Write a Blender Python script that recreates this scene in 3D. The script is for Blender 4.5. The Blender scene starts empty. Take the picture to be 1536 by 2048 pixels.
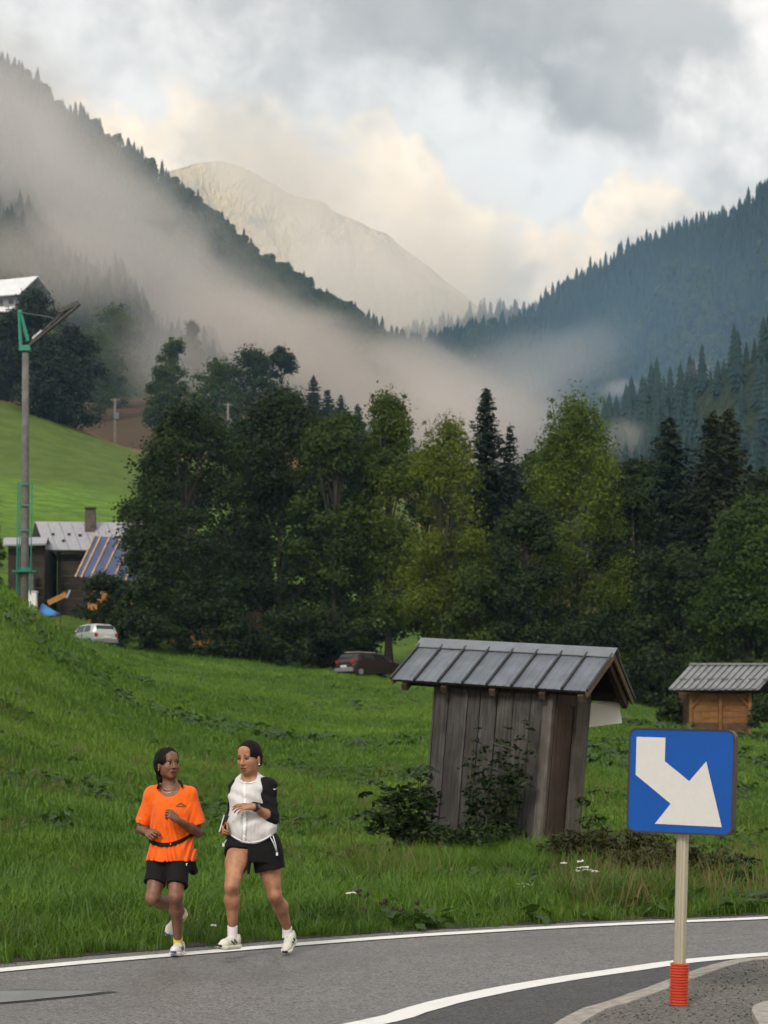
import bpy, bmesh, math, random
import numpy as np
from mathutils import Vector, Matrix, Euler, Quaternion

R = math.radians
rng = np.random.default_rng(7)
random.seed(7)
scene = bpy.context.scene
COL = scene.collection

# ------------------------------------------------------------------ camera
CAM_H = 1.60            # lens height over the road
FPX = 4000.0            # focal length in photo pixels (photo is 1536 x 2048)
HOR = 1496.0            # row of the level horizon
cam_d = bpy.data.cameras.new('camera')
cam = bpy.data.objects.new('camera', cam_d)
COL.objects.link(cam)
cam.location = (0, 0, CAM_H)
cam.rotation_euler = (R(90), 0, 0)
cam_d.sensor_fit = 'VERTICAL'
cam_d.sensor_height = 36.0
cam_d.lens = 36.0 * FPX / 2048.0
cam_d.shift_y = (HOR - 1024.0) / 2048.0
cam_d.clip_start = 0.2
cam_d.clip_end = 20000
cam_d.dof.use_dof = True
cam_d.dof.focus_distance = 15.0
cam_d.dof.aperture_fstop = 5.0
scene.camera = cam

def P(px, py, Y):
    """world point seen at photo pixel (px, py) when it stands Y metres away"""
    return Vector(((px - 768.0) / FPX * Y, Y, CAM_H + (HOR - py) / FPX * Y))

# ------------------------------------------------------------------ render settings
scene.render.engine = 'CYCLES'
cy = scene.cycles
cy.use_denoising = True
cy.max_bounces = 6
cy.diffuse_bounces = 3
cy.glossy_bounces = 2
cy.transmission_bounces = 4
cy.transparent_max_bounces = 8
cy.volume_bounces = 3
cy.sample_clamp_indirect = 4.0
cy.use_adaptive_sampling = True
cy.adaptive_threshold = 0.035
cy.volume_step_rate = 1.0
cy.volume_max_steps = 128
cy.caustics_reflective = False
cy.caustics_refractive = False
vs = scene.view_settings
vs.view_transform = 'Standard'
vs.look = 'None'
vs.gamma = 1.0
vs.use_curve_mapping = False
vs.exposure = 0.88

# ------------------------------------------------------------------ node helpers
class NT:
    def __init__(self, tree):
        self.t = tree
        self.n = tree.nodes
        self.l = tree.links
        self.n.clear()
    def new(self, typ, **kw):
        nd = self.n.new(typ)
        for k, v in kw.items():
            setattr(nd, k, v)
        return nd
    def put(self, sock, v):
        if v is None:
            return
        if isinstance(v, bpy.types.NodeSocket):
            self.l.new(v, sock)
        else:
            sock.default_value = v
    def math(self, op, a, b=None, c=None, clamp=False):
        nd = self.new('ShaderNodeMath', operation=op, use_clamp=clamp)
        for i, v in enumerate((a, b, c)):
            if v is not None:
                self.put(nd.inputs[i], v)
        return nd.outputs[0]
    def vmath(self, op, a, b=None):
        nd = self.new('ShaderNodeVectorMath', operation=op)
        self.put(nd.inputs[0], a)
        if b is not None:
            self.put(nd.inputs[1], b)
        return nd.outputs[0]
    def scale(self, v, s):
        nd = self.new('ShaderNodeVectorMath', operation='SCALE')
        self.put(nd.inputs[0], v); self.put(nd.inputs['Scale'], s)
        return nd.outputs[0]
    def sstep(self, v, a, b, lo=0.0, hi=1.0):
        nd = self.new('ShaderNodeMapRange', interpolation_type='SMOOTHSTEP')
        self.put(nd.inputs[0], v)
        nd.inputs[1].default_value = a; nd.inputs[2].default_value = b
        nd.inputs[3].default_value = lo; nd.inputs[4].default_value = hi
        return nd.outputs[0]
    def lin(self, v, a, b, lo=0.0, hi=1.0):
        nd = self.new('ShaderNodeMapRange')
        self.put(nd.inputs[0], v)
        nd.inputs[1].default_value = a; nd.inputs[2].default_value = b
        nd.inputs[3].default_value = lo; nd.inputs[4].default_value = hi
        return nd.outputs[0]
    def noise(self, vec, scale, detail=4, rough=0.55, dist=0.0, typ='FBM'):
        nd = self.new('ShaderNodeTexNoise')
        nd.noise_type = typ
        if vec is not None:
            self.l.new(vec, nd.inputs['Vector'])
        self.put(nd.inputs['Scale'], scale)
        nd.inputs['Detail'].default_value = detail
        nd.inputs['Roughness'].default_value = rough
        nd.inputs['Distortion'].default_value = dist
        return nd.outputs[0]
    def mix(self, f, a, b, mode='MIX'):
        nd = self.new('ShaderNodeMix', data_type='RGBA', blend_type=mode)
        self.put(nd.inputs[0], f)
        self.put(nd.inputs[6], a if not isinstance(a, tuple) else (*a[:3], 1))
        self.put(nd.inputs[7], b if not isinstance(b, tuple) else (*b[:3], 1))
        return nd.outputs[2]
    def curve(self, v, pts):
        nd = self.new('ShaderNodeFloatCurve')
        self.put(nd.inputs['Value'], v)
        c = nd.mapping.curves[0]
        while len(c.points) < len(pts):
            c.points.new(0.5, 0.5)
        for p, (x, y) in zip(c.points, pts):
            p.location = (x, y)
            p.handle_type = 'AUTO'
        nd.mapping.update()
        return nd.outputs[0]

# ------------------------------------------------------------------ world: morning sky with cloud
SUN_AZ, SUN_EL = 200.0, 38.0      # degrees clockwise from +Y (behind the camera, left)
world = bpy.data.worlds.new('World')
scene.world = world
world.use_nodes = True
try:
    world.cycles.sampling_method = 'MANUAL'
    world.cycles.sample_map_resolution = 512
except Exception:
    pass
w = NT(world.node_tree)
tc = w.new('ShaderNodeTexCoord')
D = tc.outputs['Generated']
sp = w.new('ShaderNodeSeparateXYZ'); w.l.new(D, sp.inputs[0])
dx, dy, dz = sp.outputs
az = w.math('ARCTAN2', dx, dy)                              # 0 along the view, + to the right
hyp = w.math('SQRT', w.math('ADD', w.math('MULTIPLY', dx, dx), w.math('MULTIPLY', dy, dy)))
tel = w.math('DIVIDE', dz, w.math('MAXIMUM', hyp, 0.15))    # tangent of elevation
sky = w.new('ShaderNodeTexSky')
sky.sky_type = 'NISHITA'
sky.sun_disc = False
sky.sun_elevation = R(SUN_EL)
sky.sun_rotation = R(SUN_AZ)
sky.altitude = 900
sky.dust_density = 2.0
# thin bright veil over the blue
n_big = w.noise(D, 5.0, 2, 0.55)
n_mid = w.noise(D, 13.0, 4, 0.58)
n_fine = w.noise(D, 40.0, 4, 0.6)
veil = w.mix(w.sstep(n_mid, 0.3, 0.7), (6.2, 5.95, 5.5), (7.2, 6.75, 6.1))
veil_f = w.math('ADD', 0.90, w.math('MULTIPLY', w.sstep(n_big, 0.35, 0.65), 0.09))
# a little warmer and whiter to the right of the valley, where the light breaks through
veil = w.mix(w.sstep(az, 0.03, 0.22), veil, (7.5, 6.9, 6.2))
base = w.mix(veil_f, w.mix(1.0, sky.outputs[0], (0.8, 0.8, 0.8), 'MULTIPLY'), veil)
# cream cumulus bank low over the mountains: top edge tan(elevation) as a function of azimuth
u = w.lin(az, -0.5, 0.5)
def uu(px): return ((px - 768.0) / FPX) + 0.5
def vv(py): return (HOR - py) / FPX
bank_pts = [(0.0, .36), (uu(-300), vv(300)), (uu(60), vv(215)), (uu(180), vv(160)), (uu(420), vv(165)), (uu(640), vv(215)), (uu(760), vv(205)),
            (uu(850), vv(245)), (uu(930), vv(345)), (uu(1060), vv(385)), (uu(1160), vv(370)), (uu(1260), vv(285)), (uu(1330), vv(320)), (uu(1440), vv(375)),
            (uu(1700), vv(330)), (1.0, .34)]
edge = w.curve(u, bank_pts)
puff = w.math('MULTIPLY', w.math('ABSOLUTE', w.math('SUBTRACT', w.noise(D, 30.0, 2, 0.5), 0.5)), -0.12)
ragged = w.math('ADD', puff, w.math('MULTIPLY', w.math('SUBTRACT', n_mid, 0.5), 0.075))
ragged = w.math('ADD', ragged, w.math('MULTIPLY', w.math('SUBTRACT', n_fine, 0.5), 0.050))
depth = w.math('ADD', w.math('SUBTRACT', edge, tel), ragged)      # >0 inside the bank
cum = w.sstep(depth, -0.004, 0.020)
cum_n = w.math('ADD', w.math('MULTIPLY', n_fine, 0.55), w.math('MULTIPLY', n_mid, 0.45))
warm = w.mix(w.sstep(cum_n, 0.42, 0.60), (8.0, 6.4, 4.5), (11.4, 9.3, 6.6))
# fades towards a duller beige deep in the bank
warm = w.mix(w.sstep(depth, 0.06, 0.17), warm, w.mix(w.sstep(n_mid, 0.4, 0.6), (7.4, 6.0, 4.4), (9.8, 8.1, 6.0)))
base = w.mix(w.math('MULTIPLY', cum, w.math('ADD', 0.86, w.math('MULTIPLY', w.sstep(n_mid, 0.30, 0.60), 0.14))), base, warm)
# grey cloud: ragged decks high up, one of them over the right of the valley
def blob(px, py, rx, ry, slope=0.0):
    a = w.math('SUBTRACT', az, (px - 768.0) / FPX)
    e = w.math('SUBTRACT', w.math('ADD', tel, w.math('MULTIPLY', a, slope)), vv(py))
    a = w.math('DIVIDE', a, rx / FPX); e = w.math('DIVIDE', e, ry / FPX)
    return w.math('SUBTRACT', 1.0, w.math('SQRT', w.math('ADD', w.math('MULTIPLY', a, a), w.math('MULTIPLY', e, e))))
g1 = blob(960, 0, 600, 245, 0.20)
g2 = blob(1150, 190, 230, 110, 0.45)
gk = w.math('MAXIMUM', g1, g2)
deck = w.math('MULTIPLY', w.sstep(tel, 0.36, 0.70), w.math('SUBTRACT', w.math('MULTIPLY', n_big, 2.4), 1.05))
gk = w.math('MAXIMUM', gk, w.math('MULTIPLY', deck, 1.0))
gk = w.math('ADD', gk, w.math('ADD', w.math('MULTIPLY', w.math('SUBTRACT', n_mid, 0.5), 2.4), w.math('MULTIPLY', w.math('SUBTRACT', n_fine, 0.5), 0.9)))
grey = w.mix(w.sstep(n_mid, 0.35, 0.65), (2.5, 2.4, 2.3), (3.7, 3.55, 3.35))
base = w.mix(w.math('MULTIPLY', w.sstep(gk, -0.30, 0.55), 0.95), base, grey)
# below the horizon: dull ground light
base = w.mix(w.sstep(tel, -0.10, 0.0), (1.2, 1.4, 1.0), base)
bg = w.new('ShaderNodeBackground')
w.l.new(base, bg.inputs[0])
bg.inputs[1].default_value = 0.10
wo = w.new('ShaderNodeOutputWorld')
w.l.new(bg.outputs[0], wo.inputs[0])

# ------------------------------------------------------------------ sun, softened by cloud
sd = bpy.data.lights.new('sun', 'SUN')
sd.energy = 1.5
sd.angle = R(16)
sd.color = (1.0, 0.93, 0.84)
sun = bpy.data.objects.new('sun', sd)
COL.objects.link(sun)
sdir = Vector((math.sin(R(SUN_AZ)) * math.cos(R(SUN_EL)), math.cos(R(SUN_AZ)) * math.cos(R(SUN_EL)), math.sin(R(SUN_EL))))
sun.rotation_euler = (-sdir).to_track_quat('-Z', 'Y').to_euler()
sun.location = (0, 0, 30)

# ------------------------------------------------------------------ mesh helpers
class MB:
    """collects shapes; build() links them as one mesh object"""
    def __init__(self):
        self.v = []; self.f = []; self.mi = []
        self.m = 0
    def add(self, verts, faces):
        o = len(self.v)
        self.v.extend([tuple(p) for p in verts])
        self.f.extend([tuple(i + o for i in f) for f in faces])
        self.mi.extend([self.m] * len(faces))
        return self
    def box(self, c, s, rot=None, taper=1.0):
        hx, hy, hz = s[0] / 2, s[1] / 2, s[2] / 2
        vs = []
        for z in (-1, 1):
            t = taper if z > 0 else 1.0
            for x, y in ((-1, -1), (1, -1), (1, 1), (-1, 1)):
                p = Vector((x * hx * t, y * hy * t, z * hz))
                if rot is not None:
                    p = rot @ p
                vs.append(p + Vector(c))
        return self.add(vs, [(3, 2, 1, 0), (4, 5, 6, 7), (0, 1, 5, 4), (1, 2, 6, 5), (2, 3, 7, 6), (3, 0, 4, 7)])
    def beam(self, a, b, wd, ht, up=(0, 0, 1)):
        a = Vector(a); b = Vector(b)
        d = (b - a); L = d.length; d.normalize()
        up = Vector(up)
        s = d.cross(up)
        if s.length < 1e-4:
            s = d.cross(Vector((1, 0, 0)))
        s.normalize(); t = s.cross(d)
        m = Matrix((s, d, t)).transposed()
        return self.box((a + b) / 2, (wd, L, ht), m)
    def tube(self, pts, radii, n=10, cap=True):
        pts = [Vector(p) for p in pts]
        if not hasattr(radii, '__len__'):
            radii = [radii] * len(pts)
        rings = []
        prev = None
        for i, p in enumerate(pts):
            d = (pts[min(i + 1, len(pts) - 1)] - pts[max(i - 1, 0)])
            if d.length < 1e-9:
                d = Vector((0, 0, 1))
            d.normalize()
            if prev is None:
                a = d.cross(Vector((0, 0, 1)))
                if a.length < 1e-3:
                    a = d.cross(Vector((0, 1, 0)))
            else:
                a = prev - d * prev.dot(d)
            a.normalize(); prev = a
            b = d.cross(a)
            rings.append([p + (a * math.cos(2 * math.pi * k / n) + b * math.sin(2 * math.pi * k / n)) * radii[i] for k in range(n)])
        vs = [q for r_ in rings for q in r_]
        fs = []
        for i in range(len(rings) - 1):
            for k in range(n):
                k2 = (k + 1) % n
                fs.append((i * n + k, i * n + k2, (i + 1) * n + k2, (i + 1) * n + k))
        if cap:
            fs.append(tuple(range(n - 1, -1, -1)))
            o = (len(rings) - 1) * n
            fs.append(tuple(range(o, o + n)))
        return self.add(vs, fs)
    def ell(self, c, r, rot=None, nu=12, nv=8):
        vs = []; fs = []
        for j in range(nv + 1):
            th = math.pi * j / nv
            for i in range(nu):
                ph = 2 * math.pi * i / nu
                p = Vector((r[0] * math.sin(th) * math.cos(ph), r[1] * math.sin(th) * math.sin(ph), r[2] * math.cos(th)))
                if rot is not None:
                    p = rot @ p
                vs.append(p + Vector(c))
        for j in range(nv):
            for i in range(nu):
                i2 = (i + 1) % nu
                fs.append((j * nu + i, (j + 1) * nu + i, (j + 1) * nu + i2, j * nu + i2))
        return self.add(vs, fs)
    def prism(self, poly, axis_off):
        """poly: list of 3-D points (planar), extruded by axis_off"""
        n = len(poly); off = Vector(axis_off)
        vs = [Vector(p) for p in poly] + [Vector(p) + off for p in poly]
        fs = [tuple(range(n - 1, -1, -1)), tuple(range(n, 2 * n))]
        for i in range(n):
            j = (i + 1) % n
            fs.append((i, j, n + j, n + i))
        return self.add(vs, fs)
    def build(self, name, mats, parent=None, smooth=False, bevel=0.0, loc=None):
        me = bpy.data.meshes.new(name)
        me.from_pydata([tuple(p) for p in self.v], [], self.f)
        ms = mats if isinstance(mats, (list, tuple)) else [mats]
        for m in ms:
            me.materials.append(m)
        if len(ms) > 1:
            me.polygons.foreach_set('material_index', self.mi)
        me.validate()
        bm = bmesh.new(); bm.from_mesh(me)
        bmesh.ops.recalc_face_normals(bm, faces=bm.faces)
        bm.to_mesh(me); bm.free()
        if smooth:
            me.shade_smooth()
        me.update()
        return link(name, me, parent, bevel, loc)

def link(name, me, parent=None, bevel=0.0, loc=None):
    o = bpy.data.objects.new(name, me)
    COL.objects.link(o)
    if parent is not None:
        o.parent = parent
    if loc is not None:
        o.location = loc
    if bevel > 0:
        md = o.modifiers.new('bevel', 'BEVEL')
        md.width = bevel; md.segments = 2; md.limit_method = 'ANGLE'; md.angle_limit = R(40)
    return o

def np_mesh(name, v, f, mat, smooth=False):
    """fast mesh from numpy arrays; f is (n,3) or (n,4)"""
    me = bpy.data.meshes.new(name)
    v = np.asarray(v, np.float32); f = np.asarray(f, np.int32)
    k = f.shape[1]
    me.vertices.add(len(v)); me.vertices.foreach_set('co', v.ravel())
    me.loops.add(f.size); me.loops.foreach_set('vertex_index', f.ravel())
    me.polygons.add(len(f))
    me.polygons.foreach_set('loop_start', np.arange(0, f.size, k, dtype=np.int32))
    me.update(calc_edges=True)
    for m in (mat if isinstance(mat, (list, tuple)) else [mat]):
        me.materials.append(m)
    if smooth:
        me.shade_smooth()
    return me

def tag(o, label=None, cat=None, group=None, kind=None):
    if label: o['label'] = label
    if cat: o['category'] = cat
    if group: o['group'] = group
    if kind: o['kind'] = kind
    return o

def thing(name, loc, label, cat, rot=(0, 0, 0), group=None):
    o = bpy.data.objects.new(name, None)
    COL.objects.link(o)
    o.location = loc; o.rotation_euler = rot
    o.empty_display_size = 0.2
    return tag(o, label, cat, group)

def copy_tree(o, parent=None):
    c = o.copy(); COL.objects.link(c)
    c.parent = parent
    for ch in list(o.children):
        copy_tree(ch, c)
    return c

# value noise (numpy)
def _hash3(ix, iy, iz, seed):
    h = (ix.astype(np.int64) * 374761393 + iy.astype(np.int64) * 668265263 + iz.astype(np.int64) * 2147483647 + seed * 974711) & 0xffffffff
    h = ((h ^ (h >> 13)) * 1274126177) & 0xffffffff
    h = h ^ (h >> 16)
    return (h & 0xffff).astype(np.float32) / 65535.0
def vnoise(x, y, z=None, seed=0):
    x = np.asarray(x, np.float32); y = np.asarray(y, np.float32)
    z = np.zeros_like(x) if z is None else np.asarray(z, np.float32)
    x, y, z = np.broadcast_arrays(x, y, z)
    ix = np.floor(x).astype(np.int64); iy = np.floor(y).astype(np.int64); iz = np.floor(z).astype(np.int64)
    fx = x - ix; fy = y - iy; fz = z - iz
    fx = fx * fx * (3 - 2 * fx); fy = fy * fy * (3 - 2 * fy); fz = fz * fz * (3 - 2 * fz)
    r_ = 0
    for a in (0, 1):
        wx = fx if a else 1 - fx
        for b in (0, 1):
            wy = fy if b else 1 - fy
            for c in (0, 1):
                wz = fz if c else 1 - fz
                r_ = r_ + wx * wy * wz * _hash3(ix + a, iy + b, iz + c, seed)
    return r_
def fbm(x, y, z=None, octv=4, seed=0):
    s = 0; a = 0.5; t = 0
    for i in range(octv):
        k = 2.0 ** i
        s = s + a * vnoise(np.asarray(x) * k, np.asarray(y) * k, None if z is None else np.asarray(z) * k, seed + i * 17)
        t += a; a *= 0.5
    return s / t
# ------------------------------------------------------------------ materials
MATS = {}
def mat(name, col, rough=0.7, var=0.15, vscale=8.0, bump=0.0, bscale=40.0, metal=0.0, spec=0.4, coords='Object', col2=None, stretch=None, sheen=0.0,
        sub=0.0, trans=0.0, coat=0.0, rvar=0.0):
    if name in MATS:
        return MATS[name]
    m = bpy.data.materials.new(name)
    m.use_nodes = True
    t = NT(m.node_tree)
    out = t.new('ShaderNodeOutputMaterial')
    b = t.new('ShaderNodeBsdfPrincipled')
    tcd = t.new('ShaderNodeTexCoord')
    vec = tcd.outputs[coords]
    if stretch:
        vec = t.vmath('MULTIPLY', vec, stretch)
    n = t.noise(vec, vscale, 5, 0.6, 0.2)
    dark = tuple(c * (1 - var) for c in col); lite = tuple(min(1, c * (1 + var)) for c in col)
    if col2 is not None:
        lite = col2; dark = col
    c = t.mix(t.sstep(n, 0.32, 0.68), dark, lite)
    t.l.new(c, b.inputs['Base Color'])
    b.inputs['Roughness'].default_value = rough
    if rvar:
        t.l.new(t.lin(n, 0.3, 0.7, rough - rvar, rough + rvar), b.inputs['Roughness'])
    b.inputs['Metallic'].default_value = metal
    b.inputs['Specular IOR Level'].default_value = spec
    if sheen:
        b.inputs['Sheen Weight'].default_value = sheen
    if coat:
        b.inputs['Coat Weight'].default_value = coat
    if sub:
        b.inputs['Subsurface Weight'].default_value = sub
        b.inputs['Subsurface Radius'].default_value = (0.012, 0.005, 0.003)
        b.inputs['Subsurface Scale'].default_value = 1.0
    if bump:
        bn = t.new('ShaderNodeBump')
        bn.inputs['Strength'].default_value = 1.0
        bn.inputs['Distance'].default_value = bump
        t.l.new(t.noise(vec, bscale, 4, 0.6), bn.inputs['Height'])
        t.l.new(bn.outputs[0], b.inputs['Normal'])
    surf = b.outputs[0]
    if trans:
        tr = t.new('ShaderNodeBsdfTranslucent')
        t.l.new(t.mix(1.0, c, (1.25, 1.35, 0.7), 'MULTIPLY'), tr.inputs[0])
        ms = t.new('ShaderNodeMixShader'); ms.inputs[0].default_value = trans
        t.l.new(surf, ms.inputs[1]); t.l.new(tr.outputs[0], ms.inputs[2])
        surf = ms.outputs[0]
    t.l.new(surf, out.inputs[0])
    MATS[name] = m
    return m

def leaf_mat(name, c1, c2, trans=0.3, patch=0.6, attr=True):
    """leaf colour varies leaf by leaf (attribute 'tint') and in soft patches"""
    m = bpy.data.materials.new(name); m.use_nodes = True
    t = NT(m.node_tree)
    out = t.new('ShaderNodeOutputMaterial')
    b = t.new('ShaderNodeBsdfPrincipled')
    geo = t.new('ShaderNodeNewGeometry')
    n = t.noise(geo.outputs['Position'], patch, 3, 0.55)
    f = t.sstep(n, 0.35, 0.65)
    if attr:
        at = t.new('ShaderNodeAttribute'); at.attribute_name = 'tint'
        f = t.math('ADD', t.math('MULTIPLY', f, 0.5), t.math('MULTIPLY', at.outputs['Fac'], 0.5))
    oi = t.new('ShaderNodeObjectInfo')
    f = t.math('ADD', f, t.math('MULTIPLY', t.math('SUBTRACT', oi.outputs['Random'], 0.5), 0.25), clamp=True)
    c = t.mix(f, c1, c2)
    t.l.new(c, b.inputs['Base Color'])
    b.inputs['Roughness'].default_value = 0.65
    b.inputs['Specular IOR Level'].default_value = 0.2
    surf = b.outputs[0]
    if trans:
        tr = t.new('ShaderNodeBsdfTranslucent')
        t.l.new(t.mix(1.0, c, (1.3, 1.4, 0.6), 'MULTIPLY'), tr.inputs[0])
        ms = t.new('ShaderNodeMixShader'); ms.inputs[0].default_value = trans
        t.l.new(surf, ms.inputs[1]); t.l.new(tr.outputs[0], ms.inputs[2])
        surf = ms.outputs[0]
    t.l.new(surf, out.inputs[0])
    MATS[name] = m
    return m
# ------------------------------------------------------------------ road edge and ground shape
def gy(py): return CAM_H * FPX / (py - HOR)          # distance of a flat-ground pixel row
def gp(px, py):
    Y = gy(py); return ((px - 768.0) / FPX * Y, Y)
far_line = [(-22.0, -8.0), (-15.0, 0.0), (-9.0, 7.6), (-5.0, 12.1)] + [gp(*p) for p in [(0, 1942), (160, 1927), (330, 1912.5), (560, 1893), (768, 1877), (930, 1866.5), (1100, 1856.5), (1250, 1849), (1365, 1844), (1536, 1837)]]
far_line += [(8.0, 21.0), (14.0, 23.6), (24, 27), (36, 30)]
near_line = [(-12.0, -8.0), (-7.0, 0.0), (-3.8, 5.2), (-1.4, 9.6)] + [gp(*p) for p in [(748, 2046), (836, 2021), (900, 2004), (1020, 1978), (1150, 1956), (1260, 1940), (1365, 1925), (1450, 1917), (1536, 1910)]]
near_line += [(6.4, 17.4), (12, 19.8), (22, 23), (34, 26)]

def resample(pts, n):
    """smooth (Catmull-Rom) and resample a plan polyline"""
    p = np.array(pts, float)
    out = []
    for i in range(len(p) - 1):
        p0 = p[max(i - 1, 0)]; p1 = p[i]; p2 = p[i + 1]; p3 = p[min(i + 2, len(p) - 1)]
        for s in np.linspace(0, 1, 12, endpoint=False):
            out.append(0.5 * ((2 * p1) + (-p0 + p2) * s + (2 * p0 - 5 * p1 + 4 * p2 - p3) * s * s + (-p0 + 3 * p1 - 3 * p2 + p3) * s ** 3))
    out.append(p[-1]); out = np.array(out)
    d = np.concatenate([[0], np.cumsum(np.linalg.norm(np.diff(out, axis=0), axis=1))])
    s = np.linspace(0, d[-1], n)
    return np.stack([np.interp(s, d, out[:, 0]), np.interp(s, d, out[:, 1])], 1)

def offset(pl, d):
    t = np.gradient(pl, axis=0); t /= np.linalg.norm(t, axis=1)[:, None]
    nrm = np.stack([-t[:, 1], t[:, 0]], 1)            # to the left of travel
    return pl + nrm * d

FAR = resample(far_line, 260)
NEAR = resample(near_line, 260)
ROAD_EDGE = offset(FAR, 0.55)                          # asphalt ends here, grass begins

def edge_dist(x, y):
    """signed plan distance to the grass edge, positive on the meadow side"""
    x = np.asarray(x, float); y = np.asarray(y, float)
    sh = x.shape; q = np.stack([x.ravel(), y.ravel()], 1)
    out = np.empty(len(q))
    A = ROAD_EDGE
    T = np.gradient(A, axis=0); T /= np.linalg.norm(T, axis=1)[:, None]
    for s in range(0, len(q), 20000):
        c = q[s:s + 20000]
        d2 = ((c[:, None, :] - A[None]) ** 2).sum(2)
        k = d2.argmin(1)
        rel = c - A[k]
        sgn = T[k, 0] * rel[:, 1] - T[k, 1] * rel[:, 0]
        out[s:s + 20000] = np.where(np.sqrt(d2[np.arange(len(c)), k]) > 3 * np.abs(sgn), np.sign(sgn) * np.sqrt(d2[np.arange(len(c)), k]), sgn)
    return out.reshape(sh)

# (photo column, metres away) -> photo row at which that piece of ground is seen
CTRL = {
    -700: [(12, 2010), (14, 1940), (18, 1780), (25, 1580), (35, 1380), (50, 1160), (62, 1030), (80, 1020), (110, 1090), (150, 1080), (200, 980), (260, 860), (330, 700), (400, 700), (600, 760), (900, 800)],
    0: [(15.1, 1918), (18, 1835), (25, 1700), (35, 1525), (50, 1325), (60, 1210), (66, 1180), (74, 1195), (100, 1236), (125, 1262), (150, 1215), (200, 1060), (260, 935), (320, 802), (350, 806), (450, 850), (600, 800), (1000, 900)],
    120: [(15.4, 1910), (20, 1800), (27, 1672), (38, 1505), (52, 1362), (66, 1276), (75, 1274), (100, 1276), (125, 1282), (150, 1230), (200, 1070), (260, 950), (325, 838), (355, 850), (450, 872), (600, 800), (1000, 900)],
    240: [(15.7, 1904), (20, 1808), (27, 1692), (38, 1547), (52, 1430), (80, 1336), (110, 1302), (125, 1294), (150, 1245), (200, 1085), (260, 970), (330, 892), (360, 900), (450, 890), (600, 800), (1000, 900)],
    450: [(16.3, 1888), (20, 1810), (27, 1704), (38, 1580), (52, 1478), (80, 1370), (110, 1325), (135, 1312), (160, 1265), (200, 1140), (260, 1010), (330, 915), (500, 840), (700, 790), (1000, 920)],
    700: [(17.1, 1870), (21, 1795), (28, 1702), (38, 1600), (52, 1505), (80, 1403), (110, 1352), (135, 1340), (160, 1298), (200, 1190), (260, 1075), (330, 965), (500, 870), (700, 850), (1000, 980)],
    980: [(17.8, 1854), (21, 1788), (26, 1708), (30, 1650), (38, 1572), (52, 1495), (80, 1420), (112, 1372), (140, 1362), (200, 1270), (330, 1140), (600, 1060), (1000, 1100)],
    1250: [(18.6, 1838), (22, 1768), (27, 1714), (34, 1648), (42, 1580), (55, 1510), (80, 1448), (112, 1412), (140, 1402), (200, 1370), (330, 1270), (600, 1160), (1000, 1150)],
    1536: [(19.3, 1827), (23, 1762), (29, 1702), (38, 1645), (50, 1580), (62, 1528), (84, 1482), (112, 1445), (140, 1440), (200, 1400), (330, 1300), (600, 1200), (1000, 1180)],
    2200: [(21.5, 1790), (28, 1730), (40, 1680), (60, 1600), (84, 1550), (120, 1500), (200, 1430), (330, 1320), (600, 1210), (1000, 1200)],
}
_cx = []; _cv = []
KU, KV = 1 / 420.0, 2.2
for cpx, lst in CTRL.items():
    for (Yc, pyc) in lst:
        _cx.append((cpx * KU, math.log(Yc) * KV)); _cv.append(pyc)
_cx = np.array(_cx); _cv = np.array(_cv, float)
def _tps(r2): return 0.5 * r2 * np.log(r2 + 1e-9)
_n = len(_cx)
_K = _tps(((_cx[:, None] - _cx[None]) ** 2).sum(2)) + np.eye(_n) * 0.004
_Pm = np.hstack([np.ones((_n, 1)), _cx])
_A = np.block([[_K, _Pm], [_Pm.T, np.zeros((3, 3))]])
_W = np.linalg.solve(_A, np.concatenate([_cv, np.zeros(3)]))

def ground_row(px, Y):
    q = np.stack([np.asarray(px, float).ravel() * KU, np.log(np.asarray(Y, float).ravel()) * KV], 1)
    out = np.empty(len(q))
    for s in range(0, len(q), 8000):
        c = q[s:s + 8000]
        out[s:s + 8000] = _tps(((c[:, None] - _cx[None]) ** 2).sum(2)) @ _W[:_n] + _W[_n] + c @ _W[_n + 1:]
    return out

def ground_z(x, y):
    """height of the land at plan position"""
    x = np.asarray(x, float); y = np.asarray(y, float)
    sh = x.shape; x = x.ravel(); y = y.ravel()
    yy = np.maximum(y, 8.0)
    px = np.clip(x / yy * FPX + 768, -900, 2500)
    z = CAM_H + (HOR - ground_row(px, yy)) / FPX * yy
    z = z + (fbm(x * 0.35, y * 0.35, octv=3, seed=3) - 0.5) * 0.22 * np.clip((yy - 12) / 10, 0, 1) + (fbm(x * 0.06, y * 0.06, octv=2, seed=5) - 0.5) * np.clip((yy - 18) / 40, 0, 1) * 0.9
    s = edge_dist(x, y) if (y < 70).any() else np.full(len(x), 50.0)
    k = np.clip(s / 1.6, 0, 1); k = k * k * (3 - 2 * k)
    z = np.where(s < 0, -0.03, np.maximum(z, 0.0) * k + (1 - k) * (-0.03))
    return z.reshape(sh)
def gz(x, y): return float(ground_z(np.array([x]), np.array([y]))[0])
def on_ground(px, Y):
    x = (px - 768.0) / FPX * Y
    return Vector((x, Y, gz(x, Y)))

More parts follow.
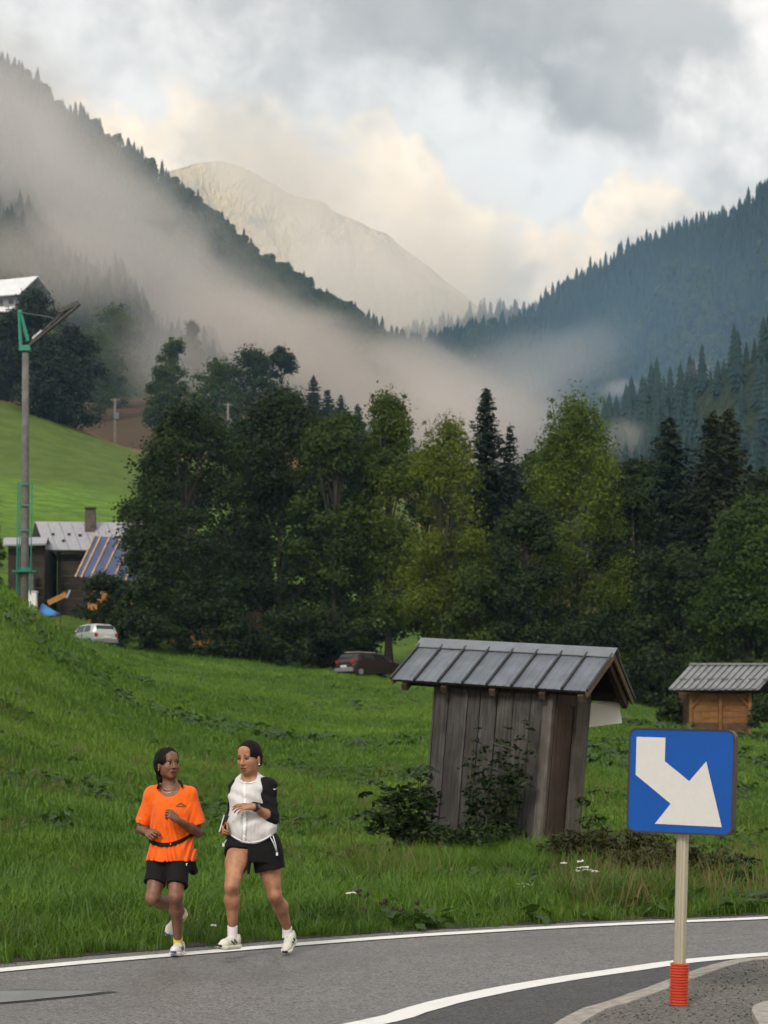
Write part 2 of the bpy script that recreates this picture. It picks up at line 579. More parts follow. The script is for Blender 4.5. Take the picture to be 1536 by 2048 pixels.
# meadow sheet
def meadow_material():
    m = bpy.data.materials.new('meadow_soil'); m.use_nodes = True
    t = NT(m.node_tree)
    out = t.new('ShaderNodeOutputMaterial'); b = t.new('ShaderNodeBsdfPrincipled')
    geo = t.new('ShaderNodeNewGeometry'); pos = geo.outputs['Position']
    n1 = t.noise(pos, 0.10, 4, 0.6, 0.5); n2 = t.noise(pos, 1.3, 5, 0.65, 0.3); n3 = t.noise(pos, 9.0, 4, 0.7)
    c = t.mix(t.sstep(n2, 0.3, 0.7), (0.034, 0.070, 0.007), (0.085, 0.150, 0.016))
    c = t.mix(t.sstep(n1, 0.42, 0.62), c, t.mix(t.sstep(n2, 0.35, 0.65), (0.070, 0.120, 0.012), (0.115, 0.190, 0.021)))
    c = t.mix(t.sstep(n3, 0.35, 0.7, 0, 0.6), c, (0.035, 0.07, 0.014))
    s = t.new('ShaderNodeSeparateXYZ'); t.l.new(pos, s.inputs[0])
    # sunlight on the hillside beyond the hamlet is put into a paler green; farther up the field is ploughed brown
    far = t.sstep(s.outputs[1], 170, 230)
    c = t.mix(far, c, t.mix(t.sstep(t.noise(pos, 0.45, 6, 0.72), 0.35, 0.65), (0.060, 0.125, 0.014), (0.130, 0.225, 0.028)))
    upper = t.sstep(t.math('ADD', s.outputs[1], t.math('MULTIPLY', t.noise(pos, 0.05, 3), 30)), 255, 275)
    c = t.mix(upper, c, t.mix(t.sstep(t.noise(pos, 0.3, 5, 0.65), 0.35, 0.65), (0.065, 0.105, 0.018), (0.095, 0.135, 0.026)))
    dry = t.math('MULTIPLY', t.sstep(s.outputs[1], 312, 326), t.sstep(t.noise(pos, 0.08, 3), 0.4, 0.55))
    c = t.mix(dry, c, (0.20, 0.12, 0.04))
    brown = t.sstep(s.outputs[1], 345, 375)
    c = t.mix(brown, c, t.mix(t.sstep(n2, 0.35, 0.65), (0.055, 0.034, 0.017), (0.085, 0.052, 0.025)))
    t.l.new(c, b.inputs['Base Color'])
    b.inputs['Roughness'].default_value = 0.95
    b.inputs['Specular IOR Level'].default_value = 0.1
    bn = t.new('ShaderNodeBump'); bn.inputs['Strength'].default_value = 0.8; bn.inputs['Distance'].default_value = 0.12
    t.l.new(t.noise(pos, 3.0, 6, 0.7), bn.inputs['Height']); t.l.new(bn.outputs[0], b.inputs['Normal'])
    t.l.new(b.outputs[0], out.inputs[0])
    return m
gpx = np.concatenate([np.linspace(-900, -160, 20, endpoint=False), np.linspace(-160, 1700, 150, endpoint=False), np.linspace(1700, 2500, 18)])
gY = np.concatenate([np.linspace(7, 40, 170, endpoint=False), np.geomspace(40, 400, 150, endpoint=False), np.geomspace(400, 1000, 20)])
GX, GYY = np.meshgrid(gpx, gY)
gx = (GX - 768) / FPX * GYY
gzz = ground_z(gx, GYY)
nr, nc = GX.shape
gv = np.stack([gx.ravel(), GYY.ravel(), gzz.ravel()], 1)
ii = np.arange(nr * nc).reshape(nr, nc)
gf = np.stack([ii[:-1, :-1].ravel(), ii[:-1, 1:].ravel(), ii[1:, 1:].ravel(), ii[1:, :-1].ravel()], 1)
meadow = link('meadow_ground', np_mesh('meadow_ground', gv, gf, meadow_material(), True))
tag(meadow, 'green meadow rising from the road to the trees', kind='structure')

# base plain under everything, out to the far mountains
bp = MB(); bp.add([(-2690, -440, -6.5), (2690, -440, -6.5), (2690, 3440, -6.5), (-2690, 3440, -6.5)], [(0, 1, 2, 3)])
tag(bp.build('valley_floor', mat('valley_soil', (0.04, 0.06, 0.02), 0.95)), 'valley floor', kind='structure')

# ------------------------------------------------------------------ mountains
def curve_pts(pts):
    a = np.array(pts, float)
    return lambda x: np.interp(x, a[:, 0], a[:, 1])
class Slope:
    """mountain face from a near foot up to a ridge, with its back side"""
    def __init__(self, ridge, foot, Yr, Yf, px0, px1, seed, rough=18.0, crag=0.15, gul=0.0):
        self.r = curve_pts(ridge); self.f = curve_pts(foot); self.Yr = curve_pts(Yr); self.Yf = curve_pts(Yf)
        self.crag = crag
        self.px0, self.px1, self.seed, self.rough, self.gul = px0, px1, seed, rough, gul
    def at(self, px, t):
        Yr = self.Yr(px); Yf = self.Yf(px)
        Y = Yf + (Yr - Yf) * t
        zr = CAM_H + (HOR - self.r(px)) / FPX * Yr
        zf = CAM_H + (HOR - self.f(px)) / FPX * Yf
        s = np.clip(t, 0, 1)
        z = zf + (zr - zf) * (0.75 * s + 0.25 * s * s)
        x = (px - 768) / FPX * Y
        w_ = np.clip(s * (1 - s) * 4, 0, 1)
        z = z + (fbm(x * 0.006, Y * 0.006, octv=4, seed=self.seed) - 0.5) * 2 * self.rough * (self.crag + w_)
        if self.gul:
            z = z - self.gul * w_ * np.abs(np.sin(px * 0.016 + 0.004 * z + 4 * fbm(x * 0.004, Y * 0.004, octv=4, seed=self.seed + 9))) * (0.5 + fbm(x * 0.02, Y * 0.02, octv=3, seed=self.seed + 4))
        back = np.clip(t - 1, 0, None)
        z = z - back * (zr - zf) * 0.9
        return x, Y, z
    def mesh(self, name, material, label, nx=170, nt=70, smooth=True):
        px = np.linspace(self.px0, self.px1, nx); t = np.concatenate([[-0.02], np.linspace(0, 1, nt), np.linspace(1.03, 1.5, 8)])
        A, B = np.meshgrid(px, t)
        x, y, z = self.at(A, B)
        z[0] = -6.0
        n, c = A.shape
        v = np.stack([x.ravel(), y.ravel(), z.ravel()], 1)
        i = np.arange(n * c).reshape(n, c)
        f = np.stack([i[:-1, :-1].ravel(), i[:-1, 1:].ravel(), i[1:, 1:].ravel(), i[1:, :-1].ravel()], 1)
        return tag(link(name, np_mesh(name, v, f, material, smooth)), label, kind='structure')

forest_floor = mat('forest_floor', (0.018, 0.030, 0.014), 0.95, 0.5, 0.02, coords='Generated', spec=0.1)
def slope_mat(name, c1, c2, c3, sc):
    m = bpy.data.materials.new(name); m.use_nodes = True
    t = NT(m.node_tree)
    out = t.new('ShaderNodeOutputMaterial'); b = t.new('ShaderNodeBsdfPrincipled')
    geo = t.new('ShaderNodeNewGeometry'); pos = geo.outputs['Position']
    n = t.noise(pos, sc, 6, 0.62, 0.6); n2 = t.noise(t.vmath('MULTIPLY', pos, (1.0, 1.0, 0.25)), sc * 5, 5, 0.65, 0.4)
    c = t.mix(t.sstep(n, 0.38, 0.62), c1, c2)
    c = t.mix(t.sstep(n2, 0.52, 0.66), c, c3)
    t.l.new(c, b.inputs['Base Color']); b.inputs['Roughness'].default_value = 0.95; b.inputs['Specular IOR Level'].default_value = 0.1
    bn = t.new('ShaderNodeBump'); bn.inputs['Distance'].default_value = 0.45 / sc; bn.inputs['Strength'].default_value = 0.7
    t.l.new(n2, bn.inputs['Height']); t.l.new(bn.outputs[0], b.inputs['Normal'])
    t.l.new(b.outputs[0], out.inputs[0])
    return m
ground_forest = slope_mat('forest_ground', (0.020, 0.032, 0.014), (0.034, 0.048, 0.02), (0.06, 0.058, 0.04), 0.012)
rock_mat = slope_mat('alpine_rock', (0.64, 0.51, 0.31), (0.58, 0.49, 0.34), (0.46, 0.40, 0.31), 0.004)  # rock paled and warmed: haze and sunlight are put into its colour

L_RIDGE = [(-500, -120), (-200, 30), (0, 140), (60, 172), (110, 228), (170, 262), (230, 300), (300, 352), (370, 402), (440, 455), (520, 520), (600, 570), (680, 622), (750, 668), (820, 700), (880, 748), (940, 800), (1000, 880), (1060, 960)]
left_slope = Slope(L_RIDGE, [(-500, 700), (0, 850), (300, 850), (600, 880), (940, 985), (1060, 1010)], [(-500, 900), (0, 1050), (500, 1300), (1060, 1650)], [(-500, 480), (0, 520), (300, 620), (700, 850), (1060, 1250)], -500, 1060, 11, 22, gul=14)
left_slope.mesh('wooded_mountain', ground_forest, 'steep wooded mountain on the left half hidden by mist')
R_RIDGE = [(780, 720), (830, 688), (900, 674), (960, 660), (1020, 645), (1070, 620), (1130, 580), (1200, 540), (1250, 510), (1300, 495), (1350, 470), (1420, 448), (1480, 424), (1536, 392), (1800, 280), (2200, 200)]
right_slope = Slope(R_RIDGE, [(780, 860), (1000, 960), (1300, 1050), (2200, 1080)], [(780, 1900), (1000, 1700), (1250, 1500), (1536, 1350), (2200, 1150)], [(780, 1500), (1000, 1150), (1300, 850), (2200, 640)], 780, 2200, 23, 30, gul=85)
right_slope.mesh('wooded_mountain', ground_forest, 'blue forested mountain on the right rising to a tree lined ridge')
far_left_shoulder = Slope([(700, 760), (800, 690), (850, 668), (900, 650), (960, 634), (1010, 628), (1100, 640), (1300, 700)], [(700, 900), (1300, 900)], [(700, 2100), (1300, 2000)], [(700, 1900), (1300, 1850)], 700, 1300, 31, 8)
far_left_shoulder.mesh('wooded_mountain', ground_forest, 'paler forested shoulder behind the right mountain in the valley gap', nx=60, nt=20)
spur = Slope([(1180, 900), (1250, 850), (1300, 820), (1340, 800), (1400, 775), (1460, 735), (1536, 712), (1700, 640), (2200, 520)], [(1180, 1010), (1400, 1030), (2200, 1050)], [(1180, 760), (1536, 640), (2200, 540)], [(1180, 700), (1536, 500), (2200, 400)], 1180, 2200, 41, 6)
spur.mesh('wooded_hill', ground_forest, 'dark conifer covered spur at the right edge in front of the mountain', nx=70, nt=30)
peak = Slope([(-900, 700), (-300, 560), (0, 470), (200, 400), (330, 345), (400, 322), (450, 318), (500, 332), (540, 356), (590, 386), (625, 398), (645, 402), (665, 424), (710, 442), (750, 462), (775, 470), (800, 492), (860, 530), (930, 590), (1000, 660), (1100, 720), (1500, 760), (2400, 760)], [(-900, 1000), (2400, 1000)], [(-900, 2900), (2400, 2900)], [(-900, 2250), (2400, 2300)], -900, 2400, 57, 60, crag=0.22, gul=110)
peak.mesh('rocky_mountain', rock_mat, 'pale rocky mountain far up the valley under cloud', nx=320, nt=110)

# ------------------------------------------------------------------ conifers for the slopes
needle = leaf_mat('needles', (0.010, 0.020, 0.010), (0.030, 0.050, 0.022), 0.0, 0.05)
needle_far = leaf_mat('needles_far', (0.008, 0.023, 0.024), (0.028, 0.056, 0.044), 0.0, 0.012)  # blue-teal tint puts the distance haze into the needle colour
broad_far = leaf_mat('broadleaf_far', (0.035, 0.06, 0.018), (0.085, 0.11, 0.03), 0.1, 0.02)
bark = mat('bark', (0.045, 0.036, 0.028), 0.95, 0.35, 6.0, bump=0.02, bscale=12)

def tint_attr(me, vals):
    a = me.attributes.new('tint', 'FLOAT', 'POINT'); a.data.foreach_set('value', np.asarray(vals, np.float32))

def far_conifer(seed, h=20.0, r=3.0, layers=9):
    g = np.random.default_rng(seed)
    v = []; f = []; tn = []
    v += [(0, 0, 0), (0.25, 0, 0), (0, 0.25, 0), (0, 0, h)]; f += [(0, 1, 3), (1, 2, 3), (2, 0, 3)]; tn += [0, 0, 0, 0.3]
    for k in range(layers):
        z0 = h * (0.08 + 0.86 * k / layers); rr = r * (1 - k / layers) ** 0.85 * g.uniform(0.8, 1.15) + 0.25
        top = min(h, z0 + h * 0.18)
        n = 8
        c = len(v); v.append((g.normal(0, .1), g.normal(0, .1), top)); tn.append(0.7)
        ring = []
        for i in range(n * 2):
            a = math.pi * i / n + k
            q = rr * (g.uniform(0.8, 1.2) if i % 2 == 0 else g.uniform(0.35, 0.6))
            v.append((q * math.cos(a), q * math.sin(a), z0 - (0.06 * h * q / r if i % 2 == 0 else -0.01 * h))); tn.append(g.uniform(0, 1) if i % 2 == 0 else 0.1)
        for i in range(n * 2):
            f.append((c, c + 1 + i, c + 1 + (i + 1) % (n * 2)))
    return np.array(v), np.array(f), tn

def far_broad(seed, h=14.0, r=5.0):
    g = np.random.default_rng(seed)
    v = []; f = []; tn = []
    for k in range(90):
        d = g.normal(size=3); d /= np.linalg.norm(d)
        if d[2] < -0.5: d[2] *= -1
        c = np.array([0, 0, h * 0.58]) + d * np.array([r, r, h * 0.42]) * g.uniform(0.6, 1.0)
        for j in range(2):
            e1 = g.normal(size=3); e1 /= np.linalg.norm(e1); e2 = np.cross(d + g.normal(size=3) * .5, e1); e2 /= np.linalg.norm(e2)
            s = r * 0.30
            o = len(v); v += [c - e1 * s, c + e2 * s * .8, c + e1 * s, c - e2 * s * .8]; f += [(o, o + 1, o + 2), (o, o + 2, o + 3)]; tn += [g.uniform(0, 1)] * 4
    return np.array(v), np.array(f), tn

PROTO = bpy.data.collections.new('prototypes')            # never linked to the scene
def proto(name, me):
    o = bpy.data.objects.new(name, me); PROTO.objects.link(o); return o
def scatter(name, pts, scl, rot, protos, seed=0):
    """one object carrying instances of the prototype meshes on its points (for what nobody could count)"""
    pts = np.asarray(pts, np.float32); n = len(pts)
    me = bpy.data.meshes.new(name)
    me.vertices.add(n); me.vertices.foreach_set('co', pts.ravel())
    a = me.attributes.new('scl', 'FLOAT_VECTOR', 'POINT'); a.data.foreach_set('vector', np.asarray(scl, np.float32).ravel())
    a = me.attributes.new('rot', 'FLOAT_VECTOR', 'POINT'); a.data.foreach_set('vector', np.asarray(rot, np.float32).ravel())
    pick = np.random.default_rng(seed).integers(0, len(protos), n).astype(np.int32)
    a = me.attributes.new('pick', 'INT', 'POINT'); a.data.foreach_set('value', pick)
    o = link(name, me)
    ng = bpy.data.node_groups.new(name + '_nodes', 'GeometryNodeTree')
    ng.interface.new_socket('Geometry', in_out='INPUT', socket_type='NodeSocketGeometry')
    ng.interface.new_socket('Geometry', in_out='OUTPUT', socket_type='NodeSocketGeometry')
    gi = ng.nodes.new('NodeGroupInput'); go = ng.nodes.new('NodeGroupOutput')
    join = ng.nodes.new('GeometryNodeJoinGeometry')
    def attr(nm, ty):
        nd = ng.nodes.new('GeometryNodeInputNamedAttribute'); nd.data_type = ty; nd.inputs[0].default_value = nm; return nd.outputs[0]
    for k, pr in enumerate(protos):
        ob = ng.nodes.new('GeometryNodeObjectInfo'); ob.inputs['Object'].default_value = pr; ob.inputs['As Instance'].default_value = True
        iop = ng.nodes.new('GeometryNodeInstanceOnPoints')
        cmp_ = ng.nodes.new('FunctionNodeCompare'); cmp_.data_type = 'INT'; cmp_.operation = 'EQUAL'
        ng.links.new(attr('pick', 'INT'), cmp_.inputs[2]); cmp_.inputs[3].default_value = k
        ng.links.new(gi.outputs[0], iop.inputs['Points'])
        ng.links.new(cmp_.outputs[0], iop.inputs['Selection'])
        ng.links.new(ob.outputs['Geometry'], iop.inputs['Instance'])
        e2r = ng.nodes.new('FunctionNodeEulerToRotation')
        ng.links.new(attr('rot', 'FLOAT_VECTOR'), e2r.inputs[0])
        ng.links.new(e2r.outputs[0], iop.inputs['Rotation'])
        ng.links.new(attr('scl', 'FLOAT_VECTOR'), iop.inputs['Scale'])
        ng.links.new(iop.outputs[0], join.inputs[0])
    ng.links.new(join.outputs[0], go.inputs[0])
    md = o.modifiers.new('scatter', 'NODES'); md.node_group = ng
    return o

def conifer_mesh(seed, h, r, m, layers=9):
    v, f, tn = far_conifer(seed, h, r, layers); me = np_mesh('spruce', v, f, m); tint_attr(me, tn); return me
def broad_mesh(seed, h, r, m):
    v, f, tn = far_broad(seed, h, r); me = np_mesh('broadleaf', v, f, m); tint_attr(me, tn); return me
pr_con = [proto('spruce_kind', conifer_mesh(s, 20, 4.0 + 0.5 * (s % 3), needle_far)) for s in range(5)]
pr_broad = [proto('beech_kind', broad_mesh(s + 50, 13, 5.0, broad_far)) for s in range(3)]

def forest(name, slope, n, label, px0, px1, seed, size=(0.7, 1.25), tmax=0.998, broad=0.25, tmin=0.0):
    g = np.random.default_rng(seed)
    px = g.uniform(px0, px1, n); t = g.uniform(tmin, tmax, n)
    x, y, z = slope.at(px, t)
    # keep an even density on the ground
    keep = g.uniform(0, 1, n) < (y / y.max())
    clear = fbm(x * 0.008, y * 0.008, octv=3, seed=seed + 3)
    keep &= g.uniform(0, 1, n) > np.clip((clear - 0.60) * 6, 0, 0.85)
    x, y, z = x[keep], y[keep], z[keep]
    s = g.uniform(*size, len(x))
    isb = fbm(x * 0.006, y * 0.006, octv=2, seed=seed + 5) + g.normal(0, .08, len(x)) > (1 - broad) * 0.72 + 0.1
    out = []
    for sel, prs, nm in ((~isb, pr_con, name), (isb, pr_broad, 'broadleaf_wood')):
        k = int(sel.sum())
        if not k: continue
        sc = np.stack([s[sel], s[sel], s[sel] * g.uniform(0.85, 1.15, k)], 1)
        rt = np.stack([np.zeros(k), np.zeros(k), g.uniform(0, 6.28, k)], 1)
        o = scatter(nm, np.stack([x[sel], y[sel], z[sel] - 0.4], 1), sc, rt, prs, seed)
        tag(o, label if nm == name else label.replace('spruce', 'paler broadleaf'), kind='stuff'); out.append(o)
    return out
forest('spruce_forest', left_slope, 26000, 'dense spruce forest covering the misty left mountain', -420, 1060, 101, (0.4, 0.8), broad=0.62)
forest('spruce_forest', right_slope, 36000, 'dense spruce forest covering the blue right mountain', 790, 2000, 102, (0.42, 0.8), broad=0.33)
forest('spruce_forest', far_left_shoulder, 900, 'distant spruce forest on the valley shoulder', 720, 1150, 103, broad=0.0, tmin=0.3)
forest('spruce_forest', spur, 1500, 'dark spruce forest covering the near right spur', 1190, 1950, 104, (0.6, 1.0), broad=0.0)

# skyline and spur trees that can be told apart
def skyline(slope, spots, label, group, protos, t=1.0, seed=5):
    g = np.random.default_rng(seed)
    for k, (px, hp) in enumerate(spots):
        x, y, z = slope.at(np.array([float(px) + g.normal(0, 2.5)]), np.array([t - abs(g.normal(0, .012))]))
        h = hp / FPX * float(y[0])
        o = bpy.data.objects.new('spruce_tree', protos[k % len(protos)].data); COL.objects.link(o)
        o.location = (float(x[0]), float(y[0]), float(z[0]) - 0.6)
        s = h / 20.0 * g.choice([0.55, 0.75, 0.95, 1.1])
        o.scale = (s * g.uniform(0.8, 1.25), s * g.uniform(0.8, 1.25), s); o.rotation_euler = (0, 0, g.uniform(0, 6.28))
        tag(o, label, 'spruce', group)
g_ = np.random.default_rng(77)
lspots = [(8, 34), (30, 30), (52, 36), (92, 50), (128, 58), (142, 64), (150, 48), (170, 40), (196, 44), (212, 30), (240, 34), (258, 42), (272, 46), (284, 30), (316, 34), (330, 30), (354, 48), (364, 54), (386, 66), (399, 58), (416, 30), (430, 26), (449, 66), (468, 24), (489, 62), (497, 50), (512, 34), (530, 28), (556, 34), (568, 30), (580, 36), (607, 78), (622, 34), (637, 62), (650, 38), (662, 34), (676, 40), (692, 82), (704, 36), (716, 48), (732, 46), (744, 30), (760, 28), (776, 30), (790, 34), (806, 38), (826, 30), (848, 38), (862, 44), (884, 36), (906, 34), (926, 46), (938, 40)]
skyline(left_slope, [(p, h * 0.66) for k, (p, h) in enumerate(lspots) if h > 38 or k % 2 == 0], 'small dark spruce in the row along the misty left mountain skyline', 'spruces along the left mountain skyline', pr_con)
rspots = [(1536, 52), (1524, 46), (1510, 54), (1494, 50), (1480, 60), (1468, 54), (1456, 50), (1441, 62), (1427, 60), (1408, 66), (1398, 58), (1383, 64), (1372, 50), (1358, 60), (1340, 46), (1322, 62), (1302, 52), (1278, 48), (1262, 42), (1254, 36), (1244, 46), (1230, 40), (1216, 36), (1200, 34), (1186, 38), (1170, 34), (1152, 32), (1138, 36), (1124, 32), (1108, 30), (1094, 34), (1078, 30), (1062, 30), (1046, 32), (1030, 34), (1016, 30), (1552, 54), (1570, 60), (1590, 50)]
skyline(right_slope, [(p + d, h * q) for p, h in rspots for d, q in ((0, .68), (6, .5)) if (int(p) * 7 + d) % 5 > 0], 'dark spruce in the row along the right mountain ridge against the cloud', 'spruces along the right mountain ridge', pr_con, seed=6)
skyline(far_left_shoulder, [(836, 26), (850, 30), (862, 26), (878, 32), (892, 28), (908, 30), (922, 28), (936, 34), (950, 30), (964, 40), (980, 36), (996, 32), (1008, 30)], 'tiny hazy spruce on the low shoulder in the valley gap', 'spruces on the valley shoulder', pr_con, seed=8)
skyline(spur, [(p_, h_ * .75) for p_, h_ in [(1200, 54), (1214, 66), (1228, 52), (1246, 58), (1296, 96), (1310, 60), (1330, 70), (1342, 86), (1366, 72), (1388, 128), (1404, 76), (1420, 88), (1436, 70), (1452, 62), (1470, 76), (1492, 70), (1508, 64), (1526, 72), (1548, 80)]], 'dark spruce standing along the top of the near right spur', 'spruces along the near right spur', [proto('spruce_kind', conifer_mesh(s + 20, 20, 3.4, needle, 12)) for s in range(3)], seed=9)
# ------------------------------------------------------------------ road
def asphalt_material(name, c1, c2, rough, patch):
    m = bpy.data.materials.new(name); m.use_nodes = True
    t = NT(m.node_tree); out = t.new('ShaderNodeOutputMaterial'); b = t.new('ShaderNodeBsdfPrincipled')
    geo = t.new('ShaderNodeNewGeometry'); pos = geo.outputs['Position']
    big = t.noise(pos, 0.55, 4, 0.6, 0.4)
    med = t.noise(pos, 5.0, 4, 0.6)
    vo = t.new('ShaderNodeTexVoronoi'); t.l.new(pos, vo.inputs['Vector']); vo.inputs['Scale'].default_value = 70
    fine = t.noise(pos, 90.0, 2, 0.7)
    c = t.mix(t.sstep(big, 0.35, 0.65), c1, c2)
    c = t.mix(t.sstep(med, 0.40, 0.70, 0, 0.35), c, tuple(k * 0.62 for k in c1))
    spk = t.new('ShaderNodeSeparateColor'); t.l.new(vo.outputs['Color'], spk.inputs[0])
    c = t.mix(t.sstep(spk.outputs[0], 0.15, 0.95, 0, 0.75), c, tuple(min(1, k * 1.9) for k in c2))
    c = t.mix(t.sstep(spk.outputs[1], 0.70, 0.95, 0, 0.75), c, tuple(k * 0.28 for k in c1))
    # faint tyre-polished bands along the lane
    t.l.new(c, b.inputs['Base Color'])
    t.l.new(t.sstep(big, 0.3, 0.7, rough - patch, rough + 0.12), b.inputs['Roughness'])
    b.inputs['Specular IOR Level'].default_value = 0.45
    bn = t.new('ShaderNodeBump'); bn.inputs['Strength'].default_value = 0.9; bn.inputs['Distance'].default_value = 0.006
    t.l.new(t.math('ADD', spk.outputs[2], fine), bn.inputs['Height']); t.l.new(bn.outputs[0], b.inputs['Normal'])
    t.l.new(b.outputs[0], out.inputs[0])
    return m
m_asph = asphalt_material('asphalt', (0.094, 0.092, 0.093), (0.138, 0.132, 0.130), 0.55, 0.2)
m_asph_dark = asphalt_material('asphalt_new', (0.035, 0.036, 0.038), (0.055, 0.055, 0.056), 0.68, 0.10)
m_gravel = asphalt_material('island_chippings', (0.070, 0.068, 0.062), (0.115, 0.110, 0.098), 0.85, 0.05)
def paint_material():
    m = bpy.data.materials.new('road_paint'); m.use_nodes = True
    t = NT(m.node_tree); out = t.new('ShaderNodeOutputMaterial'); b = t.new('ShaderNodeBsdfPrincipled')
    geo = t.new('ShaderNodeNewGeometry'); pos = geo.outputs['Position']
    n = t.noise(pos, 3.0, 5, 0.7); f = t.noise(pos, 60.0, 3, 0.7)
    c = t.mix(t.sstep(t.math('ADD', t.math('MULTIPLY', n, 0.5), t.math('MULTIPLY', f, 0.5)), 0.50, 0.68, 0, 0.55), (0.74, 0.74, 0.72), (0.34, 0.33, 0.32))
    t.l.new(c, b.inputs['Base Color']); b.inputs['Roughness'].default_value = 0.6
    t.l.new(b.outputs[0], out.inputs[0]); return m
m_paint = paint_material()
m_kerb = mat('kerb_concrete', (0.30, 0.28, 0.25), 0.9, 0.25, 14, bump=0.004, bscale=60)

def flat_poly(name, pts, z, material, parent=None):
    bm = bmesh.new()
    f = bm.faces.new([bm.verts.new((p[0], p[1], z)) for p in pts])
    f.normal_update()
    if f.normal.z < 0: f.normal_flip()
    bmesh.ops.triangulate(bm, faces=bm.faces[:])
    me = bpy.data.meshes.new(name); bm.to_mesh(me); bm.free(); me.materials.append(material)
    return link(name, me, parent)
edge_jit = ROAD_EDGE + (np.stack([fbm(np.arange(260) * 0.9, np.zeros(260), octv=2, seed=91), fbm(np.arange(260) * 0.9, np.ones(260) * 7, octv=2, seed=92)], 1) - 0.5) * 0.16
road = flat_poly('road', list(map(tuple, edge_jit)) + [(60, 30), (60, -40), (-22, -40)], 0.0, m_asph)
tag(road, 'grey asphalt road curving away to the right', kind='structure')

def strip(name, line, w_, z, material, parent, jit=0.0, seed=0):
    l = offset(line, w_ / 2); r_ = offset(line, -w_ / 2)
    n = len(line)
    if jit:
        q = (fbm(np.arange(n) * 1.7, np.zeros(n), octv=2, seed=seed) - 0.5) * jit
        l = l + q[:, None]; q = (fbm(np.arange(n) * 1.7, np.zeros(n) + 5, octv=2, seed=seed) - 0.5) * jit; r_ = r_ + q[:, None]
    v = [(p[0], p[1], z) for p in l] + [(p[0], p[1], z) for p in r_]
    f = [(i, n + i, n + i + 1, i + 1) for i in range(n - 1)]
    mb = MB().add(v, f)
    return mb.build(name, material, parent)
strip('edge_line', FAR, 0.20, 0.008, m_paint, road, 0.03, 1)
strip('verge_soil', offset(ROAD_EDGE, 0.02), 0.34, 0.004, mat('verge_soil', (0.030, 0.026, 0.019), 0.95, 0.5, 6.0, bump=.01, bscale=40), road, 0.30, 5)
dark_l = offset(NEAR, -0.10)
# newer, darker asphalt between the lane line and the island
kerb_line = [(-7.6, -8.0), (-3.4, 0.0), (-0.9, 6.0), (0.35, 9.4)] + [gp(*p) for p in [(1130, 2048), (1190, 2026), (1250, 2004), (1340, 1971), (1400, 1949), (1440, 1938), (1536, 1927)]] + [(6.2, 16.5), (12, 18.9), (22, 22.1), (34, 25.1)]
KERB = resample(kerb_line, 220)
flat_poly('dark_lane_edge', list(map(tuple, dark_l)) + list(map(tuple, KERB[::-1])), 0.004, m_asph_dark, road)
strip('lane_line', NEAR, 0.20, 0.008, m_paint, road, 0.04, 2)
# repaired patch with its dark joint, lower left
pp = [(-200, 1990), (-90, 1982), (60, 1980.5), (170, 1981), (238, 1984.5), (170, 1993), (60, 2004), (-60, 2014), (-220, 2022)]
flat_poly('patch_joint', [gp(*p) for p in pp], 0.004, mat('bitumen_joint', (0.012, 0.012, 0.013), 0.35, 0.2), road)
pp2 = [(-190, 1991.5), (-90, 1984.5), (60, 1983), (165, 1983), (215, 1985), (160, 1992), (55, 2002.5), (-60, 2012.5), (-210, 2020)]
flat_poly('asphalt_patch', [gp(*p) for p in pp2], 0.008, mat('patch_concrete', (0.175, 0.180, 0.182), 0.42, 0.12, 3.0), road)

# traffic island with kerb
isl = flat_poly('island_pavement', list(map(tuple, offset(KERB, -0.16))) + [(60, 27), (60, -40), (0, -40), (-7, -9)], 0.058, m_gravel)
tag(isl, 'chippings covered traffic island', kind='structure')
kl = KERB; kr = offset(KERB, -0.18); n = len(KERB)
kj = (fbm(np.arange(n) * 2.3, np.zeros(n), octv=2, seed=8) - 0.5) * 0.03
v = [(p[0], p[1], -0.02) for p in kl] + [(p[0], p[1], 0.055 + j) for p, j in zip(offset(KERB, -0.025), kj * 0.3)] + [(p[0] , p[1], 0.064 + j * 0.2) for p, j in zip(kr, kj)] + [(p[0], p[1], -0.02) for p in offset(KERB, -0.20)]
f = []
for i in range(n - 1):
    for k in range(3):
        f.append((k * n + i, k * n + i + 1, (k + 1) * n + i + 1, (k + 1) * n + i))
tag(MB().add(v, f).build('kerb', m_kerb), 'pale concrete kerb round the traffic island', kind='structure')
# second kerb strip at the lower right corner of the view
k2 = resample([(1.62, 9.6), (1.99, 10.6), gp(1506, 2046), gp(1580, 2026), (3.4, 13.2), (5, 14)], 60)
v = [(p[0], p[1], 0.05) for p in k2] + [(p[0], p[1], 0.098) for p in k2] + [(p[0], p[1], 0.098) for p in offset(k2, -0.14)] + [(p[0], p[1], 0.05) for p in offset(k2, -0.14)]
n = len(k2); f = []
for i in range(n - 1):
    for k in range(3):
        f.append((k * n + i, k * n + i + 1, (k + 1) * n + i + 1, (k + 1) * n + i))
tag(MB().add(v, f).build('kerb', m_kerb), 'second low concrete kerb at the lower right corner', kind='structure')
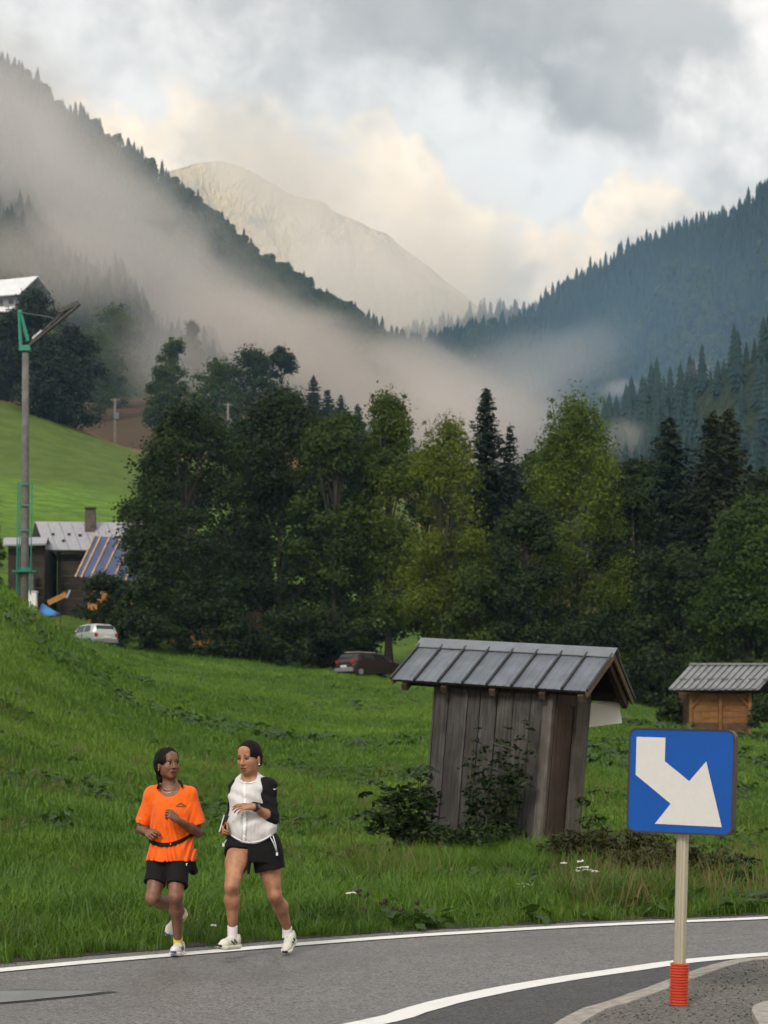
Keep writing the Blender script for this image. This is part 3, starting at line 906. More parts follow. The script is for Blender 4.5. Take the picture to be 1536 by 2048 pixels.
# loose stones on the island and grit along the road edge
def stone(seed):
    g = np.random.default_rng(seed); mb = MB(); mb.ell((0, 0, 0.3), (1, 0.8, 0.55), None, 6, 4)
    mb.v = [tuple(np.array(p) * g.uniform(0.75, 1.2)) for p in mb.v]
    me = bpy.data.meshes.new('stone'); me.from_pydata(mb.v, [], mb.f); me.materials.append(mat('stone', (0.075, 0.07, 0.062), 0.9, 0.5, 40)); return me
pr_st = [proto('stone_kind', stone(s)) for s in range(4)]
g = np.random.default_rng(5)
q = np.stack([g.uniform(1.0, 6.5, 5000), g.uniform(10.5, 17.0, 5000)], 1)
d2 = ((q[:, None] - KERB[None]) ** 2).sum(2); k = d2.argmin(1)
T_ = np.gradient(KERB, axis=0); side = T_[k, 0] * (q[:, 1] - KERB[k, 1]) - T_[k, 1] * (q[:, 0] - KERB[k, 0])
q = q[(side < 0) & (d2.min(1) > 0.04)][:2600]
s = g.uniform(0.003, 0.011, len(q)) ** 1.0
tag(scatter('gravel', np.c_[q, np.full(len(q), 0.058)], np.stack([s, s, s], 1), np.c_[np.zeros((len(q), 2)), g.uniform(0, 6, len(q))], pr_st), 'loose dark stones scattered on the traffic island', kind='stuff')
k = g.integers(60, 230, 1800); base = edge_jit[k] + g.normal(0, 0.10, (1800, 2))
s = g.uniform(0.004, 0.012, 1800)
tag(scatter('gravel', np.c_[base, np.full(1800, 0.001)], np.stack([s, s, s], 1), np.c_[np.zeros((1800, 2)), g.uniform(0, 6, 1800)], pr_st), 'grit along the grassy road edge', kind='stuff')

# ------------------------------------------------------------------ road sign
Ys = 12.0; PM = FPX / Ys
sb = P(1357, 2030, Ys); sb.z = 0.058
sign = thing('road_sign', sb, 'blue square road sign with bent white arrow on a post in a red sleeve', 'road sign')
topz = (2030 - 1672) / PM; lean = (1366 - 1357) / PM
ax = Vector((lean, 0, topz)).normalized()
# fluted aluminium post
mb = MB(); n = 24; vs_ = []
for zz in (0.0, 1.58):
    for kk in range(n):
        a = 2 * math.pi * kk / n; rr = 0.037 if kk % 3 else 0.0335
        p = ax * zz + Vector((rr * math.cos(a), rr * math.sin(a), 0)); vs_.append(p)
mb.add(vs_, [(kk, (kk + 1) % n, n + (kk + 1) % n, n + kk) for kk in range(n)] + [tuple(range(n, 2 * n))])
mb.build('post', mat('post_aluminium', (0.46, 0.43, 0.34), 0.38, 0.12, 6, metal=0.5, stretch=(1, 1, 0.1)), sign)
mb = MB(); pts = []; rad = []
for kk in range(15):
    z0 = 0.255 * kk / 15
    for dz_, rr in ((0.0, 0.050), (0.004, 0.058), (0.010, 0.058), (0.014, 0.050)):
        pts.append(ax * (z0 + dz_)); rad.append(rr)
mb.tube(pts, rad, 28)
mb.build('corrugated_sleeve', mat('red_plastic', (0.48, 0.055, 0.025), 0.45, 0.12, 10), sign, smooth=False)
# panel
pc = P((1262.8 + 1469.8) / 2 + 2, (1452 + 1673) / 2, Ys) - sb
roll, yaw = R(1.6), R(-24)
PR = Matrix.Rotation(roll, 3, 'Y') @ Matrix.Rotation(yaw, 3, 'Z')
W2, H2 = 0.325, 0.315
def rrect(w2, h2, r_, y, n=6):
    out = []
    for cx, cz, a0 in ((w2 - r_, h2 - r_, 0), (-w2 + r_, h2 - r_, 90), (-w2 + r_, -h2 + r_, 180), (w2 - r_, -h2 + r_, 270)):
        for i in range(n + 1):
            a = R(a0 + 90 * i / n); out.append(PR @ Vector((cx + r_ * math.cos(a), y, cz + r_ * math.sin(a))) + pc)
    return out
FY = -0.085
mb = MB(); mb.prism(rrect(W2 - 0.009, H2 - 0.009, 0.045, FY), PR @ Vector((0, 0.012, 0)))
mb.build('panel', mat('sign_blue', (0.001, 0.066, 0.32), 0.6, 0.06, 4, spec=0.25), sign)
mb = MB()
o_ = rrect(W2, H2, 0.052, FY - 0.004); i_ = rrect(W2 - 0.010, H2 - 0.010, 0.044, FY - 0.004); ob = rrect(W2, H2, 0.052, FY + 0.075)
n = len(o_)
mb.add(o_ + i_ + ob, [(k, (k + 1) % n, n + (k + 1) % n, n + k) for k in range(n)] + [(k, 2 * n + k, 2 * n + (k + 1) % n, (k + 1) % n) for k in range(n)])
mb.build('rim', mat('sign_rim', (0.035, 0.022, 0.018), 0.5, 0.2, 20), sign)
mb = MB(); mb.prism(rrect(W2 - 0.006, H2 - 0.006, 0.048, FY + 0.066), PR @ Vector((0, 0.004, 0)))
mb.build('back_plate', mat('sign_back', (0.25, 0.25, 0.26), 0.5), sign)
for zz in (-0.2, 0.2):
    mb = MB(); mb.box(pc + PR @ Vector((0, -0.005, zz)), (0.16, 0.10, 0.04), PR)
    mb.build('bracket', mat('sign_back', (0.25, 0.25, 0.26), 0.5), sign)
arr = [(252, 162), (442, 170), (437, 327), (596, 461), (706, 330), (805, 764), (371, 745), (475, 611), (245, 417)]
def arrow_pt(x, y):
    TL = np.array((215., 112)); TR = np.array((880., 135)); BL = np.array((195., 788))
    A = np.stack([TR - TL, BL - TL], 1); s, t_ = np.linalg.solve(A, np.array((x, y)) - TL)
    return PR @ Vector((-W2 + 0.012 + s * (2 * W2 - 0.024), FY - 0.0025, H2 - 0.012 - t_ * (2 * H2 - 0.024))) + pc
mb = MB(); mb.prism([arrow_pt(*p) for p in arr], PR @ Vector((0, 0.002, 0)))
mb.build('arrow', mat('sign_white', (0.54, 0.54, 0.53), 0.5, 0.02, 30), sign)
# ------------------------------------------------------------------ leaning wooden hut
def wood_mat(name, c1, c2, rough=0.85, scale=6.0, axis='Z'):
    m = bpy.data.materials.new(name); m.use_nodes = True
    t = NT(m.node_tree); out = t.new('ShaderNodeOutputMaterial'); b = t.new('ShaderNodeBsdfPrincipled')
    tcd = t.new('ShaderNodeTexCoord'); oi = t.new('ShaderNodeObjectInfo')
    st = {'Z': (14, 14, 0.8), 'X': (0.8, 14, 14), 'Y': (14, 0.8, 14)}[axis]
    off = t.scale(oi.outputs['Location'], 1.0)
    rnd = t.math('MULTIPLY', oi.outputs['Random'], 37.0)
    cmb = t.new('ShaderNodeCombineXYZ'); t.l.new(rnd, cmb.inputs[0]); t.l.new(rnd, cmb.inputs[1]); t.l.new(rnd, cmb.inputs[2])
    vec = t.vmath('ADD', t.vmath('MULTIPLY', tcd.outputs['Object'], st), cmb.outputs[0])
    n = t.noise(vec, 2.2, 6, 0.65, 0.6); big = t.noise(t.vmath('ADD', tcd.outputs['Object'], cmb.outputs[0]), 2.0, 4, 0.6)
    c = t.mix(t.sstep(n, 0.3, 0.7), c1, c2)
    c = t.mix(t.sstep(big, 0.35, 0.7, 0, 0.55), c, tuple(k * 0.45 for k in c1))
    c = t.mix(t.math('MULTIPLY', oi.outputs['Random'], 0.35), c, tuple(k * 0.5 for k in c1))
    t.l.new(c, b.inputs['Base Color']); b.inputs['Roughness'].default_value = rough; b.inputs['Specular IOR Level'].default_value = 0.2
    bn = t.new('ShaderNodeBump'); bn.inputs['Distance'].default_value = 0.006; bn.inputs['Strength'].default_value = 1.0
    t.l.new(n, bn.inputs['Height']); t.l.new(bn.outputs[0], b.inputs['Normal'])
    t.l.new(b.outputs[0], out.inputs[0]); MATS[name] = m
    return m
m_grey_wood = wood_mat('weathered_wood', (0.036, 0.033, 0.032), (0.105, 0.100, 0.096))
m_brown_wood = wood_mat('brown_wood', (0.050, 0.033, 0.024), (0.115, 0.082, 0.062))
m_pale_wood = wood_mat('pale_wood', (0.085, 0.075, 0.066), (0.19, 0.175, 0.16))
m_dark_wood = wood_mat('dark_wood', (0.022, 0.017, 0.014), (0.05, 0.038, 0.03))
m_rake = wood_mat('rake_wood', (0.12, 0.085, 0.055), (0.24, 0.18, 0.13), axis='Y')
m_tin = mat('roof_steel', (0.135, 0.155, 0.185), 0.42, 0.20, 3.5, metal=0.25, rvar=0.08, bump=0.002, bscale=8)
m_tin_dark = mat('roof_seam', (0.035, 0.034, 0.036), 0.5, 0.3, 8, metal=0.2)

Yh = 26.0
hb = P(1001, 1694, Yh)
hut = thing('wooden_hut', hb, 'small leaning grey plank hut with steel seamed roof beside the road', 'hut')
hut.rotation_euler = (Matrix.Rotation(R(4.6), 3, 'Y') @ Matrix.Rotation(R(-27), 3, 'Z')).to_euler()
LW, DW, HW = 1.64, 1.20, 2.08
g = np.random.default_rng(3)
# front wall planks (towards the camera-left side)
xs = [-LW / 2]
ws = [0.20, 0.27, 0.19, 0.24, 0.22, 0.25, 0.21]
tot = sum(ws); ws = [q * (LW - 0.10) / tot for q in ws]
for wd in ws:
    zt = HW - 0.06 + g.uniform(-.02, .02); zb = -0.25 + g.uniform(-.05, .03)
    x0 = xs[-1]; yo = g.uniform(-0.008, 0.008)
    mb = MB(); mb.box((x0 + wd / 2, -DW / 2 + yo, (zt + zb) / 2), (wd - 0.012, 0.026, zt - zb))
    mb.build('plank', m_grey_wood, hut, bevel=0.003)
    xs.append(x0 + wd)
# narrow cover battens on the joints
for xj in (xs[2], xs[5], xs[6]):
    mb = MB(); mb.box((xj, -DW / 2 - 0.028, 0.9), (0.03, 0.018, 2.1)); mb.build('cover_strip', m_grey_wood, hut)
# rear and left walls
for i in range(6):
    wd = LW / 6
    mb = MB(); mb.box((-LW / 2 + wd * (i + .5), DW / 2, 0.92), (wd - 0.01, 0.026, 2.3)); mb.build('plank', m_grey_wood, hut)
for i in range(5):
    wd = DW / 5; yc = -DW / 2 + wd * (i + .5)
    ztop = HW + 0.53 - (abs(yc) + wd / 2) * 0.655 - 0.09
    mb = MB(); mb.box((-LW / 2 - 0.02, yc, (ztop - 0.25) / 2), (0.026, wd - 0.01, ztop + 0.25)); mb.build('plank', m_grey_wood, hut)
# corner posts and the recessed door on the right-hand gable
mb = MB(); mb.box((LW / 2 - 0.045, -DW / 2 - 0.012, 0.92), (0.13, 0.10, 2.40)); mb.build('corner_post', m_pale_wood, hut, bevel=0.006)
mb = MB(); mb.box((LW / 2 + 0.02, -DW / 2 + 0.19, 0.9), (0.028, 0.25, 2.34)); mb.build('plank', m_brown_wood, hut, bevel=0.003)
mb = MB(); mb.box((LW / 2 - 0.03, -0.08, 0.88), (0.03, 0.62, 2.25)); mb.build('door', m_brown_wood, hut)
mb = MB(); mb.box((LW / 2 + 0.02, DW / 2 - 0.24, 0.9), (0.05, 0.46, 2.42)); mb.build('door_post', m_pale_wood, hut, bevel=0.006)
mb = MB(); mb.box((LW / 2 - 0.02, 0, HW - 0.12), (0.06, DW, 0.14)); mb.build('lintel', m_brown_wood, hut, bevel=0.006)
for i in range(3):
    z0 = HW + 0.0 + i * 0.16; hw_ = (HW + 0.53 - 0.09 - z0 - 0.155) / 0.655
    if hw_ > 0.08:
        mb = MB(); mb.box((LW / 2 - 0.02, 0, z0 + 0.08), (0.026, 2 * hw_, 0.150)); mb.build('gable_board', m_dark_wood, hut)
# eave beams
mb = MB(); mb.box((0, -DW / 2 - 0.03, HW - 0.02), (LW + 0.9, 0.10, 0.12)); mb.build('wall_plate', m_dark_wood, hut)
mb = MB(); mb.box((0, DW / 2 + 0.03, HW - 0.02), (LW + 0.9, 0.10, 0.12)); mb.build('wall_plate', m_dark_wood, hut)
RL, HS, RISE = 2.72, 0.84, 0.55
zr = HW + 0.53; ze = zr - RISE
for xr in (-1.18, -0.62, 0.06, 0.74, 1.26):
    for sy in (-1, 1):
        mb = MB(); mb.beam((xr, 0, zr - 0.125), (xr, sy * (HS - 0.04), zr - 0.125 - RISE * (HS - 0.04) / HS), 0.08, 0.09); mb.build('rafter', m_brown_wood, hut, bevel=0.004)
# seamed steel roof panels, both slopes
NPAN = 8
sl = Vector((0, HS, -RISE)).normalized()
for sy in (-1, 1):
    d_ = Vector((0, sy * HS, -RISE)); L_ = d_.length; d_.normalize(); nrm = Vector((0, sy * RISE, HS)).normalized()
    for k in range(NPAN):
        x0 = -RL / 2 + RL * k / NPAN; x1 = x0 + RL / NPAN
        mb = MB()
        cols = [(x0 + 0.012, 0), (x0 + 0.10, 0), (x0 + 0.108, 0.006), (x0 + 0.120, 0.006), (x0 + 0.128, 0), (x0 + 0.215, 0), (x0 + 0.223, 0.006), (x0 + 0.235, 0.006), (x0 + 0.243, 0), (x1 - 0.012, 0)]
        top = [Vector((x, 0, zr)) + d_ * 0.02 + nrm * h for x, h in cols]; bot = [Vector((x, 0, zr)) + d_ * L_ + nrm * h for x, h in cols]
        nn = len(cols); lo = [p - nrm * 0.008 for p in (top + bot)]
        fs = [(i, i + 1, nn + i + 1, nn + i) for i in range(nn - 1)]
        fs += [tuple(2 * nn + j for j in reversed(q_)) for q_ in fs] + [(nn + i, nn + i + 1, 3 * nn + i + 1, 3 * nn + i) for i in range(nn - 1)]
        mb.add(top + bot + lo, fs); mb.build('roof_panel', m_tin, hut)
    for k in range(NPAN + 1):
        x = -RL / 2 + RL * k / NPAN
        mb = MB(); a = Vector((x, 0, zr)) + d_ * 0.05 + nrm * 0.016; b_ = Vector((x, 0, zr)) + d_ * (L_ + 0.012) + nrm * 0.016
        mb.beam(a, b_, 0.028, 0.038, nrm); mb.build('roof_seam', m_tin_dark, hut, bevel=0.004)
    # boards under the steel
    for k in range(4):
        c_ = Vector((0, 0, zr)) + d_ * (L_ * (k + .5) / 4) - nrm * 0.024
        rot = Matrix((Vector((1, 0, 0)), d_, nrm)).transposed()
        mb = MB(); mb.box(c_, (RL - 0.06, L_ / 4 - 0.006, 0.022), rot); mb.build('roof_board', m_dark_wood, hut)
    for x in (-RL / 2 + 0.015, RL / 2 - 0.015):
        mb = MB(); a = Vector((x, 0, zr)) + d_ * 0.02 - nrm * 0.045; b_ = Vector((x, 0, zr)) + d_ * (L_ + 0.01) - nrm * 0.045
        mb.beam(a, b_, 0.028, 0.07, nrm); mb.build('rake_board', m_rake, hut, bevel=0.003)
# ridge cap
mb = MB(); x0, x1 = -RL / 2 - 0.03, RL / 2 + 0.03
prof = [(-0.15, -0.088), (0, 0.035), (0.15, -0.088)]
v = [(x, y, zr + z + 0.022) for x in (x0, x1) for y, z in prof] + [(x, y, zr + z + 0.010) for x in (x0, x1) for y, z in prof]
mb.add(v, [(0, 1, 4, 3), (1, 2, 5, 4), (6, 9, 10, 7), (7, 10, 11, 8), (0, 3, 9, 6), (2, 8, 11, 5), (0, 6, 7, 1), (1, 7, 8, 2), (3, 4, 10, 9), (4, 5, 11, 10)])
mb.build('ridge_cap', mat('ridge_steel', (0.17, 0.19, 0.215), 0.40, 0.12, 3, metal=0.25), hut)
# pale board fixed on the gable side, sticking out behind
inv = hut.rotation_euler.to_matrix().inverted()
bq = [(1166, 1409), (1237, 1397), (1244, 1446), (1166, 1456)]
bw = [inv @ (P(x, y, 26.15) - hb) for x, y in bq]
mb = MB(); mb.prism(bw, inv @ Vector((0, 0.02, 0)))
o = mb.build('notice_board', mat('white_panel', (0.70, 0.70, 0.69), 0.6, 0.05, 5), hut); o['label'] = 'tilted plain white board fixed to the gable side'

# ------------------------------------------------------------------ small open-braced shed at the right edge
Y2 = 84.0; S2 = FPX / Y2
sh0 = P(1440, 1483, Y2)
shed = thing('garden_shed', sh0, 'small brown plank shed with ribbed grey roof at the right edge', 'shed')
def SL(px, py, dy=0.0): return P(px, py, Y2 + dy) - sh0 - Vector((0, 0, 0))
m_sh = wood_mat('shed_wood', (0.16, 0.075, 0.028), (0.30, 0.15, 0.055), axis='X')
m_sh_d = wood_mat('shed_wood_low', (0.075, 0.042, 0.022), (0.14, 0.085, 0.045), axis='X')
wl = SL(1378, 1385).x; wr = SL(1502, 1385).x; zt = SL(0, 1386).z
bays = [(wl, SL(1438, 0).x), (SL(1438, 0).x, wr)]
for (a, b_) in bays:
    for k in range(9):
        z0 = -0.25 + k * (zt + 0.25) / 9; z1 = -0.25 + (k + 1) * (zt + 0.25) / 9
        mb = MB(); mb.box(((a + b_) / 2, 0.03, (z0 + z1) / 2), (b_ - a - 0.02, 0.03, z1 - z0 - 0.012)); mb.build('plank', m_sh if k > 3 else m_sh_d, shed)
for px in (1381, 1440, 1499):
    mb = MB(); x = SL(px, 0).x; mb.box((x, -0.05, zt / 2 - 0.1), (0.14, 0.14, zt + 0.2)); mb.build('post', m_sh, shed, bevel=0.01)
for px, s_ in ((1381, 1), (1499, -1)):
    x = SL(px, 0).x; mb = MB(); mb.beam((x, -0.06, zt - 0.62), (x + s_ * 0.52, -0.06, zt - 0.04), 0.09, 0.09); mb.build('brace', m_sh, shed)
for k in range(9):
    z0 = -0.25 + k * (zt + 0.25) / 9; z1 = -0.25 + (k + 1) * (zt + 0.25) / 9
    for xx in (wl + 0.01, wr - 0.01):
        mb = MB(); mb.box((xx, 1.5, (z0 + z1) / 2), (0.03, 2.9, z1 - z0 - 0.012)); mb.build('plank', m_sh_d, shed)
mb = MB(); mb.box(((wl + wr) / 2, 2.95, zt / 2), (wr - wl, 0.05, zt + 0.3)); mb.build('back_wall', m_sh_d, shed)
# roof: slope falls towards the camera, ridge behind
e0 = SL(1337, 1379, -0.7); e1 = SL(1517, 1379, -0.7); r0 = SL(1381, 1331, 1.5); r1 = SL(1563, 1331, 1.5)
m_rib = mat('ribbed_roof', (0.20, 0.205, 0.22), 0.45, 0.14, 2.0, metal=0.15)
m_rib_d = mat('snow_guard_grey', (0.085, 0.088, 0.095), 0.5, 0.14, 2.0)  # darker grey, used for the snow guards
NS = 13
for k in range(NS):
    f0 = k / NS; f1 = (k + 0.62) / NS; f2 = (k + 1) / NS
    A0, A1, A2 = e0.lerp(e1, f0), e0.lerp(e1, f1), e0.lerp(e1, f2)
    B0, B1, B2 = r0.lerp(r1, f0), r0.lerp(r1, f1), r0.lerp(r1, f2)
    up = Vector((0, -0.03, 0.05)); dn = Vector((0, 0, -0.02))
    mb = MB()
    mb.add([A0 + up, A1 + up, B1 + up, B0 + up, A1 + dn, A2 + dn, B2 + dn, B1 + dn, A0 + dn, B0 + dn],
           [(0, 1, 2, 3), (1, 4, 7, 2), (4, 5, 6, 7), (0, 3, 9, 8), (0, 8, 4, 1)])
    mb.build('roof_rib', m_rib, shed)
for k in range(7):
    c0 = e0.lerp(e1, (k * 2 + 0.9) / NS); c1 = r0.lerp(r1, (k * 2 + 0.9) / NS); c_ = c0.lerp(c1, 0.36)
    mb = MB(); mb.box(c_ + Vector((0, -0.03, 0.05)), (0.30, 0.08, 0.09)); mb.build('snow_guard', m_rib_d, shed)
mb = MB(); mb.beam(r0 + Vector((-.05, 0, .06)), r1 + Vector((0, 0, .06)), 0.35, 0.08); mb.build('ridge_cap', m_rib, shed)
far0 = e0 + Vector((2 * (r0 - e0).x, 4.4, 0)); far1 = e1 + Vector((2 * (r1 - e1).x, 4.4, 0))
mb = MB(); mb.add([r0, r1, far1, far0, r0 + Vector((0, 0, -.05)), r1 + Vector((0, 0, -.05)), far1 + Vector((0, 0, -.05)), far0 + Vector((0, 0, -.05))], [(0, 1, 2, 3), (4, 7, 6, 5), (3, 2, 6, 7)]); mb.build('rear_roof', m_rib, shed)
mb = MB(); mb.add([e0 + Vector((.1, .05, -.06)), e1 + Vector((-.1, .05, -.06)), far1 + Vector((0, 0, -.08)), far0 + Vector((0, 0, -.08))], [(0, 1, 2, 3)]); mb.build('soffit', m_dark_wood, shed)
# ------------------------------------------------------------------ trees
def leaf_cards(c, nrm, size, g, aspect=0.62):
    """pointed leaf-like cards: c (n,3) centres, nrm (n,3) facing, size (n,)"""
    n = len(c)
    a = g.normal(size=(n, 3)); a -= nrm * (a * nrm).sum(1)[:, None]
    a /= np.linalg.norm(a, axis=1)[:, None] + 1e-9
    b = np.cross(nrm, a)
    s = size[:, None]
    bend = nrm * s * 0.18
    v = np.stack([c - a * s * 0.5, c + b * s * aspect * 0.5 - bend * 0.3, c + a * s * 0.5 - bend, c - b * s * aspect * 0.5 - bend * 0.3], 1).reshape(-1, 3)
    i = np.arange(n)[:, None] * 4
    f = np.concatenate([i + np.array([[0, 1, 2]]), i + np.array([[0, 2, 3]])], 1).reshape(-1, 3)
    return v, f

def unit(g, n):
    d = g.normal(size=(n, 3)); return d / np.linalg.norm(d, axis=1)[:, None]

PROF = {
    'oval': [(0, .35), (.12, .72), (.3, .98), (.5, 1.0), (.7, .85), (.85, .58), (.95, .3), (1, .08)],
    'tall': [(0, .75), (.15, .95), (.35, 1.05), (.6, 1.05), (.8, .85), (.92, .55), (1, .15)],
    'birch': [(0, .7), (.15, .9), (.4, 1.0), (.62, .95), (.8, .72), (.92, .42), (1, .1)],
    'round': [(0, .5), (.2, .85), (.5, 1.0), (.75, .85), (.92, .5), (1, .15)],
    'bush': [(0, .9), (.3, 1.0), (.6, .9), (.85, .6), (1, .2)],
}
def broadleaf(name, base, H, Rx, seed, leafmat, label, cat='tree', prof='oval', clear=0.08, lobes=60, leaves=300, lsize=0.24, lobe_r=0.30, droop=0.0, gaps=(), group=None, Ry=None, trunk=True, sparse=0.0, tops=1):
    """tree of height H and crown half-width Rx standing on base: trunk with limbs, and a crown of leaf clumps"""
    g = np.random.default_rng(seed)
    Ry = Ry or Rx
    t = thing(name, base, label, cat, group=group)
    xs_, ys_ = zip(*PROF[prof])
    cents = []; rads = []
    tries = 0
    while len(cents) < lobes and tries < lobes * 30:
        tries += 1
        s = g.uniform(0, 1) ** 0.8
        rr = np.interp(s, xs_, ys_)
        a = g.uniform(0, 2 * math.pi); q = math.sqrt(g.uniform(0.05, 1.0)) * 0.92
        wob = 0.80 + 0.40 * float(vnoise(np.array([a * 1.4 + seed]), np.array([s * 4.0]), seed=seed)[0])
        p = np.array([math.cos(a) * q * rr * Rx * wob, math.sin(a) * q * rr * Ry * wob, H * (clear + (1 - clear) * s * 0.96)])
        if any(abs(p[0] - gx_) < gr and abs(p[2] - gz_) < gr2 for gx_, gz_, gr, gr2 in gaps):
            continue
        cents.append(p); rads.append(lobe_r * Rx * g.uniform(0.65, 1.35) * (0.92 + 0.22 * (1 - s)))
    for k in range(tops):
        xo = (k - (tops - 1) / 2) * Rx * 0.42
        for j in range(5):
            cents.append(np.array([g.normal(0, .05) * Rx + xo, g.normal(0, .1) * Rx, H * (0.985 - 0.05 * (k % 2) - 0.045 * j)])); rads.append(lobe_r * Rx * (0.22 + 0.13 * j))
    cents = np.array(cents); rads = np.array(rads)
    V = []; N = []; S = []; TN = []
    for c, r_ in zip(cents, rads):
        n = max(24, int(1.25 * leaves * (r_ / (lobe_r * Rx)) ** 2))
        d = unit(g, n); d[:, 2] = np.where(d[:, 2] < -0.45, -d[:, 2] * 0.6, d[:, 2])
        rr = r_ * (0.35 + 0.70 * g.uniform(0, 1, n) ** 0.5) * (1 + 0.30 * g.normal(size=n))
        sc = np.array([1.1, 1.1, 1.05 if not droop else 1.25])
        p = c + d * rr[:, None] * sc
        p[:, 2] -= droop * (np.abs(d[:, 0]) + np.abs(d[:, 1])) * r_ * g.uniform(0.2, 1.0, n)
        keep = p[:, 2] > 0.15
        V.append(p[keep]); nn = d * 0.75 + unit(g, n) * 0.75 + np.array([0, 0, 0.35]); N.append((nn / np.linalg.norm(nn, axis=1)[:, None])[keep])
        S.append((lsize * g.uniform(0.6, 1.35, n))[keep]); TN.append(np.clip(g.uniform(0, 1, n) * 0.6 + 0.5 * g.uniform(0, 1), 0, 1)[keep])
    V = np.concatenate(V); N = np.concatenate(N); S = np.concatenate(S); TN = np.concatenate(TN)
    v, f = leaf_cards(V, N, S, g)
    me = np_mesh('crown', v, f, leafmat); tint_attr(me, np.repeat(TN, 4))
    link('crown', me, t)
    if trunk:
        mb = MB()
        r0 = 0.012 * H + 0.05
        pts = [Vector((g.normal(0, .02) * H * 0.3 * k / 7, g.normal(0, .02) * H * .3 * k / 7, H * 0.92 * k / 7 - 0.2)) for k in range(8)]
        mb.tube(pts, [r0 * (1 - 0.88 * k / 7) * (1.5 if k == 0 else 1) for k in range(8)], 9)
        mb.build('trunk', bark, t, smooth=True)
        mb = MB()
        order = g.permutation(len(cents))[:26]
        for k in order:
            c = cents[k]; z0 = max(H * 0.12, c[2] * g.uniform(0.45, 0.75)); i_ = min(6, int(z0 / (H * 0.92) * 7)); st = pts[i_].lerp(pts[i_ + 1], 0.5)
            e = Vector(c); m_ = st.lerp(e, 0.5) + Vector((0, 0, 0.06 * H * g.uniform(0, 1)))
            mb.tube([st, m_, e], [r0 * 0.38, r0 * 0.22, r0 * 0.06], 5)
        mb.build('limbs', bark, t, smooth=True)
    return t

def spruce(name, base, H, Rm, seed, leafmat, label, group=None, step=0.42, nb=8, tips=1.0):
    g = np.random.default_rng(seed)
    t = thing(name, base, label, 'spruce', group=group)
    mb = MB(); mb.tube([(0, 0, -0.3), (0, 0, H * .5), (0, 0, H * 0.99)], [0.012 * H + .04, 0.008 * H, 0.01], 8); mb.build('trunk', bark, t, smooth=True)
    C = []; N = []; S = []; TN = []; SV = []; SF = []
    z = H * 0.05
    while z < H * 0.985:
        s = z / H
        L = 1.75 * Rm * ((1 - s) ** 0.72 + 0.015) * g.uniform(0.8, 1.12)
        k = max(4, int(nb * (0.6 + 0.5 * (1 - s))))
        a0 = g.uniform(0, 6.28)
        for j in range(k):
            a = a0 + 2 * math.pi * j / k + g.normal(0, .12); l = L * g.uniform(0.7, 1.15)
            rise = 0.25 if s > 0.75 else -0.22 + 0.3 * s
            n = max(4, int(l / 0.055))
            u = (np.arange(n) + g.uniform(0, 1, n)) / n
            x = u * l; zz = z + rise * l * u - 0.28 * l * (u ** 2) + 0.16 * l * u ** 4
            side = g.normal(0, 1, n) * 0.24 * l * (1 - u * 0.7)
            px = np.cos(a) * x - np.sin(a) * side; py = np.sin(a) * x + np.cos(a) * side
            C.append(np.stack([px, py, zz - np.abs(side) * 0.35 - g.uniform(0, .12, n)], 1))
            nn = np.stack([np.cos(a) * 0.35 + g.normal(0, .3, n), np.sin(a) * 0.35 + g.normal(0, .3, n), np.full(n, 0.75)], 1)
            N.append(nn / np.linalg.norm(nn, axis=1)[:, None]); S.append(g.uniform(0.28, 0.60, n) * (0.75 + 0.45 * (1 - s)) * tips); TN.append(g.uniform(0, 0.6, n) + 0.4 * (u > 0.75))
        z += step * g.uniform(0.7, 1.25) * (0.38 + 0.70 * (1 - s))
    C = np.concatenate(C); N = np.concatenate(N); S = np.concatenate(S); TN = np.concatenate(TN)
    v, f = leaf_cards(C, N, S, g, 0.5)
    me = np_mesh('crown', v, f, leafmat); tint_attr(me, np.repeat(np.clip(TN, 0, 1), 4)); link('crown', me, t)
    return t

lf_dark = leaf_mat('leaf_dark', (0.006, 0.013, 0.003), (0.028, 0.048, 0.007), 0.2, 0.35)
lf_mid = leaf_mat('leaf_mid', (0.013, 0.027, 0.004), (0.060, 0.092, 0.011), 0.28, 0.35)
lf_birch = leaf_mat('leaf_birch', (0.030, 0.056, 0.005), (0.125, 0.172, 0.014), 0.34, 0.35)
lf_fresh = leaf_mat('leaf_fresh', (0.012, 0.030, 0.005), (0.055, 0.092, 0.013), 0.28, 0.35)
lf_gold = leaf_mat('leaf_gold', (0.036, 0.058, 0.005), (0.155, 0.190, 0.015), 0.34, 0.35)
nd_dark = leaf_mat('spruce_dark', (0.005, 0.011, 0.005), (0.016, 0.028, 0.011), 0.05, 0.4)
nd_mid = leaf_mat('spruce_mid', (0.008, 0.016, 0.006), (0.026, 0.040, 0.012), 0.05, 0.4)
nd_brown = leaf_mat('spruce_brown', (0.009, 0.015, 0.005), (0.032, 0.040, 0.012), 0.05, 0.4)

def spot(px, py_base, Y):
    """a place on the ground under (px, py); the row only documents the photo"""
    p = on_ground(px, Y); p.z -= 0.1; return p
def H_to(px, py_top, Y, base): return P(px, py_top, Y).z - base.z
def bl(px, top, hw, Y, *a, name='broadleaf_tree', **k):
    b = spot(px, 0, Y); return broadleaf(name, b, H_to(px, top, Y, b), hw / FPX * Y, *a, **k)
def sp_(px, top, hw, Y, *a, **k):
    b = spot(px, 0, Y); return spruce('spruce_tree', b, H_to(px, top, Y, b), hw / FPX * Y, *a, **k)

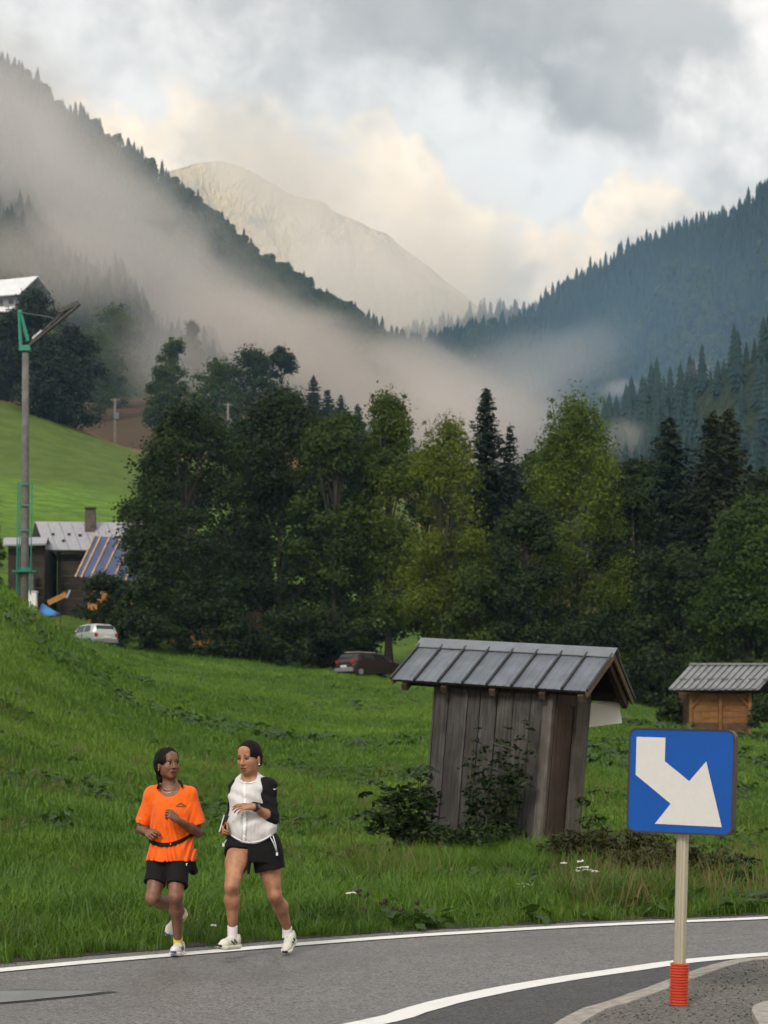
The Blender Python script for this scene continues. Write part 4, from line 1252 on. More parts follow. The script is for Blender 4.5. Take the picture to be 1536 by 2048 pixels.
LINE = 'trees in the row behind the meadow'
bl(372, 812, 112, 129, 201, lf_dark, 'large dark round-crowned tree at the left end of the tree row', prof='tall', lobes=95, leaves=280, gaps=[(0.6, 9.6, 0.9, 0.8), (-1.6, 9.0, 0.7, 0.6)], group=LINE)
bl(560, 772, 108, 133, 202, lf_dark, 'tallest dark leafy tree left of the middle of the row', prof='tall', lobes=100, leaves=280, gaps=[(-2.4, 9.5, .9, 1.2), (-0.6, 6.6, .6, .7)], group=LINE)
bl(668, 806, 84, 130, 203, lf_mid, 'dark green tree between the tallest tree and the twin-topped pale tree', prof='tall', lobes=70, leaves=280, gaps=[(1.0, 6.5, .8, .8)], group=LINE)
bl(778, 785, 76, 131, 204, lf_birch, 'twin-topped yellowish green tree above the parked dark car', prof='birch', lobes=74, leaves=290, lsize=0.20, clear=0.16, droop=0.3, tops=3, gaps=[(0.2, 6.8, .6, .8), (0.6, 2.4, 1.2, 1.2)], group=LINE)
bl(893, 836, 84, 124, 205, lf_gold, 'olive yellow birch left of the pointed dark spruce', prof='birch', lobes=80, leaves=290, lsize=0.18, droop=0.45, clear=0.05, tops=3, group=LINE)
sp_(972, 766, 72, 130, 206, nd_dark, 'tall dark pointed spruce in the middle of the row', group=LINE)
sp_(1020, 838, 50, 133, 207, nd_dark, 'thin sparse spruce close to the right of the tall pointed one', group=LINE, nb=5, step=0.6)
bl(1150, 792, 106, 124, 208, lf_birch, 'big bright olive birch right of the spruces', prof='birch', lobes=105, leaves=295, lsize=0.19, droop=0.45, clear=0.04, tops=3, gaps=[(-1.9, 8.5, .5, .5)], group=LINE)
bl(1268, 915, 72, 127, 209, lf_dark, 'lower dark tree between the bright birch and the right spruces', prof='tall', lobes=60, leaves=280, group=LINE)
sp_(1338, 826, 98, 129, 210, nd_mid, 'dark spruce left of the twin-topped brownish spruce', group=LINE)
sp_(1424, 812, 84, 127, 211, nd_brown, 'left top of two brownish spruces standing together', group=LINE)
sp_(1458, 806, 88, 128.5, 212, nd_brown, 'right top of two brownish spruces standing together', group=LINE)
bl(1500, 1000, 104, 114, 213, lf_fresh, 'broad fresh green tree above the small brown shed', prof='round', lobes=105, leaves=300, lsize=0.22, clear=0.05, group=LINE)
bl(1610, 880, 100, 120, 214, lf_dark, 'dark tree cut by the right edge of the picture', prof='tall', lobes=60, leaves=270, group=LINE)
bl(1050, 1010, 76, 119, 215, lf_dark, 'low dark tree filling the gap under the spruces', prof='tall', lobes=50, leaves=270, clear=0.02, group=LINE)
bl(1340, 1090, 90, 117, 216, lf_dark, 'low dark bushy tree left of the small brown shed', prof='round', lobes=56, leaves=280, clear=0.02, group=LINE)
bl(945, 1140, 66, 118, 217, lf_mid, 'low bushy tree under the olive birch', prof='round', lobes=40, leaves=270, clear=0.02, group=LINE)
RANK = 'trees of the second rank'
for k, (px, top, hw, Y, lm, lb) in enumerate([
        (325, 900, 66, 139, lf_dark, 'dark tree behind the left end of the row'),
        (470, 850, 80, 142, lf_dark, 'dark tree in the second rank between the two largest dark trees'),
        (628, 830, 76, 141, lf_dark, 'dark tree in the second rank right of the tallest one'),
        (730, 880, 70, 146, lf_dark, 'dark tree in the second rank behind the twin-topped pale tree'),
        (850, 900, 70, 138, lf_mid, 'green tree in the second rank left of the olive birch'),
        (1010, 930, 80, 139, nd_dark, 'very dark tree filling the second rank behind the spruces'),
        (1085, 880, 66, 140, lf_mid, 'green tree in the second rank left of the bright birch'),
        (1225, 935, 66, 139, lf_dark, 'dark tree in the second rank right of the bright birch'),
        (1390, 960, 90, 138, nd_dark, 'very dark tree filling the second rank behind the right spruces'),
        (1520, 930, 80, 136, lf_dark, 'dark tree in the second rank at the right edge')]):
    bl(px, top, hw, Y, 280 + k, lm, lb, prof='tall', lobes=64, leaves=220, lsize=.28, clear=0.03, lobe_r=.34, group=RANK)
# undergrowth under the row
UND = 'bushes under the tree row'
bl(214, 1150, 56, 131, 221, lf_dark, 'dark bush right behind the silver car', cat='bush', name='bush', prof='bush', lobes=44, leaves=170, clear=0.02, lobe_r=.22, group=UND, trunk=False)
bl(290, 1160, 76, 124, 222, lf_dark, 'low dark bush right of the silver car', cat='bush', name='bush', prof='bush', lobes=50, leaves=170, clear=0.02, lobe_r=.2, group=UND, trunk=False)
bl(430, 1200, 90, 126, 223, lf_dark, 'dark bush at the foot of the large round-crowned tree', cat='bush', name='bush', prof='bush', lobes=50, leaves=170, clear=0.02, lobe_r=.2, group=UND, trunk=False)
bl(580, 1215, 84, 127, 224, lf_dark, 'dark bush at the foot of the tallest leafy tree', cat='bush', name='bush', prof='bush', lobes=50, leaves=170, clear=0.02, lobe_r=.2, group=UND, trunk=False)
bl(668, 1240, 50, 129, 225, lf_dark, 'dark bush just left of the parked dark car', cat='bush', name='bush', prof='bush', lobes=36, leaves=170, clear=0.02, lobe_r=.24, group=UND, trunk=False)
bl(1180, 1230, 100, 116, 226, lf_dark, 'dark bush under the bright olive birch', cat='bush', name='bush', prof='bush', lobes=50, leaves=170, clear=0.02, lobe_r=.2, group=UND, trunk=False)
bl(1345, 1395, 26, 86, 227, lf_dark, 'small dark bush against the left side of the brown shed', cat='bush', name='bush', prof='bush', lobes=24, leaves=150, clear=0.02, lobe_r=.3, lsize=0.16, group=UND, trunk=False)
bl(1530, 1392, 30, 82, 228, lf_dark, 'small dark bush at the right edge beside the brown shed', cat='bush', name='bush', prof='bush', lobes=26, leaves=150, clear=0.02, lobe_r=.3, lsize=0.16, group=UND, trunk=False)
bl(1290, 1300, 60, 113, 229, lf_dark, 'dark bush behind the gable of the leaning hut', cat='bush', name='bush', prof='bush', lobes=36, leaves=170, clear=0.02, lobe_r=.24, group=UND, trunk=False)
bl(-14, 985, 20, 100, 230, lf_mid, 'leafy shrub just entering at the left edge', cat='bush', name='bush', prof='tall', lobes=30, leaves=120, clear=0.02, lobe_r=.4, lsize=0.14, group=UND, trunk=False)
# dark clump on the left hillside
CL = 'dark trees on the left hillside'
bl(70, 585, 70, 315, 231, nd_dark, 'tall dark tree behind the green topped pole', prof='tall', lobes=60, leaves=150, lsize=0.5, clear=0.02, group=CL)
bl(150, 655, 56, 318, 232, nd_dark, 'dark tree at the right of the hillside clump', prof='tall', lobes=50, leaves=150, lsize=0.5, clear=0.02, group=CL)
bl(10, 650, 52, 322, 233, nd_dark, 'dark tree at the left edge of the hillside clump', prof='tall', lobes=46, leaves=150, lsize=0.5, clear=0.02, group=CL)
bl(112, 720, 60, 312, 234, nd_dark, 'lower dark tree in front of the hillside clump', prof='bush', lobes=46, leaves=150, lsize=0.5, clear=0.02, group=CL)
# trees in the mist on the upper hillside
MT = 'trees half lost in the mist'
for k, (px, top, hw, Y, lm, lb) in enumerate([
        (238, 608, 62, 560, lf_mid, 'faint broad tree in the mist right of the dark clump'),
        (345, 676, 40, 440, lf_mid, 'slender misty tree with a pointed top'),
        (322, 738, 42, 430, lf_mid, 'low misty tree left below the slender one'),
        (384, 640, 26, 560, lf_mid, 'very faint slim tree in the mist'),
        (432, 716, 62, 420, lf_mid, 'misty tree left of the round hillside tree'),
        (505, 700, 56, 405, lf_dark, 'darker round tree on the upper hillside'),
        (562, 693, 40, 415, lf_dark, 'round tree at the right end of the upper hillside group'),
        (200, 660, 52, 520, lf_mid, 'dim tree in the mist close behind the dark clump')]):
    bl(px, top, hw, Y, 240 + k, lm, lb, prof='round', lobes=44, leaves=130, lsize=0.6, clear=0.03, group=MT)
for k, (px, top, hw, Y, lb) in enumerate([(627, 748, 20, 440, 'small dark spruce right of the upper hillside group'), (655, 776, 22, 445, 'second small spruce down the misty slope'), (682, 788, 20, 450, 'third small spruce down the misty slope'), (388, 785, 14, 330, 'small pointed spruce just above the large round-crowned tree'), (715, 806, 18, 470, 'lowest small spruce down the misty slope')]):
    sp_(px, top, hw, Y, 260 + k, nd_dark, lb, group='small spruces on the upper hillside', tips=1.6, step=0.8)
# ------------------------------------------------------------------ meadow grass (uncountable)
def grass_mat(name, c1, c2, c3):
    m = bpy.data.materials.new(name); m.use_nodes = True
    t = NT(m.node_tree); out = t.new('ShaderNodeOutputMaterial'); b = t.new('ShaderNodeBsdfPrincipled')
    geo = t.new('ShaderNodeNewGeometry'); pos = geo.outputs['Position']
    at = t.new('ShaderNodeAttribute'); at.attribute_name = 'tint'
    n = t.noise(pos, 0.16, 3, 0.6); n2 = t.noise(pos, 1.1, 3, 0.6)
    f = t.math('ADD', t.math('MULTIPLY', t.sstep(n2, 0.3, 0.7), 0.5), t.math('MULTIPLY', at.outputs['Fac'], 0.5))
    c = t.mix(f, c1, c2)
    c = t.mix(t.math('MULTIPLY', t.sstep(n, 0.48, 0.66), 0.65), c, c3)
    t.l.new(c, b.inputs['Base Color']); b.inputs['Roughness'].default_value = 0.5; b.inputs['Specular IOR Level'].default_value = 0.3
    tr = t.new('ShaderNodeBsdfTranslucent'); t.l.new(t.mix(1.0, c, (1.3, 1.4, 0.6), 'MULTIPLY'), tr.inputs[0])
    ms = t.new('ShaderNodeMixShader'); ms.inputs[0].default_value = 0.3
    t.l.new(b.outputs[0], ms.inputs[1]); t.l.new(tr.outputs[0], ms.inputs[2]); t.l.new(ms.outputs[0], out.inputs[0])
    MATS[name] = m
    return m
m_grass = grass_mat('grass_blades', (0.034, 0.078, 0.008), (0.112, 0.215, 0.023), (0.145, 0.240, 0.028))
m_dry = grass_mat('dry_blades', (0.09, 0.075, 0.03), (0.20, 0.16, 0.07), (0.14, 0.11, 0.045))
m_weed = grass_mat('weed_leaves', (0.018, 0.044, 0.012), (0.055, 0.105, 0.022), (0.05, 0.085, 0.02))

def clump(seed, n=16, h=0.30, spread=0.12, wd=0.008, lean=0.5, material=None):
    g = np.random.default_rng(seed); v = []; f = []; tn = []
    for k in range(n):
        a = g.uniform(0, 6.28); r0 = spread * math.sqrt(g.uniform(0, 1)); bx, by = r0 * math.cos(a), r0 * math.sin(a)
        d = g.uniform(0, 6.28); hh = h * g.uniform(0.55, 1.2); le = lean * hh * g.uniform(0.2, 1.1)
        ox, oy = math.cos(d), math.sin(d); sx, sy = -oy * wd * g.uniform(.7, 1.3), ox * wd
        o = len(v)
        v += [(bx - sx, by - sy, -0.03), (bx + sx, by + sy, -0.03), (bx + ox * le * .3 - sx * .8, by + oy * le * .3 - sy * .8, hh * .55), (bx + ox * le * .3 + sx * .8, by + oy * le * .3 + sy * .8, hh * .55), (bx + ox * le, by + oy * le, hh * (1 - 0.25 * le / hh))]
        f += [(o, o + 1, o + 3), (o, o + 3, o + 2), (o + 2, o + 3, o + 4)]
        q = g.uniform(0, 1); tn += [q * .5, q * .5, q, q, min(1, q + .2)]
    me = np_mesh('grass', np.array(v), np.array(f), material); tint_attr(me, tn); return me
def weed(seed, n=9, s=0.16):
    g = np.random.default_rng(seed); d = unit(g, n); d[:, 2] = np.abs(d[:, 2]) * 0.7 + 0.15
    c = d * np.array([s, s, s * 1.2]) * g.uniform(0.4, 1.1, n)[:, None]
    nn = d + np.array([0, 0, .8]); nn /= np.linalg.norm(nn, axis=1)[:, None]
    v, f = leaf_cards(c, nn, s * g.uniform(0.5, 1.0, n), g, 0.5)
    me = np_mesh('weed', v, f, m_weed); tint_attr(me, np.repeat(g.uniform(0, 1, n), 4)); return me
pr_short = [proto('grass_kind', clump(s, 28, 0.10, 0.15, 0.0048, 1.0, m_grass)) for s in range(4)]
pr_tall = [proto('grass_kind', clump(s + 10, 24, 0.27, 0.14, 0.0042, 1.1, m_grass)) for s in range(4)]
pr_far = [proto('grass_kind', clump(s + 20, 26, 0.09, 0.38, 0.012, 0.9, m_grass)) for s in range(4)]
pr_dry = [proto('grass_kind', clump(s + 30, 12, 0.42, 0.12, 0.004, 0.5, m_dry)) for s in range(3)]
pr_weed = [proto('weed_kind', weed(s + 40)) for s in range(4)]

def meadow_points(Y0, Y1, per_m2, seed, margin=1.35):
    g = np.random.default_rng(seed)
    hw = 768 / FPX * margin
    area = hw * (Y1 ** 2 - Y0 ** 2)
    n = int(area * per_m2)
    Y = np.sqrt(g.uniform(Y0 ** 2, Y1 ** 2, n)); x = g.uniform(-hw, hw, n) * Y
    s = edge_dist(x, Y) if Y0 < 40 else np.full(n, 30.0)
    k = s > -0.06 - 0.22 * g.uniform(0, 1, n) ** 3
    return x[k], Y[k], s[k], g
def lay(name, x, y, sc, protos, label, seed, tilt=0.15, zo=0.0):
    g = np.random.default_rng(seed); n = len(x)
    z = ground_z(x, y)
    z = np.where(z < 0, np.maximum(z, -0.01), z) + zo
    sc = np.asarray(sc)
    sc = sc if sc.ndim == 2 else np.stack([sc, sc, sc], 1)
    rt = np.stack([g.normal(0, tilt, n), g.normal(0, tilt, n), g.uniform(0, 6.28, n)], 1)
    return tag(scatter(name, np.stack([x, y, z], 1), sc, rt, protos, seed), label, kind='stuff')
x, y, s, g = meadow_points(13, 26, 130, 1)
pn = fbm(x * 0.9, y * 0.9, octv=3, seed=61)
tall = (g.uniform(0, 1, len(x)) < np.clip(1.1 - (s - 1.2) / 3.5, 0.08, 1.0))
sc = g.uniform(0.7, 1.3, len(x)) * (0.65 + 0.75 * pn) * np.clip(0.55 + s * 0.6, 0.55, 1.0)
lay('tall_grass', x[tall], y[tall], sc[tall], pr_tall, 'tall verge grass along the road', 2)
lay('short_grass', x[~tall], y[~tall], sc[~tall] * 1.1, pr_short, 'short meadow grass near the road', 3)
x, y, s, g = meadow_points(26, 48, 46, 4)
pn = fbm(x * 0.5, y * 0.5, octv=3, seed=62); sc = g.uniform(0.9, 1.7, len(x)) * (0.6 + 0.8 * pn)
lay('short_grass', x, y, sc, pr_short, 'short meadow grass behind the runners', 5)
x, y, s, g = meadow_points(48, 80, 11, 6)
pn = fbm(x * 0.3, y * 0.3, octv=3, seed=63); sc = g.uniform(0.8, 1.3, len(x)) * (0.6 + 0.8 * pn)
lay('short_grass', x, y, sc, pr_far, 'meadow grass on the middle of the slope', 7)
x, y, s, g = meadow_points(80, 140, 3.2, 8, 1.2)
pn = fbm(x * 0.2, y * 0.2, octv=3, seed=64); sc = g.uniform(1.0, 1.6, len(x)) * (0.6 + 0.8 * pn)
lay('short_grass', x, y, sc, pr_far, 'meadow grass at the top of the slope', 9)
# weeds in loose drifts
x, y, s, g = meadow_points(14, 46, 16, 10)
pn = fbm(x * 0.35, y * 0.5, octv=3, seed=65) + g.normal(0, .06, len(x))
k = pn > 0.66
lay('weeds', x[k], y[k], g.uniform(0.6, 1.5, int(k.sum())) * 1.2, pr_weed, 'dark broad leaved weeds in drifts through the meadow', 11, 0.3)
x, y, s, g = meadow_points(46, 90, 3, 12)
pn = fbm(x * 0.14, y * 0.2, octv=3, seed=66) + g.normal(0, .06, len(x)); k = pn > 0.65
lay('weeds', x[k], y[k], g.uniform(1.2, 2.6, int(k.sum())), pr_weed, 'dark weed drifts on the upper meadow', 13, 0.3)
# dry grass on the bank by the hut
x, y, s, g = meadow_points(17, 27, 60, 14)
px = x / y * FPX + 768
dens = 1.3 * np.clip((px - 1060) / 140, 0, 1) * np.clip(1 - np.abs(s - 2.0) / 2.2, 0, 1) + 0.9 * np.exp(-((px - 790) / 70) ** 2 - ((s - 4.6) / 1.2) ** 2)
k = g.uniform(0, 1, len(x)) < dens * 0.55
lay('dry_grass', x[k], y[k], g.uniform(0.7, 1.25, int(k.sum())), pr_dry, 'dry yellowed grass on the bank by the hut', 15, 0.25)

# rank grass and weeds crowding the foot of the hut and the bank before it
g = np.random.default_rng(88)
n = 2600
px = np.minimum(g.normal(930, 120, n), 1090); Y = g.uniform(22.0, 24.8, n); x = (px - 768) / FPX * Y
lay('tall_grass', x, Y, g.uniform(0.7, 1.3, n), pr_tall, 'rank grass crowding the foot of the hut', 89, 0.3)
n = 1500
px = g.normal(930, 140, n); Y = g.uniform(21.5, 25.0, n); x = (px - 768) / FPX * Y
lay('weeds', x, Y, g.uniform(0.7, 1.5, n), pr_weed, 'dark weeds in front of the hut', 90, 0.4)
n = 900
px = g.uniform(1150, 1560, n); Y = g.uniform(19.6, 23.5, n); x = (px - 768) / FPX * Y
lay('weeds', x, Y, g.uniform(0.5, 1.2, n), [proto('weed_kind', weed(s + 70)) for s in range(3)], 'weeds on the bank behind the sign post', 91, 0.4)

x, y, s, g = meadow_points(15, 44, 3.2, 95)
k = (s > 0.3) & (fbm(x * 0.3, y * 0.3, octv=2, seed=96) > 0.45)
lay('dry_grass', x[k], y[k], g.uniform(0.5, 0.95, int(k.sum())), pr_dry, 'thin dry seed stalks through the meadow', 97, 0.3)
# ------------------------------------------------------------------ hamlet behind the meadow
m_slate = mat('grey_roof', (0.30, 0.30, 0.33), 0.5, 0.10, 1.2, metal=0.1, bump=0.01, bscale=2, stretch=(8, 1, 1))
m_wall_d = wood_mat('chalet_wood', (0.030, 0.022, 0.017), (0.065, 0.048, 0.036), axis='X')
m_stone = mat('rubble_stone', (0.10, 0.095, 0.09), 0.9, 0.45, 3.0, bump=0.05, bscale=4)
Yc = 152.0
c0 = on_ground(165, Yc)
house = thing('chalet', c0, 'dark chalet with pale grey metal roof and brick chimney', 'house')
def HL(px, py, dy=0.0): return P(px, py, Yc + dy) - c0
def slab(a, b, c, d, th):
    """sloping roof plane a-b (eave) c-d (ridge), thickness th downwards"""
    q = [Vector(p) for p in (a, b, c, d)]; n_ = (q[1] - q[0]).cross(q[3] - q[0]).normalized()
    if n_.z < 0: n_ = -n_
    lo = [p - n_ * th for p in q]
    return q + lo, [(0, 1, 2, 3), (7, 6, 5, 4), (0, 4, 5, 1), (1, 5, 6, 2), (2, 6, 7, 3), (3, 7, 4, 0)]
e0, e1 = HL(91, 1099, -2.6), HL(330, 1101, -2.6); r0, r1 = HL(70, 1043, 1.4), HL(309, 1045, 1.4)
NP = 10
for k in range(NP):
    f0, f1 = (k + 0.02) / NP, (k + 0.98) / NP
    mb = MB(); mb.add(*slab(e0.lerp(e1, f0), e0.lerp(e1, f1), r0.lerp(r1, f1), r0.lerp(r1, f0), 0.06)); mb.build('roof_sheet', m_slate, house)
b0 = e0 + Vector((2 * (r0 - e0).x, 8.4, 0)); b1 = e1 + Vector((2 * (r1 - e1).x, 8.4, 0))
mb = MB(); mb.add(*slab(r0, r1, b1, b0, 0.1)); mb.build('rear_roof', m_slate, house)
mb = MB(); mb.add(*slab(e0 + Vector((.02, 0, -.08)), e1 + Vector((0, 0, -.08)), r1 + Vector((0, 0, -.08)), r0 + Vector((.02, 0, -.08)), 0.12)); mb.build('roof_deck', m_wall_d, house)
zt = e0.z - 0.25
for k in range(10):
    z0 = -1.2 + (zt + 1.2) * k / 10; z1 = -1.2 + (zt + 1.2) * (k + 1) / 10
    mb = MB(); mb.box(((e0.x + e1.x) / 2 + .3, -1.7, (z0 + z1) / 2), (e1.x - e0.x - 1.4, 0.1, z1 - z0 - 0.02)); mb.build('wall_board', m_wall_d, house)
gl = e0.x + 0.75
mb = MB(); mb.prism([(gl, -1.75, -1.2), (gl, -1.75, zt), (gl - .4, 1.4, r0.z - .2), (gl - .8, 4.6, zt), (gl - .8, 4.6, -1.2)], (0.1, 0, 0)); mb.build('gable_wall', m_wall_d, house)
cb = HL(181, 1062, 0.3)
mb = MB(); mb.box(cb + Vector((0, 0, .55)), (0.75, 0.75, 1.9)); ch = mb.build('chimney', mat('chimney_brick', (0.085, 0.062, 0.055), 0.9, 0.3, 5, bump=0.02, bscale=10), house)
mb = MB(); mb.box(cb + Vector((0, 0, 1.58)), (0.62, 0.62, 0.22)); mb.box(cb + Vector((0, 0, 1.74)), (0.85, 0.85, 0.10)); mb.build('chimney_cap', mat('soot_metal', (0.03, 0.03, 0.03), 0.6), ch)
for px, py in ((106, 1070), (138, 1070), (93, 1083), (127, 1083), (160, 1072)):
    f_ = (py - 1043) / 56.0
    c_ = HL(px, py, 1.4 - 4.0 * f_); mb = MB(); mb.box(c_ + Vector((0, 0, .05)), (0.22, 0.2, 0.2)); mb.build('snow_guard', mat('soot_metal', (0.03, 0.03, 0.03), 0.6), house)
# low barn left of the chalet
bn0 = on_ground(36, 148)
barn = thing('barn', bn0, 'low dark barn with a thin pale roof edge behind the pole', 'barn')
def BL_(px, py, dy=0): return P(px, py, 148 + dy) - bn0
a, b_ = BL_(5, 1089, -1.5), BL_(92, 1087, -1.5); c_, d_ = BL_(96, 1074, 1.5), BL_(8, 1075, 1.5)
mb = MB(); mb.add(*slab(a, b_, c_, d_, 0.12)); mb.build('roof', m_slate, barn)
mb = MB(); mb.add(*slab(d_, c_, c_ + Vector((0, 4, -1.2)), d_ + Vector((0, 4, -1.2)), 0.12)); mb.build('rear_roof', m_slate, barn)
for k in range(8):
    z0 = -1.0 + (a.z + .8) * k / 8; z1 = -1.0 + (a.z + .8) * (k + 1) / 8
    mb = MB(); mb.box(((a.x + b_.x) / 2, -0.6, (z0 + z1) / 2), (b_.x - a.x - .5, 0.1, z1 - z0 - .02)); mb.build('wall_board', m_wall_d, barn)
for sx in (a.x + .3, b_.x - .3):
    mb = MB(); mb.box((sx, 2.2, a.z / 2 - .5), (0.1, 5.6, a.z + .6)); mb.build('side_wall', m_wall_d, barn)
mb = MB(); mb.box((BL_(66, 0).x, -1.6, BL_(0, 1180).z), (0.75, 0.75, 2.6)); o = mb.build('stone_pier', m_stone, barn)

# house under construction: blue membrane and pale battens
Yb = 143.0
k0 = on_ground(330, Yb)
newh = thing('house_shell', k0, 'half built wooden house with blue roof membrane and pale battens behind trees', 'house')
def NL(px, py, dy=0): return P(px, py, Yb + dy) - k0
m_blue = mat('roof_membrane', (0.060, 0.080, 0.16), 0.6, 0.15, 0.8)
m_lath = wood_mat('fresh_lath', (0.42, 0.28, 0.16), (0.60, 0.43, 0.27), axis='Y')
m_fresh = wood_mat('fresh_boards', (0.38, 0.18, 0.055), (0.55, 0.28, 0.09), axis='X')
e0, e1 = NL(152, 1152, -3.2), NL(484, 1180, -3.2); r0, r1 = NL(190, 1072, 1.0), NL(524, 1092, 1.0)
mb = MB(); mb.add(*slab(e0, e1, r1, r0, 0.1)); mb.build('roof_membrane', m_blue, newh)
bk0 = e0 + Vector((2 * (r0 - e0).x, 8.4, 0)); bk1 = e1 + Vector((2 * (r1 - e1).x, 8.4, 0))
mb = MB(); mb.add(*slab(r0, r1, bk1, bk0, 0.1)); mb.build('rear_roof', m_blue, newh)
nrm = (e1 - e0).cross(r0 - e0).normalized()
if nrm.z < 0: nrm = -nrm
for f_ in [0.0, 0.035, 0.09, 0.155, 0.225, 0.30, 0.375, 0.45, 0.525, 0.60, 0.675, 0.75, 0.82, 0.89, 0.95, 1.0]:
    mb = MB(); mb.beam(e0.lerp(e1, f_) + nrm * .05 - (r0 - e0) * 0.03, r0.lerp(r1, f_) + nrm * .05, 0.12, 0.08, nrm); mb.build('batten', m_lath, newh)
zt = e0.z - .3
for k in range(12):
    z0 = -1.0 + (zt + 1.0) * k / 12; z1 = -1.0 + (zt + 1.0) * (k + 1) / 12
    mb = MB(); mb.box(((e0.x + e1.x) / 2 + .4, -2.4, (z0 + z1) / 2), (e1.x - e0.x - .6, 0.08, z1 - z0 - .02)); mb.build('wall_board', m_fresh, newh)
mb = MB(); xr = e1.x + .2
mb.prism([(xr, -2.4, -1), (xr, -2.4, e1.z - .2), (xr + .7, 1.0, r1.z - .15), (xr + 1.4, 5.0, e1.z - .2), (xr + 1.4, 5.0, -1)], (0.1, 0, 0)); mb.build('gable_wall', m_fresh, newh)
mb = MB(); mb.beam(NL(96, 1206, -3.6), NL(133, 1188, -3.4), 0.12, 0.36); mb.build('porch_beam', m_fresh, newh)
mb = MB(); mb.beam(NL(140, 1180, -3.4), NL(133, 1196, -3.4), 0.12, 0.12); mb.build('gutter', mat('zinc', (0.35, 0.37, 0.4), 0.4, metal=.4), newh)
# site odds and ends at the foot of the pole
wb = on_ground(64, 122)
wb.z = P(64, 1216, 122).z
cab = thing('site_cabinet', wb, 'small white cabinet at the foot of the tall pole', 'cabinet')
mb = MB(); mb.box((0, 0, 0), (0.62, 0.5, 1.9)); mb.build('cabinet_body', mat('white_metal', (0.62, 0.63, 0.62), 0.5), cab, bevel=.02)
mb = MB(); mb.box((0, 0, .99), (0.72, 0.6, 0.08)); mb.build('cabinet_lid', mat('white_metal2', (0.5, 0.5, 0.5), 0.5), cab)
mb = MB(); mb.box((0, -.26, 0), (0.5, 0.02, 1.6)); mb.build('cabinet_door', mat('white_metal', (0.62, 0.63, 0.62), 0.5), cab)
tb = on_ground(92, 123); tz = P(92, 1240, 123).z
tb.z = tz
tent = thing('blue_canopy', tb, 'small bright blue canopy on thin poles near the silver car', 'canopy')
mb = MB(); S_ = FPX / 123
pk = Vector(((84 - 92) / S_, 0, 34 / S_)); q = [Vector((-12 / S_, -.9, 9 / S_)), Vector((24 / S_, -.9, 12 / S_)), Vector((24 / S_, .9, 14 / S_)), Vector((-12 / S_, .9, 12 / S_))]
mb.add([pk] + q + [p - Vector((0, 0, .14)) for p in q], [(0, 1, 2), (0, 2, 3), (0, 3, 4), (0, 4, 1), (1, 5, 6, 2), (2, 6, 7, 3), (3, 7, 8, 4), (4, 8, 5, 1)])
mb.build('canopy_cloth', mat('blue_tarp', (0.035, 0.17, 0.42), 0.6, 0.2, 2), tent)
for p in q:
    mb = MB(); mb.tube([p, Vector((p.x, p.y, -1.2))], 0.03, 6); mb.build('canopy_pole', mat('red_metal', (0.18, 0.02, 0.02), 0.5), tent)
mb = MB(); mb.tube([Vector((-9 / S_, -1, 22 / S_)), Vector((-8 / S_, -1, -1.2))], 0.07, 8); mb.build('red_post', mat('red_metal', (0.18, 0.02, 0.02), 0.5), tent)

# ------------------------------------------------------------------ tall pole with slanting arm (green bracket)
Yp = 104.0; S_ = FPX / Yp
p0 = on_ground(48, Yp)
crane = thing('hoist_pole', p0, 'tall grey concrete pole with green bracket and dark slanting arm', 'pole')
def PL(px, py, dy=0): return P(px, py, Yp + dy) - p0
m_conc = mat('pole_concrete', (0.125, 0.118, 0.115), 0.85, 0.18, 3.0, bump=.01, bscale=10)
m_green = mat('green_paint', (0.012, 0.20, 0.145), 0.45, 0.12, 6)
m_arm = mat('dark_arm', (0.045, 0.042, 0.045), 0.45, 0.4, 4, metal=.2)
mb = MB(); mb.tube([Vector((PL(48, 0).x, 0, -0.5)), PL(49, 1150), PL(50.5, 900), PL(51, 706)], [0.22, 0.205, 0.19, 0.17], 14); mb.build('pole', m_conc, crane, smooth=True)
top = PL(51, 702)
mb = MB(); mb.tube([PL(42, 698), PL(38, 624)], [.10, .075], 8); br = mb.build('bracket_leg', m_green, crane)
mb = MB(); mb.tube([PL(56, 682), PL(41, 624)], [.10, .075], 8); mb.build('bracket_leg', m_green, crane)
mb = MB(); mb.beam(PL(36, 623), PL(44, 623), .2, .14); mb.build('bracket_head', m_green, crane)
mb = MB(); mb.box(PL(50, 697), (0.55, 0.45, 0.28)); mb.build('head_plate', m_green, crane)
a0, a1 = PL(46, 702), PL(160, 608)
mb = MB(); mb.beam(a0, a1, .28, .10); mb.build('arm_lower_rail', m_arm, crane)
u_ = Vector((-0.12, 0, 0.16))
mb = MB(); mb.beam(PL(62, 684), PL(148, 606), .22, .08); mb.build('arm_upper_rail', m_arm, crane)
for f_ in np.linspace(.15, .95, 9):
    mb = MB(); p = a0.lerp(a1, float(f_)); q_ = PL(62, 684).lerp(PL(148, 606), float(f_)); mb.beam(p, q_, .16, .06); mb.build('arm_rung', m_arm, crane)
mb = MB(); mb.beam(PL(66, 678), PL(84, 662), .32, .10); mb.build('arm_lamp', mat('lamp_glass', (0.45, 0.47, 0.48), 0.2, spec=.6), crane)
mb = MB(); mb.beam(PL(118, 624), PL(158, 606), .34, .22); mb.build('arm_head', m_arm, crane)
mb = MB(); mb.tube([PL(42, 625), PL(100, 634), PL(108, 638)], .025, 5); mb.build('stay_cable', mat('cable', (.12, .12, .12), .5), crane)
